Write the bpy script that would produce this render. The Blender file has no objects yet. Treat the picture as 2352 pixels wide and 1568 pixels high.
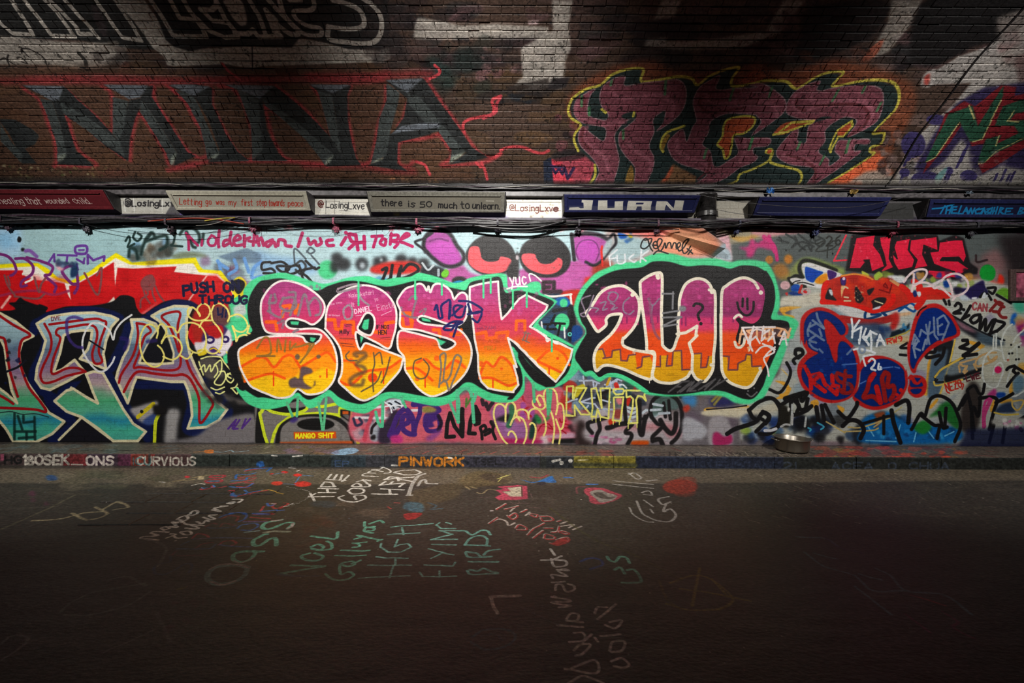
import bpy, bmesh, math, random
import numpy as np
from mathutils import Vector, Matrix

# ------------------------------------------------------------------ camera, light, exposure
C = bpy.context.scene.collection
SC = bpy.context.scene
FPX, CAMZ, ROLL = 1050.0, 1.55, math.radians(0.25)
WALL_Y, KERB_Y, PAVE_Z, SPRING_Z = 6.03, 5.46, 0.144, 3.575
VR, VY, VZ = 5.58, 1.94, -0.22                      # vault radius and axis
PHI0 = math.asin((WALL_Y - VY) / VR)
XH = 9.0                                            # half length of tunnel that is built

cam_d = bpy.data.cameras.new('camera')
cam_d.sensor_width = 36.0
cam_d.lens = 36.0 * FPX / 2352.0
cam_d.shift_y = -9.0 / 2352.0
cam = bpy.data.objects.new('camera', cam_d)
cam.matrix_world = Matrix.Translation((0, 0, CAMZ)) @ Matrix.Rotation(-ROLL, 4, 'Y') @ Matrix.Rotation(math.pi / 2, 4, 'X')
C.objects.link(cam)
SC.camera = cam

world = bpy.data.worlds.new('world')
SC.world = world
world.use_nodes = True
world.node_tree.nodes['Background'].inputs[0].default_value = (0.8, 0.88, 1.0, 1)
world.node_tree.nodes['Background'].inputs[1].default_value = 0.02

def spot(name, loc, aim, power, size, blend, col, rad=0.15):
    d = bpy.data.lights.new(name, 'SPOT')
    d.energy = power; d.spot_size = math.radians(size); d.spot_blend = blend
    d.color = col; d.shadow_soft_size = rad
    o = bpy.data.objects.new(name, d)
    o.location = loc
    o.rotation_euler = (Vector(aim) - Vector(loc)).to_track_quat('-Z', 'Y').to_euler()
    C.objects.link(o)
    return o

WARM = (1.0, 0.965, 0.91)
spot('unseen_spot', (-0.3, 1.1, 5.1), (-0.3, WALL_Y, 1.75), 1750, 76, 1.0, WARM)  # unseen spots, cones shaped for a bright wall, darker vault and foreground
spot('unseen_spot', (-4.9, 1.1, 5.1), (-4.9, WALL_Y, 1.75), 1080, 73, 1.0, WARM)
spot('unseen_spot', (4.6, 1.1, 5.1), (4.6, WALL_Y, 2.0), 1020, 71, 1.0, WARM)

SC.view_settings.view_transform = 'Standard'
SC.view_settings.look = 'None'
SC.view_settings.gamma = 1.0
SC.view_settings.use_curve_mapping = False
SC.view_settings.exposure = 0.4

# ------------------------------------------------------------------ photograph pixel -> place in the tunnel
_ca, _sa = math.cos(ROLL), math.sin(ROLL)
def rays(p):
    p = np.asarray(p, float).reshape(-1, 2)
    xc = (p[:, 0] - 1176.0) / FPX
    yc = (775.0 - p[:, 1]) / FPX
    return xc * _ca - yc * _sa, xc * _sa + yc * _ca
def on_depth(px, py, y):                            # world point at depth y seen at a pixel
    rx, rz = rays((px, py))
    return Vector((rx[0] * y, y, CAMZ + rz[0] * y))
def map_wall(p):
    rx, rz = rays(p)
    return np.stack([WALL_Y * rx, CAMZ + WALL_Y * rz], 1)
def map_vault(p):
    rx, rz = rays(p)
    a = 1 + rz * rz
    b = 2 * (-VY + rz * (CAMZ - VZ))
    c = VY ** 2 + (CAMZ - VZ) ** 2 - VR ** 2
    t = (-b + np.sqrt(np.maximum(b * b - 4 * a * c, 0))) / (2 * a)
    phi = np.arctan2(t - VY, CAMZ + t * rz - VZ)
    return np.stack([t * rx, (PHI0 - phi) * VR], 1)
def map_road(p):
    rx, rz = rays(p)
    t = np.minimum(-CAMZ / np.minimum(rz, -1e-3), 30)
    return np.stack([t * rx, t], 1)
def map_kerb(p):
    rx, rz = rays(p)
    return np.stack([KERB_Y * rx, KERB_Y + CAMZ + KERB_Y * rz], 1)
def map_pave(p):
    rx, rz = rays(p)
    t = np.minimum(-(CAMZ - PAVE_Z) / np.minimum(rz, -1e-3), 30)
    return np.stack([t * rx, KERB_Y + PAVE_Z + t - KERB_Y], 1)

# ------------------------------------------------------------------ painting: a small rasteriser (colour only)
RNG = np.random.default_rng(7)
random.seed(7)
def _noise(n, cells, cy=None):
    cy = cy or cells
    g = RNG.random((cy, cells)).astype(np.float32)
    yi = np.linspace(0, cy, n, endpoint=False); xi = np.linspace(0, cells, n, endpoint=False)
    y0 = yi.astype(int); x0 = xi.astype(int); fy = (yi - y0)[:, None]; fx = (xi - x0)[None, :]
    fy = fy * fy * (3 - 2 * fy); fx = fx * fx * (3 - 2 * fx)
    y1 = (y0 + 1) % cy; x1 = (x0 + 1) % cells
    return (g[np.ix_(y0, x0)] * (1 - fy) * (1 - fx) + g[np.ix_(y0, x1)] * (1 - fy) * fx +
            g[np.ix_(y1, x0)] * fy * (1 - fx) + g[np.ix_(y1, x1)] * fy * fx).astype(np.float32)
NT = 1024
N_FINE = (_noise(NT, 512) + _noise(NT, 256)) / 2
N_MID = (_noise(NT, 128) + _noise(NT, 64) + _noise(NT, 256) * .6) / 2.6
N_BIG = (_noise(NT, 12) + _noise(NT, 28) * .6 + _noise(NT, 60) * .4) / 2.0
N_STREAK = (_noise(NT, 40, 256) + _noise(NT, 90, 512)) / 2
def tile(N, r0, r1, c0, c1):
    return N[np.arange(r0, r1) % NT][:, np.arange(c0, c1) % NT]

def hexc(h):
    if isinstance(h, str):
        return np.array([int(h[i:i + 2], 16) / 255 for i in (0, 2, 4)], np.float32)
    return np.asarray(h, np.float32)
def smooth(p, closed=False, n=7):
    p = np.asarray(p, float)
    if len(p) < 3: return p
    q = np.vstack([p[-1:], p, p[:2]]) if closed else np.vstack([2 * p[0] - p[1], p, 2 * p[-1] - p[-2]])
    out = []
    t = np.linspace(0, 1, n, endpoint=False)[:, None]
    for i in range(len(q) - 3):
        a, b, c, d = q[i:i + 4]
        out.append(.5 * (2 * b + (c - a) * t + (2 * a - 5 * b + 4 * c - d) * t * t + (3 * b - a - 3 * c + d) * t ** 3))
    out = np.vstack(out)
    return out if closed else np.vstack([out, p[-1:]])

CROP = {}
for _k, _x, _y, _s in (('A', 0, 400, 3.92), ('B', 590, 400, 3.92), ('C', 1180, 400, 3.92), ('D', 1752, 400, 3.92),
                       ('E', 0, 700, 3.92), ('F', 590, 700, 3.92), ('G', 1180, 700, 3.92), ('H', 1752, 700, 3.92),
                       ('I', 0, 0, 2.936), ('J', 776, 0, 2.936), ('K', 1552, 0, 2.936),
                       ('L', 0, 1030, 2.915), ('M', 776, 1030, 2.915), ('N', 1552, 1030, 2.915),
                       ('Q', 0, 410, 5.88), ('R', 380, 410, 5.88), ('S', 780, 410, 5.88), ('T', 1160, 410, 5.88),
                       ('U', 1560, 410, 5.88), ('V', 1952, 410, 5.88), ('X', 0, 0, 1.0)):
    CROP[_k] = (_x, _y, _s)
def pts(s):                                          # "A: x,y x,y B: x,y": points read off crops of the photograph
    if not isinstance(s, str): return np.asarray(s, float)
    out = []; k = CROP['X']
    for w in s.split():
        if w[-1] == ':': k = CROP[w[:-1]]; continue
        x, y = w.split(',')
        out.append((k[0] + float(x) / k[2], k[1] + float(y) / k[2]))
    return np.array(out)

class Canvas:
    def __init__(self, x0, x1, y0, y1, res, mapper, col):
        self.x0, self.y0, self.res, self.map = x0, y0, res, mapper
        self.w, self.h = int((x1 - x0) * res), int((y1 - y0) * res)
        self.size = (x1 - x0, y1 - y0)
        self.a = np.empty((self.h, self.w, 3), np.float32); self.a[:] = hexc(col); self.lim = (0, self.h)
    def strip(self, lo, hi):
        self.lim = (max(int(round((lo - self.y0) * self.res)), 0), min(int(round((hi - self.y0) * self.res)), self.h))
    def tx(self, p):
        m = self.map(p)
        return np.stack([(m[:, 0] - self.x0) * self.res, (m[:, 1] - self.y0) * self.res], 1)
    def scale(self, p):
        c = np.asarray(p, float).mean(0)
        q = self.tx(np.array([c, c + (1, 0)]))
        return max(float(np.hypot(*(q[1] - q[0]))), .05)
    def blend(self, r0, c0, m, col, rough=0, alpha=1.0, grad=None):
        r1, c1 = r0 + m.shape[0], c0 + m.shape[1]
        R0, R1, C0, C1 = max(r0, self.lim[0]), min(r1, self.lim[1]), max(c0, 0), min(c1, self.w)
        if R1 <= R0 or C1 <= C0: return
        m = m[R0 - r0:R1 - r0, C0 - c0:C1 - c0] * alpha
        if rough:
            nz = tile(N_MID, R0, R1, C0, C1) * .6 + tile(N_FINE, R0, R1, C0, C1) * .4
            m = m * np.clip((nz - rough * .75) * 5 + .5, 0, 1)
        t = self.a[R0:R1, C0:C1]
        if grad is not None:
            col = grad[R0 - r0:R1 - r0, C0 - c0:C1 - c0] if grad.ndim == 3 else grad[R0 - r0:R1 - r0][:, None, :]
        else:
            col = hexc(col)
        t += (col - t) * m[..., None]
    # ---- filled outline
    def poly(self, s, col=None, soft=0, sm=True, alpha=1.0, rough=0, grad=None, wob=0):
        p = pts(s)
        sc = self.scale(p)
        if sm: p = smooth(p, True, 6)
        q = self.tx(p)
        so = soft * sc
        pad = int(so) + 2
        c0, r0 = np.floor(q.min(0)).astype(int) - pad
        c1, r1 = np.ceil(q.max(0)).astype(int) + pad + 1
        c0 = max(c0, -pad - 2); r0 = max(r0, -pad - 2); c1 = min(c1, self.w + pad); r1 = min(r1, self.h + pad)
        W, H = c1 - c0, r1 - r0
        if W <= 1 or H <= 1: return
        SS = 3
        acc = np.zeros(H * SS * (W + 2), np.float64)
        n = np.roll(q, -1, 0)
        ya, yb = (q[:, 1] - r0) * SS, (n[:, 1] - r0) * SS
        xa, xb = q[:, 0] - c0, n[:, 0] - c0
        for i in range(len(q)):
            if ya[i] == yb[i]: continue
            sg = 1.0 if yb[i] > ya[i] else -1.0
            lo, hi = (ya[i], yb[i]) if sg > 0 else (yb[i], ya[i])
            k = np.arange(max(math.ceil(lo - .5), 0), min(math.ceil(hi - .5), H * SS))
            if len(k) == 0: continue
            x = np.clip(xa[i] + (k + .5 - ya[i]) * (xb[i] - xa[i]) / (yb[i] - ya[i]), 0, W - .001)
            c = x.astype(int); f = x - c
            b = k * (W + 2) + c
            np.add.at(acc, b, sg * (1 - f)); np.add.at(acc, b + 1, sg * f)
        m = np.clip(np.abs(np.cumsum(acc.reshape(H * SS, W + 2), 1)), 0, 1)[:, :W]
        m = m.reshape(H, SS, W).mean(1).astype(np.float32)
        if so >= 1:
            m = blur(blur(m, so / 2), so / 2)
        g = None
        if grad is not None:
            ys = np.array([a for a, _ in grad], float); cs = np.array([hexc(b) for _, b in grad])
            cx = p[:, 0].mean()
            ty = self.tx(np.stack([np.full(len(ys), cx), ys], 1))[:, 1] - r0
            o = np.argsort(ty)
            rr = np.arange(H, dtype=float)
            if wob:
                rr2 = rr[:, None] + (tile(N_BIG, r0, r1, c0, c1) - .5) * 2 * wob * sc
                g = np.stack([np.interp(rr2, ty[o], cs[o, i]) for i in range(3)], 2).astype(np.float32)
            else:
                g = np.stack([np.interp(rr, ty[o], cs[o, i]) for i in range(3)], 1).astype(np.float32)
        self.blend(r0, c0, m, col, rough, alpha, g)
    # ---- brush or spray stroke; several strokes in one string are parted by |
    def line(self, s, w, col, soft=1.2, sm=True, closed=False, alpha=1.0, rough=0, taper=0):
        tag = ''
        for part in (s.split('|') if isinstance(s, str) else [s]):
            if isinstance(part, str):
                if part.split()[0][-1] != ':': part = tag + ' ' + part
                tag = [t for t in part.split() if t[-1] == ':'][-1] if ':' in part else 'X:'
            p = pts(part)
            if len(p) == 0: continue
            sc = self.scale(p)
            if sm: p = smooth(p, closed, 7)
            elif closed: p = np.vstack([p, p[:1]])
            q = self.tx(p)
            if len(q) == 1: q = np.vstack([q, q + .01])
            hw, so = max(w * sc / 2, .45), max(soft * sc, .9)
            pad = int(hw + so) + 2
            c0, r0 = np.floor(q.min(0)).astype(int) - pad
            c1, r1 = np.ceil(q.max(0)).astype(int) + pad + 1
            c0 = max(c0, -50); r0 = max(r0, -50); c1 = min(c1, self.w + 50); r1 = min(r1, self.h + 50)
            if c1 - c0 < 2 or r1 - r0 < 2: continue
            M = np.zeros((r1 - r0, c1 - c0), np.float32)
            L = np.concatenate([[0], np.cumsum(np.hypot(*np.diff(q, axis=0).T))])
            for i in range(len(q) - 1):
                a, b = q[i], q[i + 1]
                h = hw
                if taper and L[-1] > 0: h = hw * (1 - taper * (L[i] / L[-1]))
                x0 = int(max(min(a[0], b[0]) - pad, c0)); x1 = int(min(max(a[0], b[0]) + pad + 1, c1))
                y0 = int(max(min(a[1], b[1]) - pad, r0)); y1 = int(min(max(a[1], b[1]) + pad + 1, r1))
                if x1 <= x0 or y1 <= y0: continue
                X = np.arange(x0, x1, dtype=np.float32)[None, :] + .5 - a[0]
                Y = np.arange(y0, y1, dtype=np.float32)[:, None] + .5 - a[1]
                d = b - a; dd = d @ d + 1e-9
                t = np.clip((X * d[0] + Y * d[1]) / dd, 0, 1)
                e = np.sqrt((X - t * d[0]) ** 2 + (Y - t * d[1]) ** 2)
                v = np.clip((h - e) / so + .5, 0, 1)
                T = M[y0 - r0:y1 - r0, x0 - c0:x1 - c0]
                np.maximum(T, v, out=T)
            self.blend(r0, c0, M, col, rough, alpha)
    def dot(self, s, r, col, soft=1.0, alpha=1.0, rough=0):
        for p in pts(s):
            self.line(np.array([p, p + (.05, 0)]), 2 * r, col, soft, False, False, alpha, rough)
    def oval(self, x, y, rx, ry, col, soft=0, alpha=1, rough=0, rot=0, crop='X'):
        k = CROP[crop]
        t = np.linspace(0, 2 * math.pi, 28, endpoint=False)
        cx, sx = math.cos(rot), math.sin(rot)
        p = np.stack([k[0] + (x + rx * np.cos(t) * cx - ry * np.sin(t) * sx) / k[2], k[1] + (y + rx * np.cos(t) * sx + ry * np.sin(t) * cx) / k[2]], 1)
        self.poly(p, col, soft, False, alpha, rough)
    def ring(self, x, y, rx, ry, w, col, soft=1.2, alpha=1, rough=0, crop='X'):
        k = CROP[crop]
        t = np.linspace(0, 2 * math.pi, 24, endpoint=False)
        p = np.stack([k[0] + (x + rx * np.cos(t)) / k[2], k[1] + (y + ry * np.sin(t)) / k[2]], 1)
        self.line(p, w, col, soft, False, True, alpha, rough)
    def drips(self, s, lo, hi, w, col, n=1, soft=1.0, dx=0):
        for p in pts(s):
            l = random.uniform(lo, hi)
            self.line(np.array([p, p + (dx * l, l)]), w, col, soft, False)
    # ---- handwriting
    def text(self, word, s, h, w, col, up=None, soft=1.2, gap=1.5, jit=.12, alpha=1, rough=0, slant=0):
        p = pts(s)
        a, b = p[0], p[-1]
        adv = []; x = 0
        for ch in word:
            if ch == ' ': adv.append(x); x += 2.6; continue
            g = GLYPH.get(ch) or GLYPH.get(ch.upper()) or GLYPH['o']
            adv.append(x)
            x += max(q[:, 0].max() for q, _ in g) + gap
        tot = max(x - gap, 1)
        d = (b - a) / tot
        u = np.asarray(up, float) / 6 if up is not None else np.array([d[1], -d[0]]) / (np.hypot(*d) + 1e-9) * h / 6
        u = u + d * slant * h / 60
        for ch, x in zip(word, adv):
            if ch == ' ': continue
            g = GLYPH.get(ch) or GLYPH.get(ch.upper()) or GLYPH['o']
            o = np.array([random.uniform(-jit, jit) * 2, random.uniform(-jit, jit) * 3])
            for q, cv in g:
                q = q + o + np.array([[random.uniform(-jit, jit), random.uniform(-jit, jit)] for _ in q])
                self.line(a + (x + q[:, :1]) * d + q[:, 1:] * u, w, col, soft, cv, False, alpha, rough)
    def scribble(self, x0, y0, x1, y1, n, w, cols, soft=1.5, size=40, alpha=1.0, seed=1):
        rg = random.Random(seed)
        for _ in range(n):
            x, y = rg.uniform(x0, x1), rg.uniform(y0, y1)
            k = rg.uniform(.5, 1.3) * size
            an = rg.uniform(0, 6.28)
            P = [(x, y)]
            for _ in range(rg.randint(3, 6)):
                an += rg.uniform(-1.7, 1.7)
                x += math.cos(an) * k * .5; y += math.sin(an) * k * .5
                P.append((min(max(x, x0 - 20), x1 + 20), min(max(y, y0), y1)))
            self.line(np.array(P), w * rg.uniform(.6, 1.3), rg.choice(cols), soft, alpha=alpha)
    def blobs(self, x0, y0, x1, y1, n, r0, r1, cols, soft=6, alpha=.8, seed=1, rough=0, flat=1.0):
        rg = random.Random(seed)
        for _ in range(n):
            r = rg.uniform(r0, r1); x = rg.uniform(x0, x1); y = rg.uniform(y0, y1)
            t = np.linspace(0, 2 * math.pi, 9, endpoint=False)
            q = np.stack([x + r * np.cos(t) * np.array([rg.uniform(.6, 1.3) for _ in t]), y + flat * r * np.sin(t) * np.array([rg.uniform(.5, 1.2) for _ in t])], 1)
            self.poly(q, rg.choice(cols), soft, True, alpha * rg.uniform(.6, 1), rough)
    def image(self, name):
        img = bpy.data.images.new(name, self.w, self.h, alpha=False)
        px = np.ones((self.h, self.w, 4), np.float32)
        px[..., :3] = np.clip(self.a, 0, 1)
        img.pixels.foreach_set(px.ravel()); img.update(); img.pack()
        return img

def blur(m, r):
    r = int(max(1, round(r)))
    for ax in (0, 1):
        p = [(0, 0), (0, 0)]; p[ax] = (r + 1, r)
        c = np.cumsum(np.pad(m, p), axis=ax, dtype=np.float64)
        m = ((c[2 * r + 1:] - c[:-2 * r - 1]) if ax == 0 else (c[:, 2 * r + 1:] - c[:, :-2 * r - 1])) / (2 * r + 1)
    return m.astype(np.float32)

_G = {'A': "0,0 2,6 4,0|.7,2 3.3,2", 'B': "0,0 0,6|~0,6 3,5.6 3,3.6 0,3.2|~0,3.2 3.8,2.8 3.6,.4 0,0", 'C': "~4,5 2.4,6 .4,4.6 .2,1.6 2,0 4,1",
 'D': "0,0 0,6|~0,6 3,5.4 4,3 3,.6 0,0", 'E': "4,6 0,6 0,0 4,0|0,3 3,3", 'F': "4,6 0,6 0,0|0,3 3,3", 'G': "~4,5 2.2,6 .2,4.4 .2,1.6 2,0 4,.8 4,2.6|4,2.6 2.2,2.6",
 'H': "0,0 0,6|4,0 4,6|0,3 4,3", 'I': ".6,0 .6,6", 'J': "~3,6 3,1.4 1.6,0 0,1.2", 'K': "0,0 0,6|4,6 0,2.6|1,3.4 4,0", 'L': "0,6 0,0 3.6,0",
 'M': "0,0 .4,6 2,2 3.6,6 4,0", 'N': "0,0 0,6 4,0 4,6", 'O': "~2,6 .3,5 0,3 .3,1 2,0 3.7,1 4,3 3.7,5 2,6", 'P': "0,0 0,6|~0,6 3.6,5.8 3.8,3.6 0,3",
 'Q': "~2,6 .3,5 0,3 .3,1 2,0 3.7,1 4,3 3.7,5 2,6|2.4,1.8 4.2,-.6", 'R': "0,0 0,6|~0,6 3.6,5.8 3.8,3.6 0,3|1.2,3 4,0", 'S': "~3.8,5.2 2,6 .2,4.8 1,3.4 3,2.8 3.8,1.4 2,0 0,.8",
 'T': "0,6 4,6|2,6 2,0", 'U': "~0,6 0,1.6 2,0 4,1.6 4,6", 'V': "0,6 2,0 4,6", 'W': "0,6 1,0 2,4 3,0 4,6", 'X': "0,0 4,6|0,6 4,0", 'Y': "0,6 2,3 4,6|2,3 2,0", 'Z': "0,6 4,6 0,0 4,0",
 'a': "~3,3.4 1,4 0,2 1,0 3,1|3,4 3,0", 'b': "0,6 0,0|~0,3 2,4 3.2,2 2,0 0,.8", 'c': "~3,3.4 1.2,4 0,2 1.2,0 3,.6", 'd': "~3,3.4 1,4 0,2 1,0 3,1|3,6 3,0",
 'e': "~0,2.2 3,2.4 2.4,4 .6,3.6 0,1.6 1.4,0 3.2,.8", 'f': "~3,5.6 1.8,6 1.2,4 1.2,0|0,3.8 2.8,3.8", 'g': "~3,3.4 1,4 0,2.2 1,.6 3,1.4|~3,4 3,-1 1.4,-2 0,-1.2",
 'h': "0,6 0,0|~0,3 1.6,4 3,3 3,0", 'i': ".6,4 .6,0|.6,5.4 .7,5.7", 'k': "0,6 0,0|3,4 0,1.6|1,2.2 3,0", 'l': ".6,6 .6,0", 'm': "0,4 0,0|~0,3 1,4 2,3 2,0|~2,3 3,4 4,3 4,0",
 'n': "0,4 0,0|~0,3 1.6,4 3,3 3,0", 'o': "~1.6,4 .2,3.2 .2,.8 1.6,0 3,.8 3,3.2 1.6,4", 'p': "0,4 0,-2|~0,3 2,4 3.2,2 2,0 0,.8", 'r': "0,4 0,0|~0,2.6 1,3.8 2.4,3.8",
 's': "~2.8,3.4 1.4,4 .4,3 2.4,1.4 1.4,0 0,.6", 't': "~1.2,6 1.2,.8 2.6,.2|0,4 2.8,4", 'u': "~0,4 0,.8 1.4,0 3,1.2|3,4 3,0", 'v': "0,4 1.5,0 3,4", 'w': "0,4 1,0 2,3 3,0 4,4",
 'x': "0,0 3,4|0,4 3,0", 'y': "0,4 1.6,.6|3.2,4 .6,-2", 'z': "0,4 3,4 0,0 3,0", '0': "~2,6 0,4.6 0,1.4 2,0 4,1.4 4,4.6 2,6", '1': "0,4.6 1.2,6 1.2,0", '2': "~0,4.8 1.8,6 3.6,4.6 2,2 0,0|0,0 4,0",
 '3': "~0,5.4 2,6 3.2,4.6 1.4,3.2|~1.4,3.2 3.8,2.4 2.4,0 0,.6", '4': "3,0 3,6 0,2 4,2", '5': "4,6 .6,6 .4,3.6|~.4,3.6 3.4,3.4 3.4,.6 0,.2", '6': "~3.4,5.8 .8,4 .2,1.4 2,0 3.6,1.4 2.2,3 .4,2", '8': "~2,3.2 .4,4.6 2,6 3.4,4.6 2,3.2 0,1.6 2,0 3.8,1.6 2,3.2",
 '9': "~3.4,4 1.6,3 .4,4.6 2,6 3.4,4.6 3.2,2 2,0", '@': "~3.4,2.2 2.4,4.2 1.4,3 2.2,1.6 3.4,2.4 4,2 4.6,3.4 3,5.8 .6,5 0,2.4 1.6,.2 4,.2", '!': ".4,6 .4,1.8|.4,.2 .5,.1", '?': "~0,4.8 1.8,6 3.2,4.6 1.6,3 1.6,1.8|1.6,.2 1.7,.1",
 '.': ".3,0 .4,.1", "'": ".5,6 .3,4.6", '-': "0,3 3,3", '$': "~3.8,5.2 2,6 .2,4.8 1,3.4 3,2.8 3.8,1.4 2,0 0,.8|2,7 2,-1", '+': "0,3 3,3|1.5,1.5 1.5,4.5"}
GLYPH = {}
for _k, _v in _G.items():
    L = []
    for s in _v.split('|'):
        L.append((np.array([[float(t) for t in w.split(',')] for w in s.lstrip('~').split()]), s[0] == '~'))
    GLYPH[_k] = L

# ------------------------------------------------------------------ the paint on the wall
W = Canvas(-8.8, 8.8, .1, 3.65, 250, map_wall, '6f6a6e')
BLK, NAVY, MINT, WHT, CRM, RED = '242426', '18224c', '5cc896', 'ece9e2', 'e6dfc2', 'b8282c'
MAG, PUR, YEL, SIL = 'a82c64', '6a4690', 'e4d81c', '8c8688'

def wall_ground():
    c = W
    c.poly("X: -400,505 1430,512 1430,700 -400,700", 'b4cacf', 10, False)
    c.poly("X: -400,505 330,510 300,640 -400,640", 'a3bec2', 50, False)
    c.poly("X: -60,512 48,520 50,590 -60,600", 'b4d0e4', 16, False)
    c.blobs(-390, 540, 60, 600, 14, 14, 40, ['8fc0e0', 'c5d8e0', '7fa8c0'], 8, .6, 3)
    c.dot("A: 172,588 205,678", 4, BLK, 4)
    c.poly("A: 165,560 190,575 185,610 160,605", BLK, 1)
    # pale patch of peach, grey and pink towards the middle right
    c.poly("X: 1390,515 1700,520 1690,640 1390,650", 'b9a6a4', 14, False)
    c.poly("C: 950,480 1500,480 1700,560 1800,660 1800,720 1500,740 1300,700 1150,600 1000,560", 'dc9c84', 8)
    c.poly("C: 1350,520 1600,560 1760,650 1560,680 1380,640", 'eab898', 18)
    c.poly("C: 1000,480 1400,500 1250,580 1050,560", 'd98884', 12)
    c.poly("C: 930,560 1130,560 1250,640 1180,720 1100,760 900,800 860,700 900,640", 'a9bcc0', 10)
    c.poly("C: 940,530 1000,540 1020,570 960,580", '2a62b0', 3)
    c.poly("C: 1030,540 1070,560 1050,580", 'd8c03c', 2)
    c.blobs(1410, 530, 1450, 560, 6, 3, 7, ['2c5c9c', '8aa0ac', '44688c'], 3, .8, 5)
    # dark grey field on the right
    c.poly("X: 1680,528 2420,536 2420,700 1680,700", '5c6262', 5, False)
    c.poly("X: 2420,520 2800,520 2800,1040 2420,1040", '5c5a60', 20, False)
    c.poly("C: 1870,500 2352,500 2352,560 2100,600 1950,620", '9c9480', 6)
    c.poly("C: 1950,560 2100,560 2220,510 2200,560 2050,610", 'b99a5c', 4)
    c.poly("D: 0,500 1200,500 1900,505 1850,520 1000,530 500,520 0,560", 'c09296', 6)
    c.poly("D: 640,500 760,510 600,505", 'e0504c', 4)
    c.poly("C: 1860,545 1935,555 1945,640 1955,780 1800,740 1795,690 1850,660", 'd2acb4', 3)
    c.poly("C: 1800,670 1870,650 1945,690 1955,780 1800,740", 'aebcc4', 6)
    c.poly("C: 2030,660 2110,650 2140,580 2200,620 2260,560 2340,620 2330,680 2200,660 2150,740 2100,740 2090,690", 'c0387e', 5, True, .9, .35)
    c.line("C: 2300,560 2320,640 2350,700", 8, 'c0387e', 3, rough=.3)
    c.line("D: 10,560 60,600 110,660 130,770", 8, 'c0387e', 3, rough=.3)
    c.oval(2300, 770, 32, 34, 'b98038', 3, crop='C'); c.oval(230, 765, 38, 42, 'b98038', 4, crop='D'); c.oval(60, 770, 30, 32, 'a87838', 4, crop='D')
    c.poly("D: 90,830 170,800 230,850 240,930 150,940 100,890", 'b07c3c', 8, alpha=.8)
    # dark writing on the grey
    for s in ("D: 150,570 180,610|130,590 230,615|210,540 300,600 260,660|290,560 330,640 380,680|320,540 400,600 460,620|270,650 350,610 440,640 430,690|330,690 400,640 460,650",
              "D: 390,520 440,560 410,640 440,690|460,560 470,600 520,580|470,620 520,650 560,600 500,560"):
        c.line(s, 4.5, '383c3c', 2)
    c.text('26', "D: 575,640 700,640", 22, 3.5, '30302e', soft=2)
    c.line("D: 480,630 560,600 480,690 600,680 660,640 640,600 590,650 580,750", 3.2, '383a38', 1.6)
    c.dot("D: 630,715 210,685", 2, '242424')
    c.line("D: 750,550 640,780 790,770", 4, 'd04858', 1, False, rough=.3)
    # pink and brown haze at the right end
    c.blobs(2240, 590, 2340, 690, 10, 16, 34, ['a06a6c', 'c09090', '7c5456', '5c4646'], 14, .6, 8)
    c.poly("X: 2290,540 2420,530 2420,640 2330,640 2310,600", '302a2c', 20, False)  # dark corner, vignette darkening put into the paint
    c.oval(2025, 890, 72, 78, '1f8c3c', 2, crop='D')
    c.poly("D: 2000,1000 2060,960 2110,970 2130,900 2170,930 2165,990 2110,1030 2020,1040", 'cc3c2c', 4)
    c.poly("D: 2090,1050 2150,1010 2220,1060 2220,1130 2150,1120", '70a83c', 5)
    c.oval(1900, 970, 50, 40, 'b07a40', 6, .8, crop='D')
    c.line("D: 1920,730 1930,790 2020,770", 5, '3a2e30', 2)
    # a generic field of mixed colour behind the lower half
    c.blobs(-380, 690, 2740, 1030, 150, 14, 46, ['5a4a5c', '8c7c84', '3c3c48', 'a08890', '2c3448', '6c5a50', '94a0a4'], 14, .55, 11)
    c.poly("X: -400,700 120,690 580,740 600,1020 -400,1020", '1c1c22', 10, False)

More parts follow.
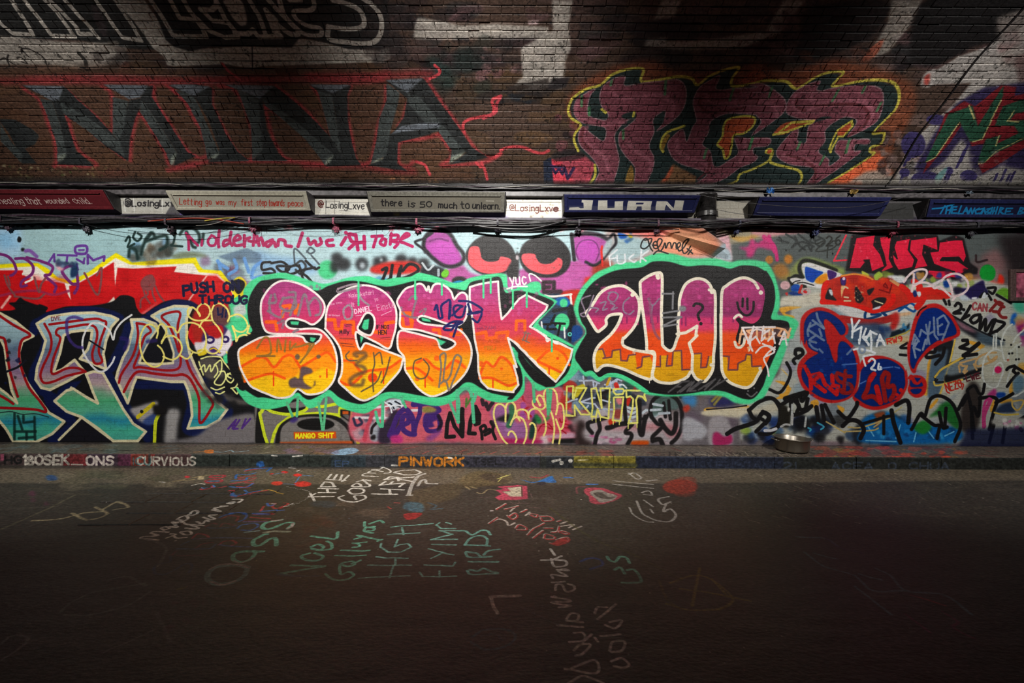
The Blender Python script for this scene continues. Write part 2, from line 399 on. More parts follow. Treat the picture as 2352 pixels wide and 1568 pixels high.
def creature():
    c = W
    # pink creature with two half-shut eyes behind the big letters
    c.poly("B: 1700,870 1850,820 1960,900 2352,920 C: 60,860 500,790 700,800 720,920 640,1030 560,1060 C: 200,1080 B: 2352,1060 1700,960", 'b0649c', 6)
    c.poly("C: 500,790 690,800 725,920 640,1030 420,1060 350,900", 'b868a4', 6)
    c.poly("C: 720,790 830,770 890,830 820,950 680,1040 620,990 700,930", '9c4030', 10)
    c.poly("C: 640,940 700,930 720,980 660,1010", 'cc3830', 6)
    c.poly("B: 1520,560 1560,510 1650,490 1720,530 1780,610 1840,740 1850,790 1760,830 1660,820 1570,740 1500,660", 'a05a98', 3)
    c.poly("B: 1540,640 1620,600 1700,600 1750,620 1810,720 1830,780 1740,820 1650,790 1570,700 1520,660", 'b45cac', 5)
    c.line("B: 1520,700 1500,640 1520,560 1580,510 1660,500 1740,540 1800,640 1860,720 1850,790 1770,830 1680,820 1590,760 1520,690", 8, '26242a', 5, rough=.25)
    c.line("B: 1580,530 1500,580 1425,610 1480,660 1540,700", 5, '26242a', 3)
    c.line("B: 1560,600 1640,580 1720,600", 4, '7a3c74', 3)
    c.poly("C: 540,560 620,540 740,560 830,600 840,680 800,760 720,820 620,800 560,740", 'a8609c', 3)
    c.poly("C: 560,640 600,590 700,570 760,620 760,700 720,780 620,790 560,720", 'b45cac', 5)
    c.line("C: 545,770 530,640 520,540", 8, '26242a', 3)
    c.line("C: 540,550 640,530 760,545 850,590", 9, '3a343c', 5, rough=.3)
    c.line("C: 850,590 900,540 920,620 860,690 790,780 720,820 650,790", 6, '26242a', 4)
    c.poly("C: 840,600 890,580 880,650 810,750 790,700", 'a8b4b8', 4)
    c.line("C: 580,760 560,690 600,610 680,590 740,620 770,700 740,780", 3, '80447c', 2)
    # left eye
    c.poly("B: 2110,545 2220,580 2300,660 2330,760 2290,860 2200,905 2080,910 1980,880 1900,800 1880,720 1920,640 2000,570", '2a282a', 3)
    c.poly("B: 1915,665 1990,650 2015,700 2030,760 2110,780 2170,770 2200,740 2290,770 2270,850 2180,890 2070,895 1970,860 1905,790", 'd4646c', 2)
    c.line("B: 2020,690 2060,770 2160,770 2180,720", 5, '2a282a', 3)
    c.poly("B: 2310,760 2352,700 2352,930 2260,920 2250,860", '2a282a', 4)
    # right eye
    c.poly("C: 280,550 380,570 460,630 510,720 500,830 420,910 300,930 170,910 90,850 50,750 80,640 160,580", '2a282a', 3)
    c.poly("C: 80,720 180,715 215,760 240,790 330,790 380,750 435,770 430,840 370,890 270,900 150,860 80,790", 'd4646c', 2)
    c.line("C: 210,740 250,790 330,790 380,750", 6, '2a282a', 3)
    c.line("C: -20,700 20,740 60,720", 6, '1f1d20', 3)
    c.poly("C: 20,730 45,735 40,770 20,765", 'b0a8ac', 1)
    c.oval(1825, 960, 70, 40, '2a282a', 3, crop='B'); c.poly("B: 1760,975 1830,955 1890,980 1830,1000", '1c86b0', 1)
    c.blobs(1180, 560, 1320, 620, 40, 1, 2.2, ['5a585c', '4a484c'], 1, .9, 4)  # pale specks, glitter on the eyes put into the colour
    # smudges, dots and small writing above the big letters
    c.poly("B: -20,690 150,730 400,760 550,830 500,900 300,900 0,900", '92b2d0', 14, alpha=.8)
    c.poly("A: 1960,740 2220,665 2352,720 2352,800 2100,800", '6b7f94', 3, False, .8)
    c.blobs(470, 590, 590, 650, 16, 8, 20, ['6c9cc8', '7c4c74', '9aa8b0', '8a5070', '5c6470'], 7, .8, 21)
    for s in ("A: 1960,780 1980,830 2000,960|1970,800 2050,850|2110,770 2130,850 2060,900|2200,760 2240,880", "A: 2352,790 2290,840 2270,930 2352,920"):
        c.line(s, 8, '7aa4d4', 3)
    c.oval(635, 860, 85, 85, '5abf8e', 4, crop='B')
    for x, y, rx, ry in ((945, 810, 58, 62), (1085, 790, 40, 48), (1140, 770, 36, 40), (1080, 850, 50, 34), (1300, 760, 56, 40), (1400, 780, 46, 36), (720, 750, 50, 46), (780, 810, 66, 58), (700, 830, 40, 60), (1500, 800, 56, 46)):
        c.oval(x, y, rx, ry, '2b2b2e', 9, .9, crop='B')
    c.oval(950, 820, 26, 30, 'a8b0b6', 5, crop='B'); c.oval(1120, 770, 14, 16, 'b8c0c4', 4, crop='B')
    c.poly("B: 1030,840 1180,790 1420,790 1480,870 1300,900 1060,890", 'b83a34', 5)
    c.blobs(800, 640, 980, 655, 16, 5, 14, ['3c8cb0', '5a94c8', '7ab0c0', '3f5c9c', 'b83a34'], 3, .9, 6)
    c.poly("B: 1480,840 1640,830 1720,900 1640,950 1500,930", '2b2e34', 6)
    c.poly("B: 1660,890 1700,855 1730,880 1710,925 1670,925", '74b838', 1)
    c.line("B: 1490,800 1540,860 1590,820", 5, 'b8c0c4', 1.5); c.line("B: 1635,860 1635,910", 6, 'a8b2b8', 1.5)
    c.line("B: 340,800 340,670 440,760|450,700 480,660 520,690 480,715 450,690|490,730 560,810", 4, '5a646c', 2)
    c.line("B: 350,810 400,780 440,830 400,900 350,860", 5, '3c4044', 2.5)
    for s in ("B: 120,790 50,800 50,860 130,850 160,890 60,890|130,800 230,790 290,850 230,880 180,830 300,830|260,850 350,820 390,860 300,900 260,860|380,820 420,960 |520,840 400,870 460,930 520,1000|440,780 520,850 560,840",):
        c.line(s, 5.5, '262426', 1.6)
    c.line("B: 1130,860 1170,850 1125,985 1200,940|1220,820 1205,970 1270,930 1290,850 1270,930|1300,830 1290,940 1440,880 1440,830 1370,810 1310,870", 7, '242224', 2)
    c.dot("B: 1483,920", 4, BLK)

def red_flash():
    c = W
    # red shape with white and yellow edges, top left
    c.poly("X: -400,600 A: 0,812 200,800 340,800 430,850 520,930 640,960 800,880 920,790 1045,708 1110,745 1190,795 1400,775 1760,748 1800,830 1830,858 1990,868 2060,960 2120,1020 2200,1300 X: -400,760", YEL, 1.5, False)
    c.poly("X: -400,612 A: 0,845 220,832 330,828 420,900 510,950 620,985 700,970 830,900 930,830 1040,752 1170,812 1300,820 1740,800 1790,880 1960,895 2050,990 2100,1080 2150,1300 X: -400,760", 'ece8e0', 1.2, False)
    c.poly("X: -400,618 A: 0,865 210,865 200,900 280,950 450,962 580,985 610,1010 700,985 820,920 1025,790 1050,842 1200,850 1590,830 1565,880 1650,890 1850,912 1950,918 2060,1005 2095,1090 2095,1560 X: -400,760", 'c0242a', 1.2, False)
    c.blobs(-300, 640, 500, 720, 50, 8, 26, ['b01c22', 'cc2c30', 'a81a20', 'd03434'], 8, .6, 14)
    c.poly("A: 580,980 620,990 640,1135 610,1080", 'ece8e0', 1, False); c.poly("A: 1024,790 1058,840 1036,1010", 'ece8e0', 1, False)
    c.poly("A: 1025,1100 1040,1140 920,1195 980,1150", 'e0d8cc', 2, False)
    c.line("A: 1860,915 1700,1135", 4, 'e4b4ac', 2, taper=.5); c.line("A: 90,1100 15,1200", 6, 'e4b4ac', 3)
    c.line("A: 205,900 250,890 290,940 230,975", 5, 'ece8e0', 1)
    c.poly("A: 1265,1260 1380,1180 1420,1160 1300,1255", 'd88c88', 4)
    P = '7c3a78'
    c.line("A: -40,712 60,735 120,790 145,860 120,900 95,912|140,760 220,760 285,810 300,860 280,905 200,960 190,1010 240,1000|240,750 360,780 470,830 450,900 405,915 500,1000 490,1060", 6.5, P, 1.5)
    c.line("A: 690,990 640,980 560,880 600,835 655,830 690,890 700,1010 670,1070", 7, P, 1.5)
    c.line("A: 0,1095 150,1060 330,1050 480,1085 620,1050", 6, '9a3a60', 2, alpha=.8)
    c.line("A: 230,690 270,690 330,740", 8, '8a6aa8', 3)
    P = '6e4a94'
    c.line("A: 440,790 487,720 490,785|520,728 690,732|605,735 600,785|690,765 755,800|760,760 750,800|690,810 700,860", 5, P, 1.5, False)
    c.line("A: 690,650 770,645 785,680 765,715 690,712 675,680", 6, P, 1.5, closed=True); c.line("A: 710,682 755,682", 4, P)
    c.line("A: 790,805 790,725 840,775 940,738 935,780", 5.5, P, 1.5, False)
    c.poly("A: 500,800 560,800 570,860 520,860", 'd8b0b8', 4); c.blobs(125, 600, 210, 612, 8, 4, 9, ['2c4464', '34405c', '7890a8'], 3, .9, 31)
    c.poly("A: 640,850 690,820 700,900 640,930", '2c4464', 3)
    G = '8a5658'
    c.line("A: 40,910 70,1000 130,1085|70,920 90,1000|310,930 350,1060 370,990 410,935|760,890 880,1085 915,850 870,910|130,1100 330,1120 400,1080", 5, G, 1.5, rough=.2)
    c.poly("A: 1265,970 1310,915 1370,905 1400,960 1390,1010 1340,1050 1280,1030", '8a5254', 1.5, rough=.3)
    c.line("A: 1320,1040 1330,1080 1270,1130 1265,1200|1290,1030 1310,1100 1350,1160|1370,1020 1375,1080 1400,1140|1395,1000 1430,1080 1480,1150", 4.5, '8a5254', 1.5)
    # dark green, brown and blue smear over the pale band
    c.blobs(300, 560, 390, 600, 14, 8, 18, ['6c5a48', '4a4640', '7aa4c8', '3c4a48', '8cb0cc'], 6, .85, 40)
    g = '243a38'
    c.line("A: 1270,720 1290,640 1360,530 1400,570|1360,530 1310,600 1440,560 1500,560 1500,640 1440,680|1240,760 1220,680 1170,670 1160,740", 7, g, 5)
    c.line("A: 1130,600 1160,560 1170,600 1150,655 1210,628|1215,520 1200,570 1240,600 1275,560 1240,530|1580,530 1560,620 1540,640 1640,650", 5, g, 2)
    c.line("A: 1620,540 1660,495 1740,490 1790,540 1790,610 1740,610 1690,570 1680,520 1730,640 1760,660|1830,540 1820,625", 6.5, g, 4)
    c.poly("A: 1540,740 1650,700 1800,710 1870,745 1760,745 1600,760", '6a7054', 6, alpha=.7)
    M = MAG
    c.line("A: 1675,530 1695,580 1700,680|1690,545 1780,640|1820,590 1815,640|1905,550 1872,600 1890,640 1935,635 1945,580 1905,550", 6, M, 1.2)
    c.line("A: 1975,510 1965,600 1970,655|2080,520 2070,600 2090,640|2070,590 2020,600 2015,645 2065,620|2105,600 2165,580 2140,550 2105,590 2120,640 2180,635|2200,550 2200,650 2210,590 2250,570|2240,600 2310,610 2352,570|2290,540 2280,640", 7, M, 1.2)
    c.line("B: 0,560 20,640|0,600 40,580 60,640|140,590 80,620 100,650 150,610 170,650|190,640 200,590 250,600 260,640 310,650|410,530 370,650|460,580 480,630 520,600 540,640 580,620 570,580|680,590 630,600 640,640 690,640", 7.5, M, 1.2)
    c.line("B: 800,525 805,530|800,570 760,635|890,550 830,540 850,600 880,620 830,670|890,545 910,680|965,560 970,670|890,620 970,610", 8, M, 1.2)
    c.line("B: 1035,560 1130,555|1075,570 1050,655|1130,580 1110,620 1150,640 1160,590 1130,580|1210,535 1200,630|1205,550 1270,550 1260,590 1210,600 1270,620 1240,660|1290,590 1370,550 1340,535 1290,600 1330,620 1400,650", 7, M, 1.2)
    c.text('PUSH', "A: 1655,1085 1930,1055", 22, 6, '1a1c40', jit=.2)

def left_letters():
    c = W
    # black and navy ground, pale letters
    c.poly("X: -400,690 A: 0,1230 80,1160 140,1150 180,1110 230,1140 330,1175 360,1170 430,1200 420,1240 600,1190 800,1185 1000,1150 1090,1090 1200,1110 1230,1200 1290,1260 1400,1190 1500,1140 1640,1130 1740,1160 1790,1240 E: 1700,300 2060,620 2260,880 2250,960 1990,1000 1960,1200 1700,1240 0,1240 X: -400,1016", '1b1b1e', 2)
    c.line("E: 330,150 440,90 650,45 850,40 1010,75 1090,110", 13, NAVY, 4); c.line("E: 1340,90 1450,25 1570,-20 1700,-10 1760,20", 14, NAVY, 4)
    c.line("E: 300,240 330,170 420,330 300,620 330,740 430,800", 22, NAVY, 5)
    c.line("E: 560,860 440,830 480,920 640,1040 600,1130 470,1220", 22, NAVY, 5)
    c.line("E: 960,600 1060,800 1200,1010 1330,1110 1330,1200", 22, NAVY, 5)
    c.line("E: 780,720 640,740 560,790", 22, NAVY, 5); c.line("E: 1240,720 1400,720 1660,730", 20, NAVY, 5)
    c.line("E: 1690,760 1720,900 1680,1120 1860,1130 2000,1050 2060,950 1980,830 1850,690", 20, NAVY, 5)
    c.line("E: 1000,560 1070,430 1130,300 1160,200", 24, NAVY, 5); c.line("E: 1200,640 1120,900", 18, NAVY, 5)
    c.line("E: 1290,120 1400,150 1480,170", 14, NAVY, 4); c.line("E: 1390,250 1340,420 1300,470", 20, '241c46', 5)
    c.blobs(-380, 730, -10, 1000, 40, 16, 46, ['8cb8c4', '6cb49c', '2c7c9c', '18224c', '1b1b1e', 'c8c0a8'], 8, .9, 17)
    TE = [(715, 'b4ccd4'), (775, '9cb4bc'), (800, '6c7f94'), (850, '98809a'), (880, 'b4a4a4'), (915, '5ca880'), (945, '68b098'), (965, '3a8ea4'), (985, '58b09c'), (1010, '5aa89c')]
    def letter(s, g=TE, w=6.5, wob=14):
        c.poly(s, sm=False, grad=g, wob=wob, soft=1)
        c.line(s, w, 'd9d2b4', 1.6, sm=False, closed=True)
    letter("E: -60,60 0,75 140,150 300,280 200,330 170,430 185,560 240,690 330,820 440,970 580,1050 470,1160 330,1230 120,1230 50,1110 -60,980")
    c.poly("E: -60,310 10,310 45,350 70,580 100,760 150,880 60,800 -60,700", '1b1b1e', 1, False); c.line("E: -20,310 10,320 40,380 70,600 105,770 155,885 60,800 -20,740", 6, 'd9d2b4', 1.5, False)
    letter("E: 330,170 440,105 650,75 850,70 1000,100 1062,130 1000,200 955,320 930,440 955,580 840,530 720,485 790,400 820,300 830,230 740,230 640,242 572,275 540,430 482,612 560,580 672,495 760,600 600,690 450,765 370,745 320,670 335,560 385,420 410,320")
    letter("E: 490,865 600,770 660,755 780,830 880,885 830,770 775,620 840,600 925,610 1010,760 1110,940 1200,1070 1312,1140 1240,1225 1020,1225 880,1110 735,1010 600,960")
    c.poly("E: 660,770 780,630 835,780 870,870 760,820", '1b1b1e', 2, False); c.line("E: 640,745 660,755 780,830 880,885 835,780 775,620", 6, 'd9d2b4', 1.5, False)
    c.poly("E: 530,1225 735,1012 1020,1225", '1f1e26', 1, False); c.line("E: 530,1215 735,1012 1020,1225", 6, 'd9d2b4', 1.5, False)
    letter("E: 1180,132 1290,130 1400,170 1425,205 1365,300 1290,440 1255,522 1400,532 1555,522 1560,430 1525,320 1490,220 1440,150 1365,100 1450,50 1570,10 1690,15 1722,30 1680,120 1680,300 1705,430 1760,560 1850,740 1950,870 2045,940 1970,1040 1860,1100 1690,1112 1730,1000 1720,880 1690,760 1660,692 1540,692 1390,672 1230,650 1200,720 1150,885 1100,780 1045,660 1060,600 1110,470 1150,400 1195,210")
    c.poly("E: 1290,445 1360,310 1420,230 1480,230 1520,330 1555,440 1545,512 1400,520 1270,512", '1b1b22', 2, False)
    r = '9c2026'
    c.line("E: -30,80 120,180 270,268 200,315 172,420 190,560 260,740 370,880 412,962 300,940 -30,925|0,290 40,310 60,400 90,600 160,825|-30,800 60,850 120,890", 6, r, 1.2)
    c.line("E: 445,176 640,150 850,125 920,140 955,170 905,320 890,420 920,505 880,530 842,510 832,430 872,300 868,220 830,185 760,178 600,205 525,215 505,260 542,310 482,480 470,620 600,572 700,570 770,600|770,600 600,640 480,690 395,700 365,640 385,560 455,400 455,280 400,170", 5.5, r, 1.2)
    c.line("E: 1230,165 1310,180 1358,238 1300,290 1250,440 1205,560 1260,560 1400,580 1500,590 1590,580 1625,530 1620,400 1600,200 1622,75 1545,65 1455,105 1520,180 1570,290 1610,420|1232,165 1242,280 1200,450 1095,620 1070,700", 5.5, r, 1.2)
    c.line("E: 1115,782 1180,660 1250,600 1400,620 1560,635 1650,628 1720,680 1790,840 1802,1062 1900,935 1912,870 1820,760 1720,600 1680,500", 6, r, 1.2)
    c.line("E: 230,500 160,560 60,600", 5, '20222c', 1.5); c.blobs(5, 780, 60, 880, 8, 3, 7, [BLK, NAVY], 2, .9, 44)
    # dark stamp on the teal foot, yellow bars, silver patch
    for s in ("E: 130,980 130,1210|140,1140 320,1140|160,1000 200,1120|310,1010 315,1210|170,1200 300,1190|210,1000 210,1060 300,1050|240,1150 240,1210",):
        c.line(s, 6, '16302e', 3, False, alpha=.85)
    c.line("E: 0,970 100,960 200,985 320,980 440,1010", 2, '223234', 1)
    c.poly("E: 1170,940 1250,910 1350,880 1420,870 1400,960 1300,1060 1220,1010", 'a8a4a4', 6); c.poly("E: 1500,960 1560,930 1620,960 1600,1080 1580,1240 1480,1240 1490,1060", 'a09e9e', 8)
    c.poly("E: 1290,1040 1400,970 1420,1000 1400,1070 1320,1080", '4a5c8c', 4)
    c.line("E: 1240,1010 1380,890", 9, 'cabc38', 1.2); c.line("E: 1430,985 1400,1060 1390,1235", 8, 'c8d03c', 1.2); c.dot("E: 1275,960", 4, BLK)
    c.poly("E: 1380,900 1500,930 1480,990 1400,990", '1f1d1e', 5)
    c.poly("E: 1900,1080 2060,1010 2300,990 2310,1240 1500,1240 1760,1180", '7e7a7c', 7); c.poly("E: 1960,700 2060,820 2330,880 2180,900 2040,860", '5c5856', 5)
    c.text('ALV', "E: 2050,1120 2195,1110", 20, 4.5, '5a3c80', slant=3)
    c.poly("E: 2290,960 2352,990 2352,1240 2310,1240 2300,1100", '1c1b1d', 2)
    c.dot("E: 2320,1045", 5, 'e6e4e0'); c.line("E: 2315,1045 2312,1230", 3, 'dcdad6'); c.line("E: 2335,1045 2332,1110", 2.4, 'dcdad6')
    # mint block beside the big letters with the little painted face
    c.poly("E: 2055,0 2110,-60 2230,-110 2230,20 2260,160 2270,240 2060,350 2080,480 2020,520 2000,300", MINT, 2)
    c.poly("A: 2070,1000 2130,930 2180,930 2220,990 2190,1110 2100,1060", 'd8c83c', 2); c.poly("A: 2090,970 2150,945 2200,970 2200,1020 2150,1080 2110,1040", '1f1d1f', 2)
    c.poly("A: 2100,1200 2200,1160 2220,1250 2130,1290", 'c4ccc8', 6)
    c.poly("E: 1730,110 1800,0 1900,0 2050,0 2060,120 1980,200 1800,330 1740,300", 'a8342c', 5); c.poly("E: 1900,30 2000,10 2060,60 2060,160 1960,210 1900,130", '6c4a4c', 6)
    c.line("E: 1960,30 1965,90 2000,80|2010,30 2000,110|2040,40 2030,110", 4, '20224c', 1.5, False)
    c.oval(1950, 320, 135, 150, '4a3668', 4, crop='E')
    c.poly("E: 1750,340 1830,330 1900,265 1980,270 2000,300 2060,220 2090,330 2050,420 1980,470 1930,430 1860,420 1780,430", 'dcd6da', 3)
    c.poly("E: 1840,210 1920,180 2000,190 2010,260 1960,300 1890,280", 'b0282c', 3)
    c.ring(1890, 315, 34, 26, 5, '3c2c64', crop='E'); c.ring(2030, 310, 26, 24, 5, '3c2c64', crop='E')
    c.poly("E: 1780,410 1850,400 1860,440 1790,460", 'd8c43c', 2); c.poly("E: 1880,400 1920,375 1960,400 1990,440 1920,430", '5a3c7c', 2); c.line("E: 1890,400 1930,390 1980,430", 3, 'd8c43c')
    c.poly("E: 1790,500 1900,470 2000,540 2010,700 1900,680 1810,600", '5c5654', 6); c.blobs(468, 860, 540, 930, 10, 8, 18, ['1f1e20', '2c2a2c', '4c4a4a'], 6, .8, 51)
    y = 'e6dc8c'
    c.line("E: 1410,300 1420,235 1370,180 1310,190 1265,280 1265,400 1300,500 1370,555 1440,540 1478,470 1455,400 1420,365|1455,345 1490,290 1560,280 1620,330 1636,400 1600,470 1540,492 1470,465|1420,245 1430,190 1465,170 1500,230 1455,335|1500,195 1560,205 1600,250 1640,180 1720,160 1800,190 1850,270 1850,370 1790,430 1720,410 1680,330 1690,240|1615,450 1685,485 1735,430", 4.2, y, 1)
    c.line("E: 1800,100 1775,40 1820,-10 1875,10 1890,70 1850,130 1770,140 1705,110 1690,50 1730,20 1785,65 1802,95|1902,60 1930,0 1980,-12 2040,30 2065,100 2050,150|1902,60 1915,140 1970,210 2002,280 1990,380 1940,435 1880,430 1845,390|1795,200 1830,145 1900,140", 4.2, y, 1)
    c.line("E: 2070,105 2140,85 2200,120 2230,190 2190,240 2125,232 2092,190 2120,270 2128,330 2150,285 2210,270 2262,310 2275,390 2230,470 2150,485 2080,460 2040,425|2225,250 2250,180 2300,145 2380,150|2225,250 2290,280 2330,310", 4.2, y, 1)
    c.line("E: 1810,485 1880,465 1980,470 2020,520 2070,580|1790,510 1830,630|1800,580 1840,540 1850,600 1890,540 1900,600 1940,540 1960,600 1930,650|1930,540 1990,500 1990,600 1930,700 1990,720 2030,660 2020,600 1980,600|2080,660 2050,640 2080,610 2110,650 2080,700 2040,670 2050,620 2110,640 2140,700 2120,740|1900,745 1950,765 2020,740|1940,790 1980,800 2020,780|2080,750 2140,745 2135,800 2090,755", 3.4, 'dfe0a0', 1)
    c.line("E: 1185,90 1100,150 1040,230 1020,312 990,240 930,180 860,160 800,190 750,290 745,400 790,500 860,580 910,600 960,580 1010,520 1032,470", 4.6, 'dcdcdc', 1)
    c.line("E: 740,130 670,110 610,130 600,200 620,300 680,370 740,385", 7, '4c3c80', 2.5, alpha=.8)
    c.line("E: 790,310 930,400", 3.5, '20222c', 1, False)
    c.line("E: 1090,300 1150,320 1120,400|1330,330 1400,320", 9, '3a2c6c', 4, alpha=.7)
    c.text('DVE', "E: 465,145 545,135", 9, 1.6, '7c3440', soft=1)

def big_letters():
    c = W
    # mint halo, black body
    c.poly("A: 2190,1080 2225,995 2313,930 B: 150,893 260,888 400,930 500,962 600,985 700,968 830,928 1000,918 1120,950 1250,930 1380,920 1450,888 1540,900 1650,932 1760,976 1850,966 1920,932 2100,898 2240,903 2262,1020 2330,1030 C: 40,1010 100,1000 160,970 230,970 252,1030 240,1065 380,1135 378,1165 280,1270 222,1342 300,1410 420,1472 540,1542 G: 570,370 562,480 590,570 480,690 370,745 300,750 230,770 190,740 100,640 95,770 50,835 F: 2313,870 2200,880 2080,860 1990,815 1940,790 1890,760 1840,790 1780,860 1640,910 1480,890 1300,850 1200,840 1130,880 1000,970 900,970 800,940 720,900 660,830 600,840 560,900 470,930 390,860 340,840 280,900 180,930 60,940 -80,890 -160,800 -190,740 E: 2200,770 2260,640 2300,200 A: 2240,1300", MINT, 1.6)
    c.poly("E: 2260,-100 B: 20,972 100,950 220,938 330,968 450,1020 550,1048 650,1003 800,962 950,968 1080,998 1180,1012 1300,990 1430,960 1560,970 1700,1010 1800,1032 1880,1042 1930,972 2080,940 2190,930 2235,1062 2313,1052 C: 60,1050 200,1080 350,1142 330,1200 170,1370 280,1450 400,1500 530,1560 G: 530,380 528,460 490,600 380,715 340,700 200,590 100,480 60,430 0,380 F: 2352,500 2352,800 2150,802 2020,750 1940,702 1870,702 1800,760 1720,812 1600,832 1450,812 1330,790 1200,782 1120,800 1030,862 940,892 830,872 740,832 680,780 640,765 590,800 480,852 420,832 375,790 330,802 220,852 60,832 E: 2313,830 2230,780 2150,720 2080,620 2050,500 2060,400 2150,320 2270,245 2240,150 2228,20", '1d1c1e', 1.2)
    c.poly("G: -60,250 60,420 130,520 240,620 375,720 300,740 250,735 180,690 90,600 90,760 40,830 -60,850 30,760 50,700 40,600 0,500 -40,400", '1d1c1e', 1)
    c.poly("F: 2290,380 2320,390 G: 20,430 60,520 110,600 190,690 290,745 230,772 190,748 105,640 95,770 50,835 -10,850 60,760 80,680 60,570 20,500", MINT, 1.2)
    SK = [(635, '963f78'), (680, 'ac4880'), (720, 'b84472'), (745, 'c04468'), (770, 'c8505c'), (790, 'd4682c'), (805, 'dc7818'), (822, 'e0a020'), (850, 'e8bc24'), (900, 'e6c028'), (935, 'd8bc30')]
    S1 = "B: 240,958 340,972 450,1018 550,1090 605,1165 605,1240 565,1310 500,1352 430,1322 350,1300 290,1302 258,1340 290,1382 380,1395 450,1390 540,1392 600,1422 660,1490 F: 700,395 722,500 715,600 680,700 600,780 500,806 440,800 390,766 360,760 300,822 190,836 90,800 0,762 -65,720 -133,600 -163,500 -163,410 -113,370 -23,320 60,290 250,278 400,285 440,330 500,355 550,330 577,290 560,265 400,258 250,262 110,252 60,200 B: 40,1280 35,1200 50,1120 110,1030 170,980"
    E1 = "B: 980,1000 1080,1022 1170,1080 1230,1160 1256,1250 1250,1380 F: 1225,300 1187,393 1080,340 960,280 893,245 898,330 930,402 968,350 1005,350 1150,408 1306,470 1310,510 1285,590 1200,690 1100,795 1020,842 960,860 890,832 800,755 738,690 762,620 768,520 750,400 700,310 620,218 B: 618,1380 622,1280 642,1185 700,1110 800,1040 890,1008"
    S2 = "B: 1460,985 1500,1000 1530,1048 1545,1008 1562,1062 1590,1000 1640,985 1700,1010 1750,1060 1775,1125 1810,1085 1850,1065 1890,1092 1895,1180 1888,1270 F: 1860,150 1800,185 1700,165 1600,130 1500,100 1455,112 1450,140 1500,168 1600,183 1720,195 1830,230 1900,310 1932,400 1925,500 1880,610 1790,710 1700,780 1600,820 1530,808 1440,740 1370,640 1335,580 1325,470 1270,390 1282,240 1400,250 1520,280 1620,312 1650,385 1700,405 1760,380 1787,345 1740,310 1600,268 1450,225 1300,205 1290,100 B: 1290,1220 1262,1150 1290,1090 1340,1030 1400,1008"
    K1 = "B: 1918,1015 2000,990 2080,975 2172,965 2176,1050 2188,1200 2205,1305 2260,1250 C: 0,1180 50,1120 110,1085 180,1120 305,1180 290,1220 200,1310 145,1372 200,1400 260,1440 300,1475 340,1495 400,1512 470,1550 G: 527,400 510,480 450,600 378,692 340,660 210,545 100,430 0,330 F: 2260,298 2300,430 2340,560 G: 0,545 30,650 42,720 0,770 F: 2310,785 2200,775 2080,750 2020,690 1995,600 1990,450 1960,300 1945,150 B: 1925,1200 1915,1100"
    for s in (S1, E1, S2):
        c.poly(s, grad=SK, wob=9, soft=.6)
    c.poly(K1, grad=SK, wob=9, soft=.6, sm=False)
    rg = random.Random(5)
    for a, b, x0, y0, x1, y1 in ((S1, 30, 605, 650, 735, 730), (E1, 22, 755, 665, 905, 720), (S2, 34, 925, 660, 1065, 740), (K1, 40, 1085, 660, 1240, 735)):
        for _ in range(b):
            c.oval(rg.uniform(x0, x1), rg.uniform(y0, y1), rg.uniform(2, 6), rg.uniform(2, 6), rg.choice(['c8669c', 'c05a94', 'cc70a4', 'a84080']), 1.5, .45)
    # orange battlement line, then orange hills with drips on the yellow
    O = 'e2701e'
    c.line("B: 230,1280 235,1190 300,1180 300,1240|345,1250 350,1180 375,1180 370,1250|85,1330 170,1330 180,1400 |640,1310 700,1310 710,1390 760,1400 770,1330 870,1330 870,1430|1060,1420 1150,1430 1160,1340 1230,1330|1310,1250 1380,1250 1390,1330|1310,1300 1320,1380 1390,1380 1400,1320|1590,1400 1640,1400 1650,1460|1750,1440 1830,1440 1840,1400|1980,1440 2060,1420 2070,1480 2150,1470 2160,1430 2260,1420 2250,1480", 8, O, 2, False, alpha=.9)
    c.line("C: 20,1400 25,1320 100,1320 100,1400", 7, O, 1.5, False)
    for s in ("F: -155,560 0,480 80,480 150,545 240,470 320,460 380,540 350,640 220,660 130,620 0,640 -110,690 -140,600", "F: 400,550 480,500 560,450 640,430 700,500 712,600 600,560 520,600 430,640 380,640",
              "F: 780,500 860,510 940,600 1000,610 1100,580 1200,570 1295,500 1290,560 1180,640 1060,600 960,640 860,720 750,680", "F: 1335,570 1440,520 1520,500 1600,560 1680,580 1780,490 1860,520 1890,580 1790,690 1650,740 1560,720 1470,640 1400,580",
              "F: 2010,620 2060,510 2130,560 2200,470 2280,520 2340,640 2320,700 2250,720 2150,660 2030,660", "G: 215,500 260,440 340,400 400,405 470,470 490,530 440,560 430,610 350,580 260,560"):
        c.poly(s, 'e6941e', 4, alpha=.9)
    for s in ("F: -150,560 0,480 80,480 155,560 240,470 320,460 400,580", "F: -110,690 0,650 130,620 250,660", "F: 400,560 560,460 640,430 710,510", "F: 780,500 860,510 940,600 1020,590 1180,570 1290,500", "F: 750,690 840,720 940,640",
              "F: 1335,575 1430,570 1510,620 1580,680", "F: 1440,520 1520,490 1600,560 1690,580 1780,500 1870,560", "F: 2005,640 2060,515 2130,555 2200,470 2290,540 2345,660", "F: 2005,660 2120,660 2260,725 2345,700", "G: 215,500 300,420 380,395 460,450 500,540", "G: 220,510 350,570 430,610"):
        c.line(s, 6, 'e0641c', 2.5)
    for s, l in (("F: 150,600", 30), ("F: 630,580", 16), ("F: 1140,590", 26), ("F: 1515,640", 22), ("F: 2125,665", 22), ("G: 318,560", 16)):
        c.drips(s, l, l + 4, 3.5, 'dc5a1c')
    c.oval(1042, 655, 42, 42, 'd8501c', 1, crop='F')
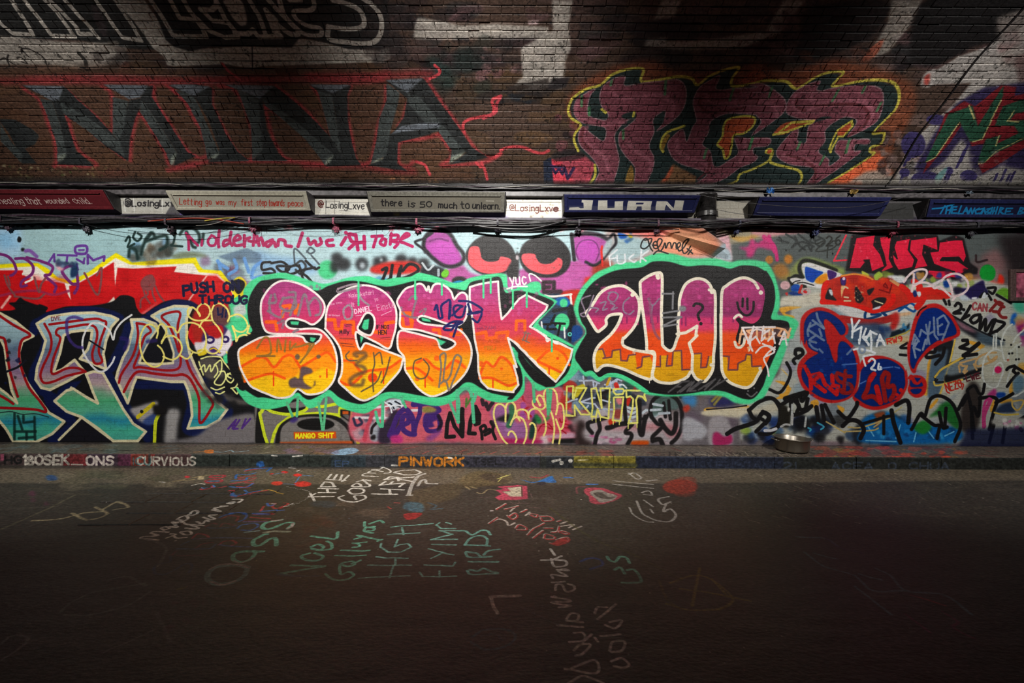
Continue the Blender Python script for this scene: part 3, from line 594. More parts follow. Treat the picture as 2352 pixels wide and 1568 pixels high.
    for x, y, r in ((1195, 500, 15), (1445, 665, 22), (1775, 575, 10), (2018, 530, 26), (2203, 575, 14), (570, 645, 10), (850, 500, 22), (1620, 480, 26)):
        c.oval(x, y, r, r, 'dc6a20', 1.5, .9, crop='F')
    c.oval(395, 482, 12, 12, 'd8501c', 1, crop='G')
    # black eyes and bars of the letters with mint glints
    c.poly("B: 1010,1247 1052,1285 1060,1360 1030,1442 975,1440 908,1392 935,1325 970,1262", '1d1c1e', 1)
    EY = "B: 1010,1247 1052,1285 1060,1360 1030,1442 975,1440 908,1392 935,1325 970,1262"
    w = 'e4ddda'
    for s in (S1, E1, S2, EY):
        c.line(s, 5, w, 1.1, closed=True)
    c.line(K1, 5, w, 1.1, sm=False, closed=True)
    c.line("G: 0,330 40,360 60,390 110,430 130,460 190,510 220,550 290,600", 5.5, w, 2, rough=.2)
    c.line("C: 260,1440 290,1460 300,1500 330,1490 380,1520 420,1525 470,1550", 5.5, w, 1)
    m = '55bd92'
    for s in ("B: 300,1322 382,1325 372,1358 308,1352", "B: 480,1465 535,1475 510,1512 478,1500", "B: 965,1312 1012,1300 1002,1395 970,1402 942,1380", "F: 928,278 962,292 935,352", "F: 1480,112 1555,130 1570,156 1488,142", "F: 1622,302 1705,332 1655,368", "F: 2310,385 2352,430 G: 40,500 20,490"):
        c.poly(s, m, 1, False)
    # tags over the letters: silver, grey, navy, white marker
    g = '8c7a84'
    c.line("B: 130,1090 110,1160 120,1240|160,1080 170,1150 110,1160|230,1120 330,1110 350,1190 280,1230 210,1190 240,1110|290,1060 350,1080 300,1270|370,1270 430,1080 480,1270|460,1180 520,1110 570,1160 570,1250 530,1270|100,1230 200,1290 240,1240|190,1340 240,1320 230,1380|330,1420 370,1400", 6, g, 2, rough=.42)
    c.line("B: 1370,1130 1400,1100 1440,1110 1420,1180 1400,1280 1440,1290|1300,1200 1330,1260 1390,1290|1470,1240 1520,1210 1500,1260", 5, g, 2, rough=.42)
    c.line("B: 830,1170 780,1220 800,1300 850,1290 860,1220 830,1170|900,1030 940,1120 1010,1180|730,1030 870,990 930,1010 740,1060 730,1030", 5, '9a8c94', 1.5, rough=.4)
    c.line("F: 0,390 60,300 110,310 120,440 0,460 160,460|180,420 190,310 220,400|250,420 260,320|300,330 300,400 350,350|340,380 400,370 480,350 450,440|470,360 510,360 390,520", 4.5, '96743c', 1.6, rough=.25)
    c.poly("F: 300,740 290,680 340,650 380,660 400,560 480,570 500,610 420,640 430,700 500,740 520,680 525,720 470,760 380,750", '6c5a5c', 3, rough=.2)
    c.oval(365, 468, 22, 26, '7a6450', 2, crop='F'); c.oval(555, 465, 20, 18, '7a6450', 2, crop='F')
    c.line("F: 900,460 880,440 960,430 980,460 930,500 900,540 960,560 970,600 880,640 840,680 860,720 940,720 960,680", 9, '6a564a', 6, alpha=.75)
    c.line("F: 830,420 800,460 830,500 900,500|1050,430 1060,530 1040,620 1050,780|1060,460 1110,430 1130,530|1120,600 1070,700 940,780|1200,470 1160,620 1120,700|1480,480 1420,510 1410,600 1450,660 1520,650 1550,560 1500,490", 3.2, '6a5c4c', 2)
    c.line("F: 1640,740 1660,560 1650,460 1700,450 1680,680 1740,640 1770,500 1800,450 1840,480 1820,560 1760,700 1730,770 1700,680 1650,710", 4.5, '8a7c70', 1.4, rough=.15)
    n = '1c2060'
    c.line("B: 1600,1220 1620,1180 1640,1290 1670,1290|1670,1290 1660,1190 1700,1150 1740,1140 1740,1280|1740,1150 1730,1300|1760,1270 1830,1200 1850,1190 1800,1180 1770,1210 1790,1280 1850,1280 1880,1190|1820,1140 1920,1150 2030,1220 1940,1250 1900,1170|1900,1260 2020,1240 1990,1330 1940,1300|1690,1370 1780,1360 1850,1330 1760,1330 1680,1390 1750,1400 1790,1340|1810,1340 1770,1460", 5, n, 1.2)
    for t, s, h, wd in (('Kaleskateri', "B: 830,1110 1050,1080", 9, 1.5), ('It', "B: 850,1190 880,1190", 9, 1.5), ('Einste', "B: 1090,1230 1240,1195", 13, 1.6), ('yo', "B: 1060,1140 1090,1135", 8, 1.2), ('the time', "B: 660,1180 765,1160", 4, 1), ('be the best', "B: 650,1275 745,1280", 4, 1)):
        c.text(t, s, h, wd, 'd8b4c4', soft=.8, alpha=.8)
    c.text('DANIEL', "B: 885,1255 1030,1225", 10, 2.2, 'e4c8d4', soft=.8); c.line("B: 890,1275 940,1268|1120,1270 1210,1230", 1.5, 'd8b4c4', .8)
    for t, s, h in (('IF NOT', "B: 1075,1390 1190,1390", 8), ('HEN', "B: 1095,1440 1165,1438", 9), ('Milly', "B: 745,1435 830,1435", 9)):
        c.text(t, s, h, 1.7, '3c2430', soft=.8)
    c.line("B: 745,1475 870,1480|1115,1475 1200,1468|790,1360 830,1350 860,1360|800,1370 840,1366|750,1520 860,1530|770,1545 880,1555", 1.2, '5c3038', .8)
    c.text('HAZAMI', "B: 1985,1400 2150,1395", 7, 1.6, '9c4868', soft=1); c.text('ABI', "F: 2080,345 2190,340", 8, 1.6, 'b85c28', soft=1); c.text('FREJ', "F: 2050,400 2150,400", 7, 1.6, 'b07a20', soft=1)
    c.line("G: 80,320 110,240|110,330 130,250|90,250 150,260|75,310 140,340", 3, '8c7068', 1.2, False)
    for s, l in (("B: 915,960", 54), ("B: 1425,950", 44), ("B: 1665,975", 26), ("B: 2040,940", 42), ("B: 2105,935", 32), ("B: 2305,1040", 40), ("C: 117,1040", 38), ("C: 343,1470", 30)):
        c.drips(s, l, l + 3, 4.6, MINT)
    c.text('yuc', "C: -30,1000 110,985", 26, 3.4, WHT, soft=1); c.line("C: 260,970 190,910 140,900 150,960|-60,1030 20,1010 120,1010", 3.4, WHT, 1)
    c.text('EL', "C: 270,1055 420,1050", 22, 9, '3c2a34', soft=4)

def between():
    # the gap between the two pieces
    c = W
    c.poly("C: 250,1080 560,1040 620,1100 540,1200 560,1420 540,1540 300,1400 220,1340 380,1150", '3c4a5c', 3, False)
    c.poly("C: 430,1060 600,1040 600,1110 540,1190 490,1180 440,1110", 'b43428', 4); c.poly("C: 370,1130 450,1100 500,1130 520,1200 400,1180", '2468a4', 3); c.line("C: 280,1090 360,1100 520,1080|510,1080 520,1170", 5, 'e0d8d4', 1)
    c.poly("C: 250,1330 300,1280 370,1270 360,1440 280,1400", '34506c', 3); c.poly("C: 490,1200 540,1200 560,1400 520,1500 490,1480", '1f1f22', 3); c.poly("C: 530,1370 600,1370 620,1440 560,1500 520,1500", '1e4c84', 3)
    c.oval(435, 1330, 68, 78, MINT, 1.5, crop='C'); c.oval(450, 1160, 36, 40, MINT, 2, crop='C'); c.ring(505, 1440, 14, 14, 3, '64b8b0', crop='C')
    c.line("C: 250,1330 260,1420|455,1380 460,1470", 4, 'dcdcdc', 1)
    c.line("C: 370,1270 330,1350 270,1350|310,1350 300,1395 380,1395|340,1340 460,1345|420,1345 395,1460", 5, '1c1c1e', 1, False); c.dot("C: 375,1355", 3, '1c1c1e')
    c.line("C: 360,1230 490,1210 500,1250", 8, '2c2c30', 3)

def two_up():
    c = W
    c.poly("C: 545,1545 640,1440 632,1385 585,1330 543,1230 550,1150 590,1055 650,975 740,888 850,838 960,798 1100,788 1180,748 1260,718 1350,708 1450,718 1600,758 1800,756 1950,790 2020,775 2150,770 2270,790 D: 30,790 80,850 120,950 150,1080 150,1200 135,1262 230,1278 300,1310 322,1350 292,1420 270,1480 H: 240,310 200,430 150,560 90,680 30,800 0,840 G: 2200,855 2120,892 1990,880 1900,830 1780,812 1600,815 1400,825 1260,815 1190,800 1080,730 960,665 850,650 770,690 690,640 640,640 570,560 545,470 565,400", MINT, 2.5)
    c.poly("C: 655,1440 648,1385 612,1330 585,1240 592,1160 640,1060 720,970 830,900 960,858 1150,838 1250,788 1400,788 1550,828 1700,820 1850,830 1950,850 2050,822 2180,830 2260,870 D: 30,870 70,930 102,1010 112,1110 100,1200 76,1300 160,1312 225,1330 240,1370 235,1400 H: 200,260 170,330 100,480 40,620 0,735 G: 2160,840 2060,842 1900,780 1760,772 1560,800 1400,808 1250,790 1150,758 1000,672 880,622 770,650 720,612 650,610 590,540 552,470 590,370 650,270", '1e1d1f', 1.4)
    c.line("G: 650,620 700,610 770,670 850,632 960,640 1090,708 1200,785", 9, MINT, 1.2)
    UG = [(630, '98406c'), (660, 'a4447a'), (700, '943c6c'), (722, '8c3868'), (730, 'b84474'), (755, 'c04868'), (768, 'cc5a28'), (800, 'cc5420'), (822, 'd05c1c'), (860, 'd0601c'), (940, 'd0601c')]
    T2 = "C: 900,1008 980,1005 1050,1040 1110,1100 1132,1180 1120,1290 1080,1380 1000,1470 G: 985,300 980,350 1010,380 1100,410 1250,438 1265,500 1250,600 1232,668 1130,640 1000,582 870,545 800,550 742,592 722,500 735,420 780,350 870,270 930,190 965,110 962,82 870,92 832,130 832,180 780,228 750,235 700,160 652,72 C: 655,1240 690,1202 725,1150 770,1080 830,1032"
    TU = "C: 1290,890 1330,915 1336,1050 1330,1250 1338,1500 G: 1345,370 1400,412 1440,390 1468,310 1485,265 1478,180 1490,50 C: 1495,1120 1540,1000 1620,945 1700,945 1760,980 1790,1040 1812,1080 1815,1300 G: 1815,300 1800,450 1792,580 1740,670 1700,688 1640,660 1600,600 1560,650 1480,690 1400,705 1300,690 1250,640 1265,540 1265,430 1203,412 C: 1195,1500 1172,1300 1150,1150 1140,1000 1150,960 1220,912"
    TP = "C: 1880,1060 1920,1000 2000,950 2080,932 2180,960 2245,1010 2262,1080 2250,1180 2220,1290 2150,1345 2060,1315 2030,1290 2000,1310 2030,1350 G: 2020,230 2000,310 2040,360 2080,330 2110,250 2330,250 2340,360 2290,500 2230,600 2150,720 2080,750 1950,700 1885,620 1870,500 1868,300 C: 1868,1300"
    for s in (T2, TU, TP):
        c.poly(s, grad=UG, wob=4, soft=.6)
    rg = random.Random(9)
    for x0, x1 in ((1370, 1465), (1475, 1520), (1565, 1640), (1665, 1750)):
        for _ in range(16):
            c.oval(rg.uniform(x0, x1), rg.uniform(648, 712), rg.uniform(2, 6), rg.uniform(2, 6), rg.choice(['c85a98', 'bc5090', 'b04c84']), 2, .55)
    for x in (1428, 1440, 1465, 1495, 1511, 1517, 1566, 1575, 1635, 1684):
        c.drips("X: %d,728" % x, 8, 20, 4, '8c3464')
    yl = 'c89c20'
    for s in ("G: 735,430 745,405 815,405 825,470 880,470 890,410 950,405 965,500 1020,505 1035,450 1095,450 1105,520 1110,565 1150,560 1160,475 1225,465 1260,540 1250,600 1230,665 1130,640 1000,582 870,545 800,550 745,590 725,500",
              "G: 1260,555 1310,555 1320,455 1385,455 1390,550 1430,545 1435,410 1505,410 1515,580 1580,580 1600,600 1560,650 1480,690 1400,705 1300,690 1252,640", "G: 1605,590 1625,440 1690,435 1690,560 1735,560 1750,470 1800,450 1792,580 1740,670 1700,688 1640,660", "G: 1872,470 1920,465 1935,585 2015,580 2030,520 2085,500 2090,450 2140,455 2150,555 2240,550 2230,600 2150,720 2080,750 1950,700 1885,620"):
        c.poly(s, yl, .8, False)
    c.line("G: 745,405 800,395 825,470 805,480 880,470 890,410 960,400 965,500 1020,505 1035,455 1095,445|1110,570 1150,555 1160,470 1225,460|1255,555 1320,555 1320,460|1385,455 1375,550 1425,545 1435,415 1510,410 1515,585 1580,580|1625,440 1690,435 1685,565 1735,560 1755,465|1890,460 1940,465 1930,585 2015,585 2020,525 2085,495 2095,445 2140,450 2145,555 2230,550", 3.6, '7a4c50', 1.2, False, rough=.2)
    w = 'dcd6c8'
    c.line(T2, 7.2, w, 1.2, closed=True)
    c.line("C: 1760,1040 1800,1045 1815,1100 1815,1300 G: 1815,300 1800,450 1792,580 1740,670 1700,688 1640,660 1600,600 1560,650 1480,690 1400,705 1300,690 1250,640 1265,540 1265,430 1203,412 C: 1195,1500 1172,1300 1150,1150 1138,1000 1150,960 1220,912 1290,888 1332,905 1336,1050 1330,1250 1338,1500 G: 1345,370 1400,412 1440,390 1468,310 1485,265 1478,180 1490,50 C: 1495,1120 1540,1000 1620,945 1700,945 1755,980 1780,1020", 7.2, w, 1.2)
    c.line("G: 1470,262 1550,250 1610,215 1650,190 1640,270 1650,275 1580,345 1610,450 1605,600", 7, w, 1.2, False)
    c.line("C: 1868,1300 1875,1060 1920,1000 2000,950 2080,932 2160,965 2200,1025|1868,1260 1865,1300 G: 1870,500 1885,620 1950,700 2080,745 2150,715 2190,650 2225,590", 7.2, w, 1.2)
    c.dot("C: 1070,1085 1295,915 1785,1060 2225,1065 1300,930", 5, w); c.dot("G: 1778,540 2218,572", 4, w)
    c.line("C: 1985,1295 2005,1275 2030,1265 2055,1285", 6, w, 1); c.line("G: 1990,335 2005,375 2040,382 2070,350 2080,300", 6.5, w, 1)
    c.drips("G: 1090,410 1075,410", 5, 8, 2, w); c.drips("G: 1222,670", 8, 10, 2, w)
    k = '262024'
    c.line("C: 1620,1185 1640,1165 1690,1175 1700,1210 1660,1260 1670,1310", 6, k, 1); c.dot("C: 1685,1345", 3.8, k)
    c.line("C: 2012,1155 2030,1220 2075,1265 2120,1265 2155,1220 2160,1150|2062,1120 2060,1190|2103,1120 2105,1215", 5.4, k, 1)
    s = '8a7c8c'
    c.line("C: 690,1090 610,1130 640,1230 600,1260 650,1270 720,1090|690,1200 760,1210 740,1240|850,1070 900,1060 940,1090 900,1150 850,1120 870,1060|780,1160 830,1150 800,1220 840,1210|870,1160 910,1180 880,1220 930,1200|1040,1110 990,1160 990,1230 1040,1260 1080,1230|1210,1120 1250,1180 1310,1120|1250,1180 1240,1250", 3.6, s, 1.5, rough=.35)
    c.line("C: 1220,1120 1240,1280 1270,1420 1310,1480", 6, '8c5c74', 2.5, alpha=.8)
    g = '808084'
    c.line("C: 1340,1075 1440,1075|1435,1060 1430,1210|1345,1250 1480,1230|1345,1290 1510,1285 1350,1360|1350,1370 1470,1350", 4.5, g, 1.5, False)
    c.oval(1520, 1210, 34, 28, g, 2.5, crop='C')
    c.text('FINLAY', "G: 1390,790 1800,760", 22, 4, '5c5a5c', soft=2, slant=4)
    c.line("G: 2100,800 2140,825 2190,785", 3.4, '6c6a6c', 1.5); c.dot("G: 2110,775 2165,750", 2.2, '6c6a6c')
    # peach and white signature at the right end
    p, q = 'e0b490', 'e0d8d8'
    c.poly("C: 2060,1385 2352,1385 D: 240,1380 250,1440 200,1480 100,1470 0,1480 C: 2200,1470 2070,1480", '8c6c6c', 4, False, .6)
    c.line("C: 2030,1520 2040,1460 2060,1385 2100,1470|2040,1440 2090,1440|2150,1400 2100,1410 2140,1440 2120,1470|2190,1380 2190,1470|2260,1390 2260,1470|2330,1400 2330,1480 D: 20,1480", 5, p, 1, False)
    c.line("D: 0,1390 120,1380 200,1400 240,1450|60,1400 60,1480|170,1400 140,1450 230,1470|250,1390 220,1470", 5, p, 1, False)
    c.line("C: 2055,1380 2352,1375|2160,1370 2110,1520 2180,1460 2215,1520|2060,1385 2110,1500 2150,1590|2250,1370 2230,1500 2260,1470|2290,1500 2352,1430", 4.4, q, 1, False)
    c.line("D: 150,1530 195,1415 215,1535|160,1490 205,1480|0,1440 60,1400|90,1420 110,1520", 4.4, q, 1, False)
    c.line("G: 2120,410 2160,230 2290,240|2180,430 2230,380 2300,370 2352,400|2260,470 2290,430 2352,380", 4.2, q, 1); c.line("H: 0,350 60,380 105,420 60,450 10,480 40,560 55,640", 4.2, q, 1)
    c.text('?', "G: 2105,420 2120,420", 10, 3, p)
for _k, _x, _y in (('a', 1780, 590), ('b', 2052, 590), ('c', 1780, 780), ('d', 2052, 780), ('e', 1600, 880), ('f', 1300, 860), ('g', 780, 900), ('h', 1050, 880)):
    CROP[_k] = (_x, _y, 7.84)

def bottom_strip():
    # drawn before the big letters: silver piece, pinks, small tags along the foot of the wall
    c = W
    c.poly("F: -20,900 900,860 930,1250 -20,1250", '7c7876', 3, False)
    c.blobs(600, 945, 800, 1016, 60, 2, 6, ['8c8886', '6c6866', '9c9896', '747070'], 2, .5, 71)
    c.poly("F: 60,870 480,850 480,900 420,950 300,985 130,965 40,930", '201f1f', 2)
    c.poly("F: 250,900 400,860 480,880 520,905 420,920 330,930", '7c7876', 2)
    c.poly("F: 0,960 30,960 90,1260 -10,1260", '201f1f', 2)
    yl = 'c4d040'
    c.line("F: 40,960 75,930 150,965 300,985 430,950 470,905 560,915 620,910 720,890", 7, yl, 1)
    c.line("F: 45,960 25,975 50,1090 70,1180 100,1260|130,1260 155,1160 190,1090 280,1020 420,985 560,975 720,990 745,1000 748,930 860,935 855,1070 880,1120 915,1255", 7.5, yl, 1.2, False)
    c.poly("F: 165,1260 180,1150 220,1070 320,1010 460,985 600,985 720,1005 800,1060 850,1130 880,1260 855,1260 820,1140 760,1070 660,1020 520,1005 380,1015 270,1060 215,1130 205,1260", '201f1f', 1)
    c.poly("F: 750,940 845,945 835,1060 800,1030 750,1000", '201f1f', 1, False); c.poly("F: 770,955 825,955 825,985 770,985", 'b8602c', 2, False); c.poly("F: 775,990 825,990 822,1030 790,1010", '6c6866', 2)
    c.oval(530, 1075, 168, 54, '1a1919', 1, crop='F')
    c.poly("F: 330,1145 710,1140 715,1200 335,1208", 'c2581c', 1, False)
    c.text('MANGO', "F: 350,1198 520,1196", 10, 3.2, 'dcd438', soft=1); c.text('SHIT', "F: 555,1196 690,1194", 10, 3.2, 'dcd438', soft=1)
    c.poly("F: 205,1235 860,1225 865,1262 205,1265", 'b45c30', 3, False)
    c.poly("F: 290,1040 350,1005 370,1030 330,1060", '4a3c78', 4)
    # pink field
    c.poly("g: 230,300 560,260 1300,150 1900,200 2352,0 h: 900,300 1250,200 1900,100 2160,960 2000,1040 800,1080 0,1060 g: 1700,900 300,900", 'c06a78', 6)
    c.blobs(990, 920, 1120, 1005, 30, 8, 22, ['c46474', 'cc7480', 'b85c74', 'c87888'], 8, .6, 72)
    c.blobs(815, 940, 900, 1012, 22, 6, 14, ['a8a4a8', '2c3048', 'b06070', 'b8b4b8', '50485c', 'c47080'], 4, .85, 73)
    c.line("g: 280,460 880,470|300,330 780,260|1300,330 1500,330|800,280 800,480", 6, 'd4ccd0', 1.5, False); c.line("g: 590,340 560,480 480,700 450,860", 9, 'b85464', 3)
    c.poly("g: 540,640 600,560 700,600 740,700 700,880 560,860", 'a4a8b0', 4); c.line("g: 660,560 590,640 570,740", 6, '2c2426', 2); c.poly("g: 570,790 640,770 640,850 560,850", '2a2628', 3); c.line("g: 250,480 300,600 400,560 360,480", 6, '3a3850', 3)
    c.poly("g: 720,620 800,560 1000,300 1100,500 950,800 900,930 700,900", '3a3040', 6)
    c.poly("g: 830,200 900,140 1080,130 1150,220 1130,280 1050,300 960,330 900,260", 'c8d0d8', 3); c.line("g: 850,210 900,200 940,230|1000,170 1060,200 1100,230|900,260 940,310|960,260 980,300|1030,250 1090,270", 3.5, '30343c', 1)
    c.line("g: 790,170 900,250 940,370|820,260 940,250 1140,240", 3.5, 'd4d8dc', 1)
    P = '4c3274'
    c.line("g: 900,780 960,640 1050,420 1180,310 1290,420 1330,560 1340,720|1000,780 1100,620 1240,540 1230,430 1150,440 1120,560 1150,680 1250,750 1350,760", 12, P, 2)
    c.line("g: 1340,740 1380,560 1440,400 1440,240 1320,230 1400,140 1540,95|1450,230 1600,210 1740,270 1790,340 1600,390 1560,470 1750,420 1800,540 1780,680 1600,700 1540,600", 10, P, 1.5); c.poly("g: 1530,420 1700,400 1790,480 1680,540 1700,620 1560,640 1500,560", P, 3); c.line("g: 1780,430 1830,560 1780,680", 8, '281c34', 3)
    c.poly("g: 880,700 1060,680 1000,820 900,850", P, 4); c.poly("g: 920,800 1100,780 1130,900 950,910", 'b44480', 4); c.poly("g: 1550,830 1780,690 1850,680 1760,800 1640,880", '84508c', 6, alpha=.8)
    c.poly("g: 1500,280 1620,260 1740,310 1700,360 1510,370", '8c8450', 4)
    K = '221f20'
    c.line("g: 2060,800 1920,810 1940,560 1990,380 2070,620 2210,800 2220,560 2200,330", 9, K, 1.2, False); c.line("h: 90,470 80,700 80,900", 11, K, 1.5, False)
    c.line("h: 320,905 210,900 240,700 300,520|330,420 400,560 390,720 330,740", 9, K, 1.5, False); c.poly("h: 200,700 250,560 320,440 400,560 420,680 340,745 280,720 240,900 200,890", K, 1)
    c.line("h: 450,1000 440,880 420,800 490,760 520,820 480,880 580,830 590,880 500,930|610,690 660,720 640,860 690,1000", 7, K, 1.2); c.poly("h: 580,690 700,680 680,790 640,800", K, 2)
    for s in ("h: 450,300 470,380", "h: 520,360 535,420", "h: 560,470 600,400 640,350"): c.line(s, 9, '3a2c34', 2)
    # lilac and green behind the yellow bubble letters
    c.poly("h: 600,500 800,380 960,420 1050,700 1250,700 1240,1000 900,1000 750,860", '9a6c98', 7); c.blobs(1150, 940, 1210, 1000, 16, 5, 14, ['b898bc', '8c5c90', 'c4b8c8', 'a87cac'], 4, .7, 74, flat=.5)
    c.poly("h: 700,640 960,540 930,680 800,690", '2a2628', 5); c.line("h: 980,420 990,600 930,760", 13, '34704c', 4, alpha=.85)
    for s in ("h: 1190,390 1200,430", "h: 1340,500 1350,600", "h: 1180,560 1190,600"): c.line(s, 14, 'a05c98', 3)
    c.line("h: 1180,240 1200,300 1330,390 1220,480 1330,600", 5, 'a4303c', 2); c.poly("h: 1240,0 1340,0 1420,400 1280,420 1200,250", 'b05c74', 5)
    c.poly("h: 1360,640 1440,560 1420,800 1360,1010 1290,1010 1310,800", '23443c', 4); c.poly("h: 1400,560 1500,620 1520,720 1440,720", '34804c', 4); c.line("h: 1640,620 1560,740 1580,800", 8, '3a8c4c', 4, alpha=.8)
    c.poly("h: 1420,900 1500,740 1700,640 2060,640 2160,980 1760,1010 1560,1050", 'c0586c', 5, False); c.poly("h: 1500,960 1900,900 2100,880 2150,985 1800,1000", 'c4a4b4', 6); c.poly("h: 1500,980 1600,940 1640,1080 1520,1080", 'd0c0c4', 6)
    c.line("h: 1460,860 1520,760 1640,730 1740,840|1640,800 1720,830|1850,640 1870,700 1960,680|1940,730 2000,750|1940,800 2040,800|1880,840 1960,900", 3, 'a02838', 1)
    c.poly("h: 880,1000 1480,1020 1480,1075 900,1075", 'a42c64', 5); c.poly("h: 1700,1010 2170,985 2200,1080 1740,1080", '201f20', 3, False)
    c.poly("h: 2090,620 2300,600 2352,700 2352,1100 2160,1080 2180,900", '3a2c2c', 8); c.blobs(1312, 955, 1350, 1015, 14, 5, 12, ['3c2a28', '282224', '5c2c28', '4a3c3c'], 4, .9, 75)

def behind_right():
    # pale, busy ground around KNIT and right of the 2UP piece
    c = W
    c.blobs(1290, 850, 1500, 960, 60, 7, 18, ['2c3440', '5c7c98', '88a0b0', '1f2228', '3c5c54', 'a83c34', '4c6c84', '9caab4'], 3, .9, 81)
    c.blobs(1330, 950, 1560, 1012, 40, 12, 26, ['a8a0a4', 'b8b0b4', 'b88c94', '9c989c', 'a87880'], 8, .9, 82)
    c.poly("f: 200,870 330,860 480,1260 200,1260", '352a2a', 10); c.poly("f: 440,900 1500,860 1520,1190 420,1200", 'a8a2a6', 10)
    c.poly("f: 600,920 1800,880 1900,980 1300,1000 700,980", 'b4777e', 12, alpha=.7)
    c.blobs(1350, 1000, 1450, 1018, 18, 4, 9, ['b04c84', 'a04070', '5c3c48', 'c8b8c0'], 3, .8, 83, flat=.5); c.poly("f: 1190,1200 1470,1195 1460,1270 1200,1270", 'b4541c', 4)
    wl = 'b4bccc'
    c.line("f: 240,110 480,105 600,160|310,30 330,200|490,110 500,220|560,150 520,260|0,510 120,460 200,440|280,490 460,420 520,420|300,500 520,530 600,640|400,560 350,620|660,460 800,500|670,620 840,630|700,180 760,180 920,80 1000,110|730,220 920,90 880,240|790,100 820,250", 4, wl, 1.2, False)
    c.line("f: 1080,580 1200,620 1280,600|1080,640 1190,700 1280,660|1100,760 1200,770 1280,740|1100,830 1170,850|1570,530 1740,560|1530,640 1700,630|1380,690 1440,640 1500,640|1680,700 1860,680|1500,740 1640,720 1560,780", 6, 'b8c0c8', 1.5, False)
    c.line("f: 900,200 960,190 1020,180 1090,240|960,190 900,270 860,260", 4, 'd0d4d8', 1)
    c.line("f: 160,270 300,220|180,370 260,260", 12, 'b8ac38', 3); c.line("f: 790,60 740,180", 6, 'c09c40', 1.5); c.poly("f: 860,170 920,140 960,240 900,270", 'b83c34', 2)
    c.poly("f: 760,830 830,800 900,880 800,920", 'b4402c', 3); c.poly("f: 900,430 1040,420 1010,520 940,540", 'c08084', 3); c.poly("f: 1100,430 1170,410 1130,560 1090,540", 'b0382c', 2); c.poly("f: 870,650 990,640 980,780 880,780", '8c4a44', 3)
    K = '242123'
    for s, w in (("f: 420,860 570,820 720,780", 9), ("f: 390,880 400,960 470,1050", 9), ("f: 590,850 610,980 560,1080 520,1250", 9), ("f: 740,960 800,950 930,900 1080,880", 11), ("f: 1190,900 1090,1000 1080,1050 1160,1060 1180,1120 1110,1250", 9),
                 ("f: 1320,480 1320,700 1330,1000 1370,1080 1400,900 1430,760", 11), ("f: 1540,760 1520,640 1560,480 1660,390 1800,350 1930,400 2020,480 2080,620 2090,780 2080,960 2000,1130 1900,1230", 9),
                 ("f: 1540,760 1640,880 1740,920 1660,1020 1560,1120 1560,1200", 9), ("f: 1700,820 1780,960 1900,1060 1970,940 1980,700", 11), ("f: 1760,510 1790,760", 7), ("f: 1850,470 1860,660 1880,800", 7),
                 ("f: 1570,1180 1690,1170 1750,1290", 11), ("f: 2070,400 2150,330 2250,310 2352,330", 8), ("f: 1040,440 1060,640 1080,880", 9), ("f: 640,340 800,280", 7), ("f: 1300,800 1430,790 1480,720", 7)):
        c.line(s, w, K, 3)
    c.poly("f: 1540,480 1680,380 1900,380 2000,480 2030,600 1860,640 1700,700 1540,740", '48605c', 5, alpha=.75); c.poly("f: 1880,430 2000,520 2000,600 1930,620 1870,560", '5c6c6c', 4)
    c.line("f: 1540,760 1520,640 1560,480 1660,390 1800,350 1930,400 2020,480 2080,620", 8, K, 2)
    c.line("f: 1760,510 1790,760|1850,470 1880,800", 7, K, 2); c.line("f: 1570,530 1740,560|1530,640 1700,630|1680,700 1860,690", 6, 'b0b8c0', 1.5, False)
    c.poly("f: 2080,380 2280,340 2352,400 2330,560 2200,560 2100,480", '4c80a8', 8); c.poly("f: 2100,600 2200,540 2230,620 2150,680", 'a8483c', 4)
    c.poly("f: 2120,780 2352,820 e: 200,840 100,1000 0,1000 f: 2200,1200 2100,1100", 'a4a4aa', 6)
    # KNIT outline
    y = 'd2cf7e'
    c.line("f: 0,740 130,745 5,720 15,215 130,205 120,420 140,440 190,240 370,240 240,480 430,700 420,720 270,715 155,550 160,740", 4.2, y, 1, False)
    c.line("f: 455,760 480,600 455,260 540,240 645,600 620,250 790,245 765,790 620,760 570,620 540,760 455,750", 4.2, y, 1, False)
    c.line("f: 855,265 1020,255 1050,290 1020,350 900,360 855,310 855,265|870,410 1035,405 1000,700 980,840 840,820 870,640 860,420|1080,280 1280,290 1455,270 1410,370 1440,470 1380,400 1300,380 1260,460 1280,640 1285,870 1120,880 1160,760 1200,600 1210,440 1160,390 1090,410 1085,280", 4.4, y, 1, False)
    c.drips("f: 470,760 540,780 620,770 850,830 960,840 1120,880 1280,880", 4, 12, 2.4, y)
    # yellow bubble name on the pink
    y = 'e2d890'
    c.line("h: 910,1100 820,1000 730,820 670,640 660,520 690,410 760,370 830,400 870,470 870,690|870,460 900,370 960,330 1030,380 1050,470 1030,580 960,750|1080,600 1070,520 1110,480 1180,470 1250,500 1280,560 1290,640|960,740 1010,640 1090,605 1180,640 1230,740 1250,850 1240,980 1200,1080|1090,610 1130,670|920,930 940,880 990,865 1040,920 1070,1000 1050,1060", 4.4, y, 1)
    c.line("h: 1285,580 1310,500 1380,460 1460,470 1520,540 1570,620 1600,740 1590,860 1560,940|1310,740 1340,715 1390,740 1415,830 1400,960 1360,1070|1490,400 1440,300 1390,290 1360,340 1390,420 1500,470 1570,440 1590,380 1540,260 1490,215 1445,240 1450,310 1500,390|1580,380 1560,240 1580,140 1640,85 1710,90 1780,170 1800,280 1810,400 1780,560|1580,390 1680,500 1730,640 1750,800 1740,950 1720,1070|1800,400 1850,360 1900,400 1920,520 1925,660 1900,790 1850,820 1780,650|1840,810 1860,900 1850,1000 1835,1090", 4.4, y, 1)

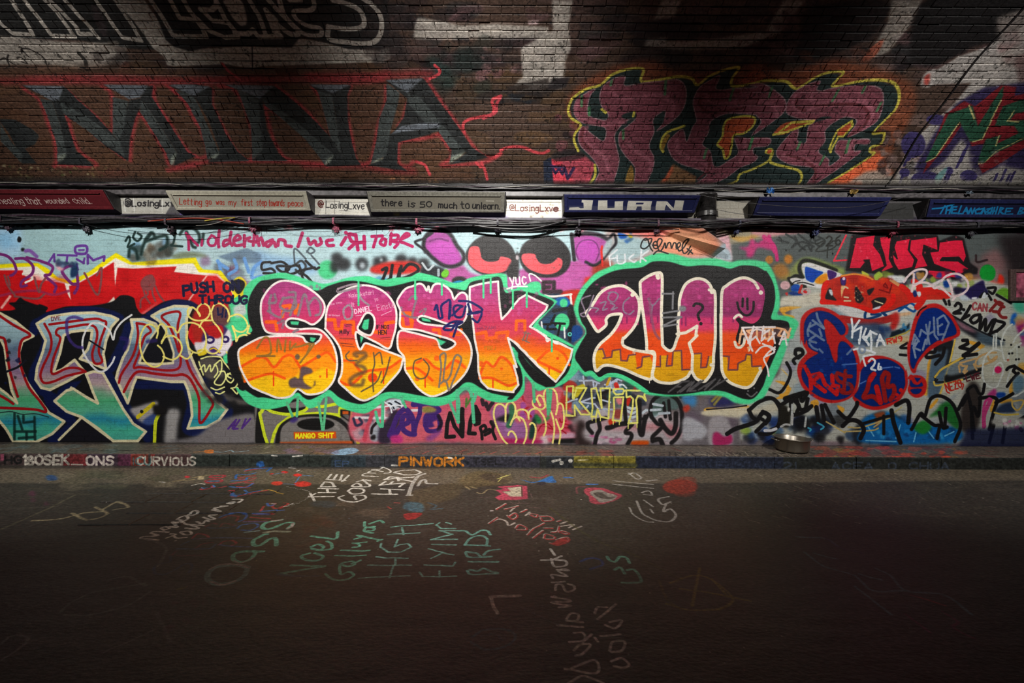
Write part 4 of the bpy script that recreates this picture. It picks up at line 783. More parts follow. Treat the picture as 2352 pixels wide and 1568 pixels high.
def right_end():
    c = W
    c.poly("X: 1830,640 2060,660 2250,640 2420,680 2420,1020 1700,1010 1700,930 1790,860", 'aeb0aa', 6, False)
    c.blobs(1790, 700, 2740, 1000, 90, 10, 34, ['b8b8b0', '9ca4a8', 'c4c2b8', '7c90a0', '8c84a0', '5c6878', 'a8b0b4'], 6, .75, 91)
    c.poly("d: 1100,0 2352,0 2352,700 1500,760 900,1100 600,1000", 'b4b4a8', 8)
    O = 'cca04a'
    for s in ("d: 540,960 620,980 640,700 700,300 780,150 720,220 620,420 600,650", "d: 990,450 1260,290 1650,120 1400,20 1360,60 1560,180 1300,270", "d: 650,1200 780,1060 800,1100 680,1240", "d: 1740,1250 1800,1080 1830,1120 1780,1300", "d: 2080,920 2140,740 2160,900 2130,1000", "c: 100,510 200,600 240,650 180,600", "c: 0,740 180,760 270,860 240,960 100,1020 0,1070 150,960 200,880 120,800", "c: 640,1120 760,1080 780,1180 720,1240", "c: 1120,1180 1250,1240 1200,1320",
              "e: 180,440 600,440 920,400 900,460 600,500 180,520", "e: 1320,110 1600,200 1680,80 1700,120 1600,260 1420,280 1500,220", "e: 2050,360 2150,300 2200,360 2120,440", "a: 80,920 300,880 480,900 300,950 180,1010 330,1060 340,1100 200,1090 130,1020", "d: 790,720 900,560 940,540 880,740", "d: 2250,440 2352,420 2352,620 2280,560", "d: 1930,1110 2120,1060 2130,1110 1950,1150"):
        c.poly(s, O, 1.5)
    # long dark panel, wings of an older piece
    c.poly("d: 640,1060 620,860 660,500 760,120 1080,0 1040,320 960,560 880,820 800,1000", '5a6c7c', 4)
    c.poly("d: 740,120 900,40 1080,20 1000,420 940,460 980,180 820,220", '26282c', 4); c.line("d: 1110,0 1010,440 900,820 830,1000", 4, 'cbb464', 1)
    c.poly("d: 960,620 1300,560 1600,500 1560,580 1200,700 940,770", '1e1e20', 3); c.poly("d: 1000,480 1260,350 1500,340 1500,500 1240,600 980,640", '707a80', 5)
    c.line("d: 740,680 800,600 1000,440 1290,330|760,690 740,810 880,800 1230,720 1570,600|790,720 770,760 900,760", 4, '222326', 1.5); c.line("d: 750,670 860,540 1010,450 1250,320", 5, 'c4ac5c', 1.2); c.line("d: 730,760 760,820 900,800 1240,720", 4.5, 'c8b468', 1.2)
    c.poly("b: 1050,1060 1600,1380 2000,1568 1700,1568 1200,1300", '24262c', 6); c.poly("b: 1500,1380 1800,1400 2000,1568 1600,1568", '50606c', 10); c.poly("b: 1100,1120 1300,1220 1500,1360 1250,1290", '90707c', 6)
    c.line("b: 1050,1050 1400,1250 1700,1400 2000,1500", 4, '202226', 1.5)
    for s in ("d: 1200,580 1180,470 1230,450|1260,580 1300,480 1240,470|1330,560 1280,600 1330,470|1500,540 1450,440 1520,480|1200,420 1480,340|1480,460 1490,380 1560,300 1700,240 1850,230", "d: 1540,480 1800,380 1860,300 1740,380 1700,300"):
        c.line(s, 4.5, 'b89c74', 1.5)
    # white wavy band and blue marks between the red tags
    c.poly("a: 100,760 200,700 520,680 840,640 820,840 640,880 480,900 200,880 90,900", 'c4c0b4', 5); c.poly("a: 1040,870 1300,880 1750,960 2150,820 2352,760 b: 380,860 300,1000 0,1010 a: 1900,1130 1500,1120 1250,1030", 'c8c8c8', 5)
    c.poly("a: 2180,720 2352,680 b: 160,660 250,720 200,800 0,830", 'c4c8d4', 3)
    c.line("b: 30,830 140,770 230,740|40,860 200,800|60,890 260,830", 4, '34445c', 1.5); c.line("a: 1640,980 1620,1060 1660,1120 1900,1040 1740,1030|1930,1000 2000,1050|1960,990 2352,880|1960,1010 2000,1060", 6, '1c4470', 2)
    c.line("b: 0,900 160,880 360,980 400,900 300,830 200,900 100,970", 5, '1c548c', 2); c.poly("b: 100,1020 320,990 300,1040 120,1060", 'c8a888', 4)
    c.line("a: 1200,1110 1500,1160 1750,1180 1950,1140 2100,1100", 16, '9c3230', 2.5); c.poly("a: 2080,1060 2200,990 2240,1120 2160,1300 2060,1300 2100,1160", 'a83430', 5)
    c.poly("a: 1320,1230 1900,1200 2080,1300 2150,1400 1900,1568 1320,1568", '4c5c74', 8); c.blobs(1950, 750, 2060, 790, 24, 4, 12, ['1c3868', '808890', '34405c', '9ca090', '5c7c84'], 4, .8, 92)
    c.poly("a: 2100,1350 2352,1260 b: 300,1180 280,1320 a: 2060,1470", '18242e', 3, False); c.blobs(2062, 742, 2088, 758, 8, 2, 5, ['3c7098', '4c88a8'], 2, .9, 93); c.line("a: 2000,1490 2352,1370 b: 290,1320", 4, 'a49858', 1.5, False)
    c.poly("a: 2000,1500 b: 280,1400 280,1568 a: 1990,1568", 'b8a888', 4, False)
    # blue ear with white edge and black halo; green-yellow glow
    c.line("a: 480,300 430,160 540,80 720,90 950,170 1200,260", 16, '8c9c58', 10, alpha=.8); c.poly("a: 280,200 420,120 450,330 300,400 60,400 240,330", '9aa060', 10, alpha=.7)
    c.line("a: 540,560 490,380 440,200 500,80 620,70 850,140 1100,240", 9, '23241f', 4); c.line("a: 300,380 380,340 490,370|250,390 300,470 310,500", 8, '23241f', 3)
    c.poly("a: 480,180 500,120 620,100 760,140 960,210 1200,310 1180,380 960,420 860,540 760,560 600,520 440,480 330,480 270,400 360,370 480,390 540,370 500,280", 'd2d0d0', 1.5)
    c.poly("a: 545,190 620,190 760,240 870,280 780,360 720,430 680,460 600,430 550,370", '0c4ca4', 1.2); c.line("a: 310,480 370,440 450,425|400,470 520,460 700,510", 2.4, '222224', 1)
    c.oval(185, 510, 90, 78, 'c8a8ac', 1.5, crop='a'); c.poly("a: 310,510 430,500 440,610 300,610", '14509c', 2); c.poly("a: 240,650 330,620 430,640 500,680 330,690", '1c3c7c', 3)
    c.line("a: 480,520 450,600 440,640", 6, 'a83430', 1.5); c.poly("a: 470,650 520,600 580,620 560,660 500,670", 'b83034', 1); c.ring(560, 620, 70, 50, 4, 'b8a8a8', crop='a'); c.poly("a: 720,420 820,330 940,300 940,420 860,480 740,470", 'cc8c24', 3)
    c.poly("a: 950,240 1100,280 1090,360 980,410", '482c6c', 2); c.poly("a: 180,650 230,640 220,700", 'b84040', 2)
    # ANTS
    c.poly("D: 745,870 800,545 1000,520 1180,545 1570,545 1590,600 1730,545 1810,575 1850,720 1870,800 1940,850 1930,900 1860,900 1740,950 1480,930 1060,900", '232022', 2.5, False)
    r = 'c42c4a'
    for s in ("D: 840,570 1015,545 1000,640 1060,720 1100,830 980,880 960,790 920,800 880,850 775,850", "D: 1050,565 1160,555 1150,640 1140,760 1180,840 1080,880 1060,870 1110,820 1090,720 1060,640", "D: 1200,600 1330,575 1310,680 1370,770 1350,840 1220,865 1180,800 1160,700 1210,760 1180,660",
              "D: 1330,590 1570,560 1580,690 1450,640 1440,720 1490,830 1360,855 1390,770 1320,690", "D: 1590,610 1730,590 1800,590 1835,740 1810,800 1770,750 1620,750 1600,775 1760,780 1860,850 1740,935 1600,920 1480,910 1490,860 1720,880 1540,810 1500,700 1580,690"):
        c.poly(s, r, 1, False); c.line(s, 3, '2a1f22', 1, False, True)
    c.poly("D: 905,770 965,765 960,800 925,805", '232022', 1, False); c.poly("D: 1620,750 1770,740 1740,780 1600,780", '232022', 1, False); c.line("D: 1500,840 1720,885", 8, '232022', 1)
    c.poly("D: 1560,880 1700,880 1680,930 1540,935", r, 2)
    c.blobs(1940, 535, 2200, 610, 90, 1, 2.4, ['d45468', 'b82440', 'e07080'], .8, .7, 95)  # specks for the sparkle on the red letters, painted in
    # bits of colour under ANTS, orange-red tag
    c.blobs(2010, 622, 2240, 660, 40, 4, 11, ['c8c8b8', '8c9c4c', '1f1f22', '2c4c94', '5c3c70', 'cc9c50', 'dcdcd8', '3c2c40'], 2.5, .95, 96)
    c.poly("a: 1780,340 1870,260 1940,320 1900,380 1810,420", '9cb054', 2); c.poly("a: 1560,260 1620,270 1700,330 1640,400 1600,400", 'b8bc58', 2); c.poly("a: 1640,400 1740,360 1760,430 1680,490", '3c2460', 2)
    c.poly("a: 2020,350 2150,330 2352,380 b: 210,440 100,470 0,420", 'c8cacc', 3); c.poly("b: 1040,460 1140,440 1150,500 1100,520", 'd0d0d0', 1); c.poly("b: 550,560 860,400 850,450 600,600", 'd4ccd0', 2)
    R = 'c23424'
    c.poly("a: 860,470 960,420 1180,350 1350,310 1560,330 1700,380 1850,420 2000,380 2140,440 2352,520 b: 200,560 280,640 1000,680 940,760 500,780 a: 2250,900 2100,960 1800,1000 1690,950 1300,860 850,830 830,740 870,600", 'b0382c', 2)
    c.blobs(1890, 640, 2060, 700, 26, 5, 14, ['c43828', 'a82c24', 'cc4c2c', '9c302c'], 4, .8, 97)
    c.line("a: 850,810 1150,820 1450,870 1700,960 1820,970 2000,900 2120,800 2130,700|870,760 880,560 940,460", 11, 'c82c24', 1.5)
    for s in ("a: 905,740 960,580 1010,570 1050,700 1110,780 1000,770", "a: 1440,560 1480,540 1560,680 1600,760 1530,830 1460,800 1440,700", "a: 1740,790 1860,730 2000,740 1980,830 1850,920 1770,940 1760,860", "a: 1660,600 1790,560 1700,690", "a: 1180,390 1260,380 1270,500 1200,510"):
        c.poly(s, '28252a', 1.2)
    c.poly("a: 970,590 1030,600 1040,690 1000,680", 'c4c8cc', 1); c.poly("a: 1190,530 1260,520 1230,620 1200,730", 'd4b084', 2); c.line("a: 1240,560 1270,540 1310,560|1250,720 1320,730|1250,790 1360,790", 4, 'c8b89c', 1.2); c.poly("a: 1780,920 1900,880 1880,930 1760,950", 'd0d4dc', 1); c.line("a: 1800,790 1940,840", 3, 'c8c0a0', 1)
    c.poly("a: 1190,390 1280,380 1260,500 1200,500", '4c3474', 2); c.dot("a: 1240,390", 3.5, 'd8c8d8'); c.blobs(1963, 650, 1985, 690, 24, .8, 1.8, ['d8a070', 'c8c0b0'], .8, .9, 98)
    c.line("a: 1200,340 1400,310 1600,330 1760,400", 4, 'd0904c', 1.5); c.line("a: 1990,470 1960,520 2030,560 1990,480|2100,500 2060,650|1880,590 2050,640", 3.4, '7c1c1c', 1)
    c.line("a: 2080,420 2352,590 b: 0,430 150,540 250,650", 5, 'c4946c', 1.5)
    c.line("b: 150,540 270,640 330,760 440,760 500,680|370,440 470,520 480,600 700,600 800,640 990,690|430,900 500,820 550,730", 14, 'c0302a', 1.8)
    c.line("b: 520,690 700,640 950,690", 10, 'b83028', 2); c.poly("b: 350,640 400,600 430,690 380,720", '283468', 2); c.poly("b: 420,640 480,620 500,680 460,720", 'c8ccd0', 1)
    c.poly("b: 1180,560 1340,560 1560,440 1630,440 1640,620 1560,720 1400,760 1300,700", '2c2450', 3); c.poly("b: 1180,700 1280,680 1380,770 1240,780", 'b8c0c8', 3); c.poly("b: 1410,730 1500,720 1490,755 1420,760", 'd4d4d8', 1)
    c.poly("b: 900,440 1000,440 1000,540 920,540", '1c4484', 3); c.poly("b: 1080,560 1180,540 1240,620 1120,680", '28243a', 4)
    w = 'd6c6c8'
    c.line("b: 190,450 260,350 380,250 500,220 590,240 600,310 540,400 440,470 360,500|370,310 360,470 330,620|370,520 470,470 580,460 680,500 740,560 840,540 960,640 1010,690", 5.4, w, 1.2)
    c.line("b: 860,430 960,340 1100,300 1220,330 1320,420 1350,540 1290,630 1180,690 1030,710|980,410 1040,540 1060,670|1110,720 1070,770", 5.4, w, 1.2)
    # hand lettering on the pale wings
    k = '1f1d1f'
    c.line("b: 1110,880 1160,830 1220,870 1200,950 1090,1010 1210,1010|1260,945 1270,950|1390,880 1320,1000 1230,1130|1240,1120 1360,1050|1530,1040 1450,1060 1390,1130 1440,1190 1530,1140 1560,1040|1580,1080 1560,1300 1660,1120 1660,1330 1780,1150 1840,1130|1840,1130 1770,1290 1740,1390|1720,1390 1860,1330|1870,1150 2000,1200 1860,1340", 7, k, 1.2)
    c.line("b: 910,770 950,850|1000,790 1010,860", 6, k, 2); c.line("b: 1700,560 1840,555 1790,660 1720,620|1560,720 1650,640 1720,700 1760,770", 6, k, 1.5); c.line("b: 1640,660 1620,720 1680,700", 6, 'c8ccd0', 1.2)
    c.line("d: 1250,10 1330,10 1340,70 1200,140 1380,180 1540,60|1540,70 1390,200 1260,280|1260,290 1500,260", 8, k, 1.2, False)
    c.line("d: 250,60 130,140 250,150|120,270 230,280", 6, k, 1.5); c.line("d: 760,130 740,220 620,230 590,300 650,320 830,280|920,150 880,300 760,440", 8, k, 2)
    c.text('CAN', "b: 1420,950 1680,970", 16, 4, '8c3840', soft=1.5, alpha=.8); c.line("b: 1740,970 1880,820 1960,840|1830,780 1900,850 1990,900|1800,980 1900,990|1950,900 1900,1000 1950,1080 2030,1090", 7, '7c3030', 1.5)
    c.poly("b: 1840,660 1960,560 2090,600 2080,770 1960,700", '6c9c3c', 3); c.line("b: 1860,680 2000,760 2120,830", 6, '222226', 2)
    c.poly("b: 1560,440 1700,600 1660,640", '28244c', 3)
    # right border: blue, green and magenta patches
    c.poly("b: 2160,800 2352,800 2352,1000 2200,960", '54a890', 8); c.poly("b: 2140,1040 2220,1020 2200,1200 2110,1200", '2864ac', 4); c.poly("b: 2230,1180 2352,1140 2352,1500 2280,1400 2220,1280", '943070', 6); c.blobs(2335, 720, 2420, 790, 18, 5, 14, ['3c64a8', '943478', 'c8a060', '54889c'], 4, .8, 101)
    wl = 'c8ccc8'
    c.line("b: 1940,1568 1980,1400 2060,1270 2140,1210|2160,1540 2220,1430 2352,1310|1800,1568 1810,1420|1850,1568 1855,1380", 4, wl, 1)
    c.line("d: 1940,200 1840,170 1740,220 1650,320 1610,480 1610,640 1650,780 1760,860 1860,850 1930,700 1980,560 1960,440 1900,420 1830,500 1800,620|1800,0 1800,180|1850,0 1850,180|1930,20 1960,200 2000,360 2050,370 2100,220 2300,60|2220,100 2230,400 2160,460 2100,590 2060,700 2050,820|2080,1010 2200,1010 2352,920", 4.2, wl, 1)
    c.dot("d: 1885,540", 8, 'c02c68', 3); c.dot("d: 2065,365", 3, 'b05040', 1); c.dot("d: 2260,885", 5, 'd0689c', 1.5)
    c.poly("d: 1880,130 2352,130 2352,480 2240,480 2060,540 2010,420 2080,260", 'b4b8ac', 10, alpha=.5)
    for x, y in ((2085, 250), (2140, 245), (2210, 355), (2260, 350), (2120, 90), (2260, 130), (2170, 570), (2080, 1460)): c.dot("d: %d,%d" % (x, y), 2.5, '2a2a2c', 1.5)
    c.line("d: 2040,540 2080,500 2180,470|2050,840 2120,740 2250,600|2180,480 2352,580|2200,500 2160,560 2200,600", 7, k, 1.5); c.poly("d: 2150,760 2250,640 2352,700 2340,900 2180,950", '6a8494', 5)
    c.poly("d: 1850,960 2000,950 2010,1020 1880,1050", '204c94', 3); c.poly("d: 1700,980 1830,880 1850,1000 1740,1040", 'a84880', 4)
    for t, s, h, cl in (('LWE', "d: 1320,740 1560,690", 12, '5c2c34'), ('NEZO', "d: 960,930 1240,850", 18, 'a83c34'), ('RW9', "a: 2030,1560 2290,1510", 11, 'b44438')):
        c.text(t, s, h, 3, cl, soft=1)
    c.line("d: 940,840 960,930 1010,960|1100,800 1160,780 1260,800 1240,890", 3, 'a83c34', 1)
    # the blue bubble letters with red edges
    B = '0c2f72'
    c.poly("a: 460,1568 455,1200 510,1040 640,940 820,905 1000,950 1150,1040 1250,1130 1320,1260 1310,1380 1260,1430 1390,1568 c: 1470,200 1530,420 1520,700 1480,880 1400,1010 1250,1100 1050,1140 850,1110 650,1000 500,860 430,700 400,560 430,420 530,290 580,230 510,100 480,0", 'b02c2c', 1)
    c.poly("a: 530,1568 525,1240 570,1100 660,1010 800,970 960,1000 1100,1080 1210,1180 1270,1290 1250,1380 1180,1400 1120,1320 1050,1220 960,1140 900,1120 880,1180 900,1350 940,1568 c: 960,80 1040,330 1090,415 1130,340 1130,200 1150,80 1200,30 1290,60 1400,200 1460,400 1470,650 1440,850 1350,1000 1200,1070 1000,1080 800,1020 650,920 530,780 480,640 500,500 570,380 680,300 780,240 680,190 600,120 570,0", B, 1)
    c.poly("c: 1400,1010 1480,890 1530,800 1540,600 1510,500 1600,330 1760,290 1950,295 2150,360 2290,450 2352,560 d: 230,520 260,700 240,880 120,1080 0,1180 c: 2200,1130 2000,1230 1800,1265 1600,1220 1440,1110", 'b02c2c', 1)
    c.poly("c: 1560,540 1700,420 1850,350 2020,350 2180,420 2310,540 d: 200,640 210,820 130,960 0,1080 c: 2200,1080 2000,1160 1800,1200 1640,1160 1500,1070 1430,1010 1500,900 1530,760", B, 1)
    c.poly("b: 270,1568 320,1300 400,1050 520,900 680,840 820,850 950,930 1060,1050 1140,1180 1200,1320 1180,1420 1040,1490 d: 1080,0 860,80 660,200 520,340 430,480 400,590 330,580 270,400 250,200 260,0", 'b02c2c', 1)
    c.poly("b: 340,1568 380,1360 430,1180 500,1030 600,940 740,915 850,950 960,1040 1060,1150 1130,1300 1120,1390 1000,1440 800,1510 d: 900,-40 760,40 620,140 500,280 420,400 370,520 320,480 300,340 310,150 330,0", B, 1)
    c.line("b: 430,1050 480,960 590,890", 3, '20181c', 1.5)
    for s in ("d: 290,690 360,640 440,640 520,660 590,740 600,860 560,980 460,1040 360,1030 280,960 260,880 290,780",): c.poly(s, 'b02c2c', 1)
    c.poly("d: 360,680 500,690 430,770", B, 1, False); c.poly("d: 310,720 360,790 430,810 500,760 530,830 430,850 310,840", B, 1); c.poly("d: 310,900 400,880 510,890 470,960 390,980 330,950", B, 1)
    c.line("d: 280,690 330,650 430,790 530,700", 5, 'b02c2c', 1)
    r = 'b8282a'
    c.line("c: 540,480 590,580 640,680 650,880|640,650 800,610 840,640 680,740 660,740|680,760 900,930|840,650 900,800 1110,980|1030,640 1040,820 1140,840 1110,980", 10, r, 1.5, False)
    c.line("c: 1370,660 1250,650 1120,600 1110,680 1180,760 1340,800 1390,870 1340,950 1220,950 1180,900|1270,560 1240,940", 9, '8c2626', 2)
    c.line("c: 1780,620 1720,680 1660,900 1600,1040 1760,1020 1900,1130|1830,860 1870,1000|1980,590 1930,700 1960,900 1990,1100|1990,590 2050,640 2030,840 2130,830 2150,960 2080,1080", 11, '942626', 2.5); c.line("c: 1780,620 1720,720|1830,850 1900,1130", 12, r, 2)
    c.dot("c: 2270,910", 5, r); c.dot("c: 2200,990", 4, r); c.blobs(1850, 800, 1960, 910, 30, 2, 5, ['1c5494', '2c68a4', '14407c'], 2, .6, 104)
    g = '8490a4'
    c.line("a: 640,1190 590,1330 600,1420|620,1260 720,1210|600,1310 880,1500|680,1140 880,1290|750,1010 780,1120 880,1280|720,1420 620,1500 740,1540|800,1300 840,1420", 5.5, g, 1.5, alpha=.85); c.line("c: 620,60 680,140 760,180|800,170 860,230|1300,260 1420,140", 5, g, 2, alpha=.8)
    c.line("b: 380,1400 340,1568|380,1400 460,1520|470,1430 500,1310 590,1380|590,1220 650,1568|660,1170 600,1568|650,1380 740,1330|730,1090 740,1400 800,1480|900,1050 790,1120 810,1400 900,1390|800,1260 880,1210|920,1060 1000,1190 920,1400 880,1500", 5, g, 1.3, False, alpha=.9); c.line("d: 400,0 360,140 480,190|360,140 400,320|440,30 380,130|580,0 530,180", 5, g, 1.3, False)
    w = 'd8dce0'
    c.line("a: 1380,1110 1400,1280 1390,1450|1520,1140 1390,1340|1400,1350 1560,1260 1520,1540|1640,1290 1580,1450 1690,1568|1590,1450 1720,1410|1720,1330 1740,1568|1640,1480 1720,1340 1830,1390|1960,1568 1890,1400 1840,1568|1850,1500 1950,1510", 5, w, 1, False)
    c.line("c: 1520,70 1510,0|1690,100 1640,0|1730,200 1740,0|1420,180 1500,160 1620,180 1730,210 1800,240 1760,270 1600,300 1600,370 1630,470|1830,120 1850,20|1980,100 1950,20", 4.6, w, 1); c.line("c: 1690,390 1740,340 1800,380 1780,460 1730,520 1810,550|1870,430 1860,530 1920,520 1900,490", 5, w, 1)
    c.line("c: 1930,510 2120,490|2160,490 2240,510|1210,450 1480,430|1540,790 1640,740", 3, '5c7cb4', 1.5)
    c.ring(1570, 180, 50, 60, 5, '7888a0', 2, .7, crop='c')
    # black tags along the foot at the right
    c.poly("e: 160,560 700,520 1000,480 1480,330 1500,480 900,620 500,600", 'bab6a8', 5); c.poly("e: 180,480 920,430 900,560 160,580", 'c2bba8', 4); c.line("e: 180,470 600,440 900,400", 3, '24222a', 1)
    c.poly("e: 250,280 500,240 700,340 600,400 300,420", '34345c', 8); c.line("e: 280,320 400,200|320,380 480,180", 6, '8c8450', 3)
    c.blobs(1700, 960, 1800, 1015, 30, 6, 14, ['1c2c5c', '2c4474', '8c9cac', '8ca048', '24242c', '34507c'], 5, .9, 106); c.poly("e: 250,640 560,640 640,1100 240,1120", '9c989c', 6); c.poly("e: 300,920 380,880 500,960 620,920 620,1080 320,1120", '9c3464', 4, rough=.2)
    c.blobs(1820, 960, 2080, 1012, 60, 8, 20, ['17181c', '1c2a54', '14508c', '20242c', '1c1c20', '3c5068'], 5, .9, 107)
    c.poly("H: 930,1010 1120,960 1300,1060 1500,1080 1780,1120 1700,1240 920,1240 880,1130", '1c6ca4', 5); c.blobs(1980, 985, 2190, 1014, 30, 3, 10, ['2c88c0', '14507c', '4ca4d0', '1c3c6c'], 3, .8, 108)
    c.line("H: 950,1100 1000,1180|1240,1080 1200,1200|1380,1150 1360,1230|1480,1120 1540,1200|1640,1180 1720,1140|930,1220 1200,1230", 3, '7cb8d8', 1.5)
    c.poly("H: 1360,1100 1450,1040 1520,1100 1460,1160 1400,1150", '2c7c3c', 4); c.poly("H: 1600,900 1680,870 1760,960 1760,1120 1600,1000 1500,1010 1560,950", '2c6c38', 6)
    c.poly("H: 1000,980 1100,960 1080,1040 1010,1110 1020,1020", '8c5034', 4); c.poly("H: 1780,960 1860,700 1960,760 1940,1100 1800,1140", '3c3634', 8)
    c.line("H: 770,1100 900,1100 1160,1010|740,1140 980,1130 1040,1110|570,1050 740,1150", 3.5, 'b8a878', 1.2); c.line("H: 1000,1100 1250,920", 3, 'b0a880', 1)
    k = '1c1b1d'
    for s, w in (("H: 0,840 80,840 150,900 160,1000 130,1100 60,1160 -30,1160", 8), ("H: -60,1140 20,1060 60,1000 0,960", 9), ("e: 550,910 700,820 1050,700 1180,540 1280,560 1300,640 1240,720", 10), ("e: 940,480 1000,600 1050,640|950,480 1130,330 1350,270 1460,370 1510,520 1480,760 1300,860", 9), ("e: 1130,620 1200,660", 8),
                 ("e: 1500,400 1700,300 1840,400 1800,540|1590,270 1780,210 1950,160|1870,200 1900,320 1990,180|1700,270 1720,560 1960,500 2070,410|2000,280 1960,480", 9), ("e: 2160,430 2190,660|2250,400 2300,660", 9), ("H: 215,520 250,600 220,700 150,790 60,760", 7), ("H: 290,440 300,400 350,400 360,440 320,480", 7), ("c: 380,280 370,210 420,180 490,200 500,260 420,300 330,370 360,430", 7),
                 ("H: 200,850 300,830 400,790|300,830 340,940 430,920", 9), ("H: 480,920 500,1040|560,900 640,1060", 9), ("H: 680,960 760,1020 840,920 850,880", 9), ("H: 720,1090 780,1040 860,1050 910,1120 880,1200", 10), ("H: 900,1070 1100,1010 1160,1000|1090,1000 1090,1160", 7), ("H: 1160,950 1180,1060 1240,1240|1200,900 1290,860 1320,920 1310,1060", 10), ("H: 1340,1120 1420,980 1460,1000 1510,850 1600,820 1700,880 1760,1000 1780,1100 1730,1230|1420,990 1540,1080 1590,1090 1570,1200", 8),
                 ("H: 1590,970 1620,1100 1660,1100|1650,930 1640,1080", 8), ("H: 1760,940 1840,810 1880,960 1900,1130", 8), ("H: 1950,840 2060,830 2110,860 2080,960 2040,1120|1960,830 1940,1000 1900,920 1880,1000 1890,1200", 8), ("H: 2100,880 2200,830 2250,800|2080,1080 2040,1240|2180,1100 2160,1240|2352,1010 2290,1060 2330,1130", 8), ("d: 1240,1180 1340,1000 1340,900 1460,830 1540,960 1610,960 1640,800", 7)):
        c.line(s, w, k, 1.8)
    c.poly("c: 130,1160 280,1300 260,1560 120,1560 60,1400", '26241f', 6); c.poly("c: 230,1220 270,1230 260,1290 225,1280", 'c0c0bc', 1); c.line("c: 310,1170 300,1500|540,1560 560,1400", 5, 'b0b4b4', 1.5); c.line("e: 1230,850 1330,850 1430,820", 7, 'c4c4c8', 1.2); c.line("e: 1520,780 1600,740 1680,750|1730,560 1720,740", 5, 'acacac', 1.5)
    c.line("e: 2010,800 2060,830 2040,860|2180,710 2290,780 2240,830", 4, '50a0b8', 1); c.line("H: 2000,1090 1985,1000 2000,880 2040,840", 6, 'b84c84', 2); c.line("d: 1750,1080 1640,1350 1630,1568", 9, 'b44c80', 1.5)
    c.poly("d: 1830,1290 1920,1180 2120,1120 2200,1300 2000,1320 1860,1320", '2e3c54', 5); c.line("d: 2140,1110 2150,1200 2230,1270 2310,1200 2330,1090 2150,1110", 4, 'c0a868', 1.2); c.line("d: 1820,1310 2000,1350 2250,1340", 4, 'c0ac5c', 1.2)
    c.poly("H: 2080,1030 2352,1020 2352,1090 2100,1080", 'a8a8a4', 5); c.blobs(2300, 965, 2352, 985, 12, 3, 7, ['c47ca4', 'b46c98', 'dcdcd8'], 2, .9, 109)
    c.poly("X: 2220,985 2420,980 2420,1040 2200,1030", '1a2040', 8, False, .8)

def band_paint():
    # the strip between the painted wall and the vault: glazed bricks, dark strip and their writing
    c = W
    c.poly("X: -400,400 2760,420 2760,520 -400,500", '5a585a', 3, False)
    c.poly("X: -400,486 2760,502 2760,530 -400,514", '3a3640', 3, False)  # dark purple behind the ledge, shade below the boxes painted in
    c.poly("Q: 1600,215 2400,215 R: 0,480 Q: 1600,475", 'a9a8a2', 1, False); c.poly("R: 1900,240 2352,250 S: 440,270 420,500 0,490 R: 1950,490", 'c9c7c0', 1, False); c.poly("S: 2180,270 T: 770,280 770,545 0,545 S: 2180,530", 'e6e3da', 1, False)
    c.poly("U: 120,300 940,300 960,600 120,600", '9c988e', 1, False); c.poly("V: 300,340 860,330 860,590 300,590", '3c3c3c', 1, False)
    c.blobs(1200, 460, 1292, 500, 30, 1, 4, ['bcb4a4', '8c8478', 'd4ccbc', '6c6258'], 1.5, .8, 111)
    for y in (318, 432): c.line("T: 0,%d 750,%d" % (y, y + 2), 1.1, '6c665c', .8, False)
    k = '2a282a'
    c.text('@LosingLxv', "Q: 1690,372 2352,372", 13, 3, k, soft=1); c.ring(1725, 325, 48, 54, 2.6, k, crop='Q')
    c.line("Q: 1675,240 1690,440|1800,240 1815,450|2195,240 2190,460", 1.6, 'd0d0cc', 1, False)
    c.text('@', "R: 2060,390 2130,390", 15, 2.6, '5c2a26', soft=1); c.text('LosingLxve', "R: 2165,395 S: 330,412", 15, 2, k, soft=1)
    c.line("S: 0,325 380,320|0,432 120,432|R: 2060,320 2352,310|2165,250 2165,480|2285,260 2285,480", .9, '6c6a68', .8, False)
    c.text('@LosingLxv', "T: 60,435 640,440", 14, 1.8, '6a3230', soft=.8); c.text('e', "T: 660,440 720,440", 12, 3.4, '5c2a26')
    c.poly("S: 850,500 2200,500 T: 0,540 S: 2200,560 S: 1250,590 850,560", '6a64a0', 6, alpha=.6); c.line("S: 730,540 800,535", 3, 'b8a840', 1); c.line("R: 200,480 700,490 1500,480", 3, '5c4c80', 3)
    c.poly("R: 230,520 700,530 700,570 300,570", '943428', 3, alpha=.8)
    # dark drips and blotches over the top edge of the painted wall
    for x0, x1, d in ((-400, 110, 14), (40, 180, 12), (180, 620, 3), (620, 1200, 4), (1200, 1500, 5), (1500, 1720, 8), (1720, 2330, 4), (2330, 2740, 16)):
        x = x0
        while x < x1:
            yb = 509 + (x - 0) * .0075
            r = random.uniform(5, 14)
            c.oval(x, yb - 2, r, random.uniform(.3, 1) * d + 2, random.choice(['2c2830', '3a2c34', '28242a', '34303c']), 2, .9)
            x += r * 1.3
    for x, cl in ((574, 'c07480'), (590, 'c47880'), (660, 'c08088'), (765, 'b05064'), (958, 'b04464'), (905, 'c08090'), (1010, 'c88c98'), (1340, 'b8808c'), (1300, 'd89ca0'), (1420, 'b87060'), (2061, 'c05058')):
        c.blobs(x - 12, 515, x + 14, 528, 5, 3, 8, [cl], 3, .8, x)
    for x in (600, 612, 1000, 1010, 1050, 865, 880): c.line("X: %d,522 %d,%d" % (x, x + random.randint(-3, 4), random.randint(532, 548)), 1.2, '6c7078', .8, False)

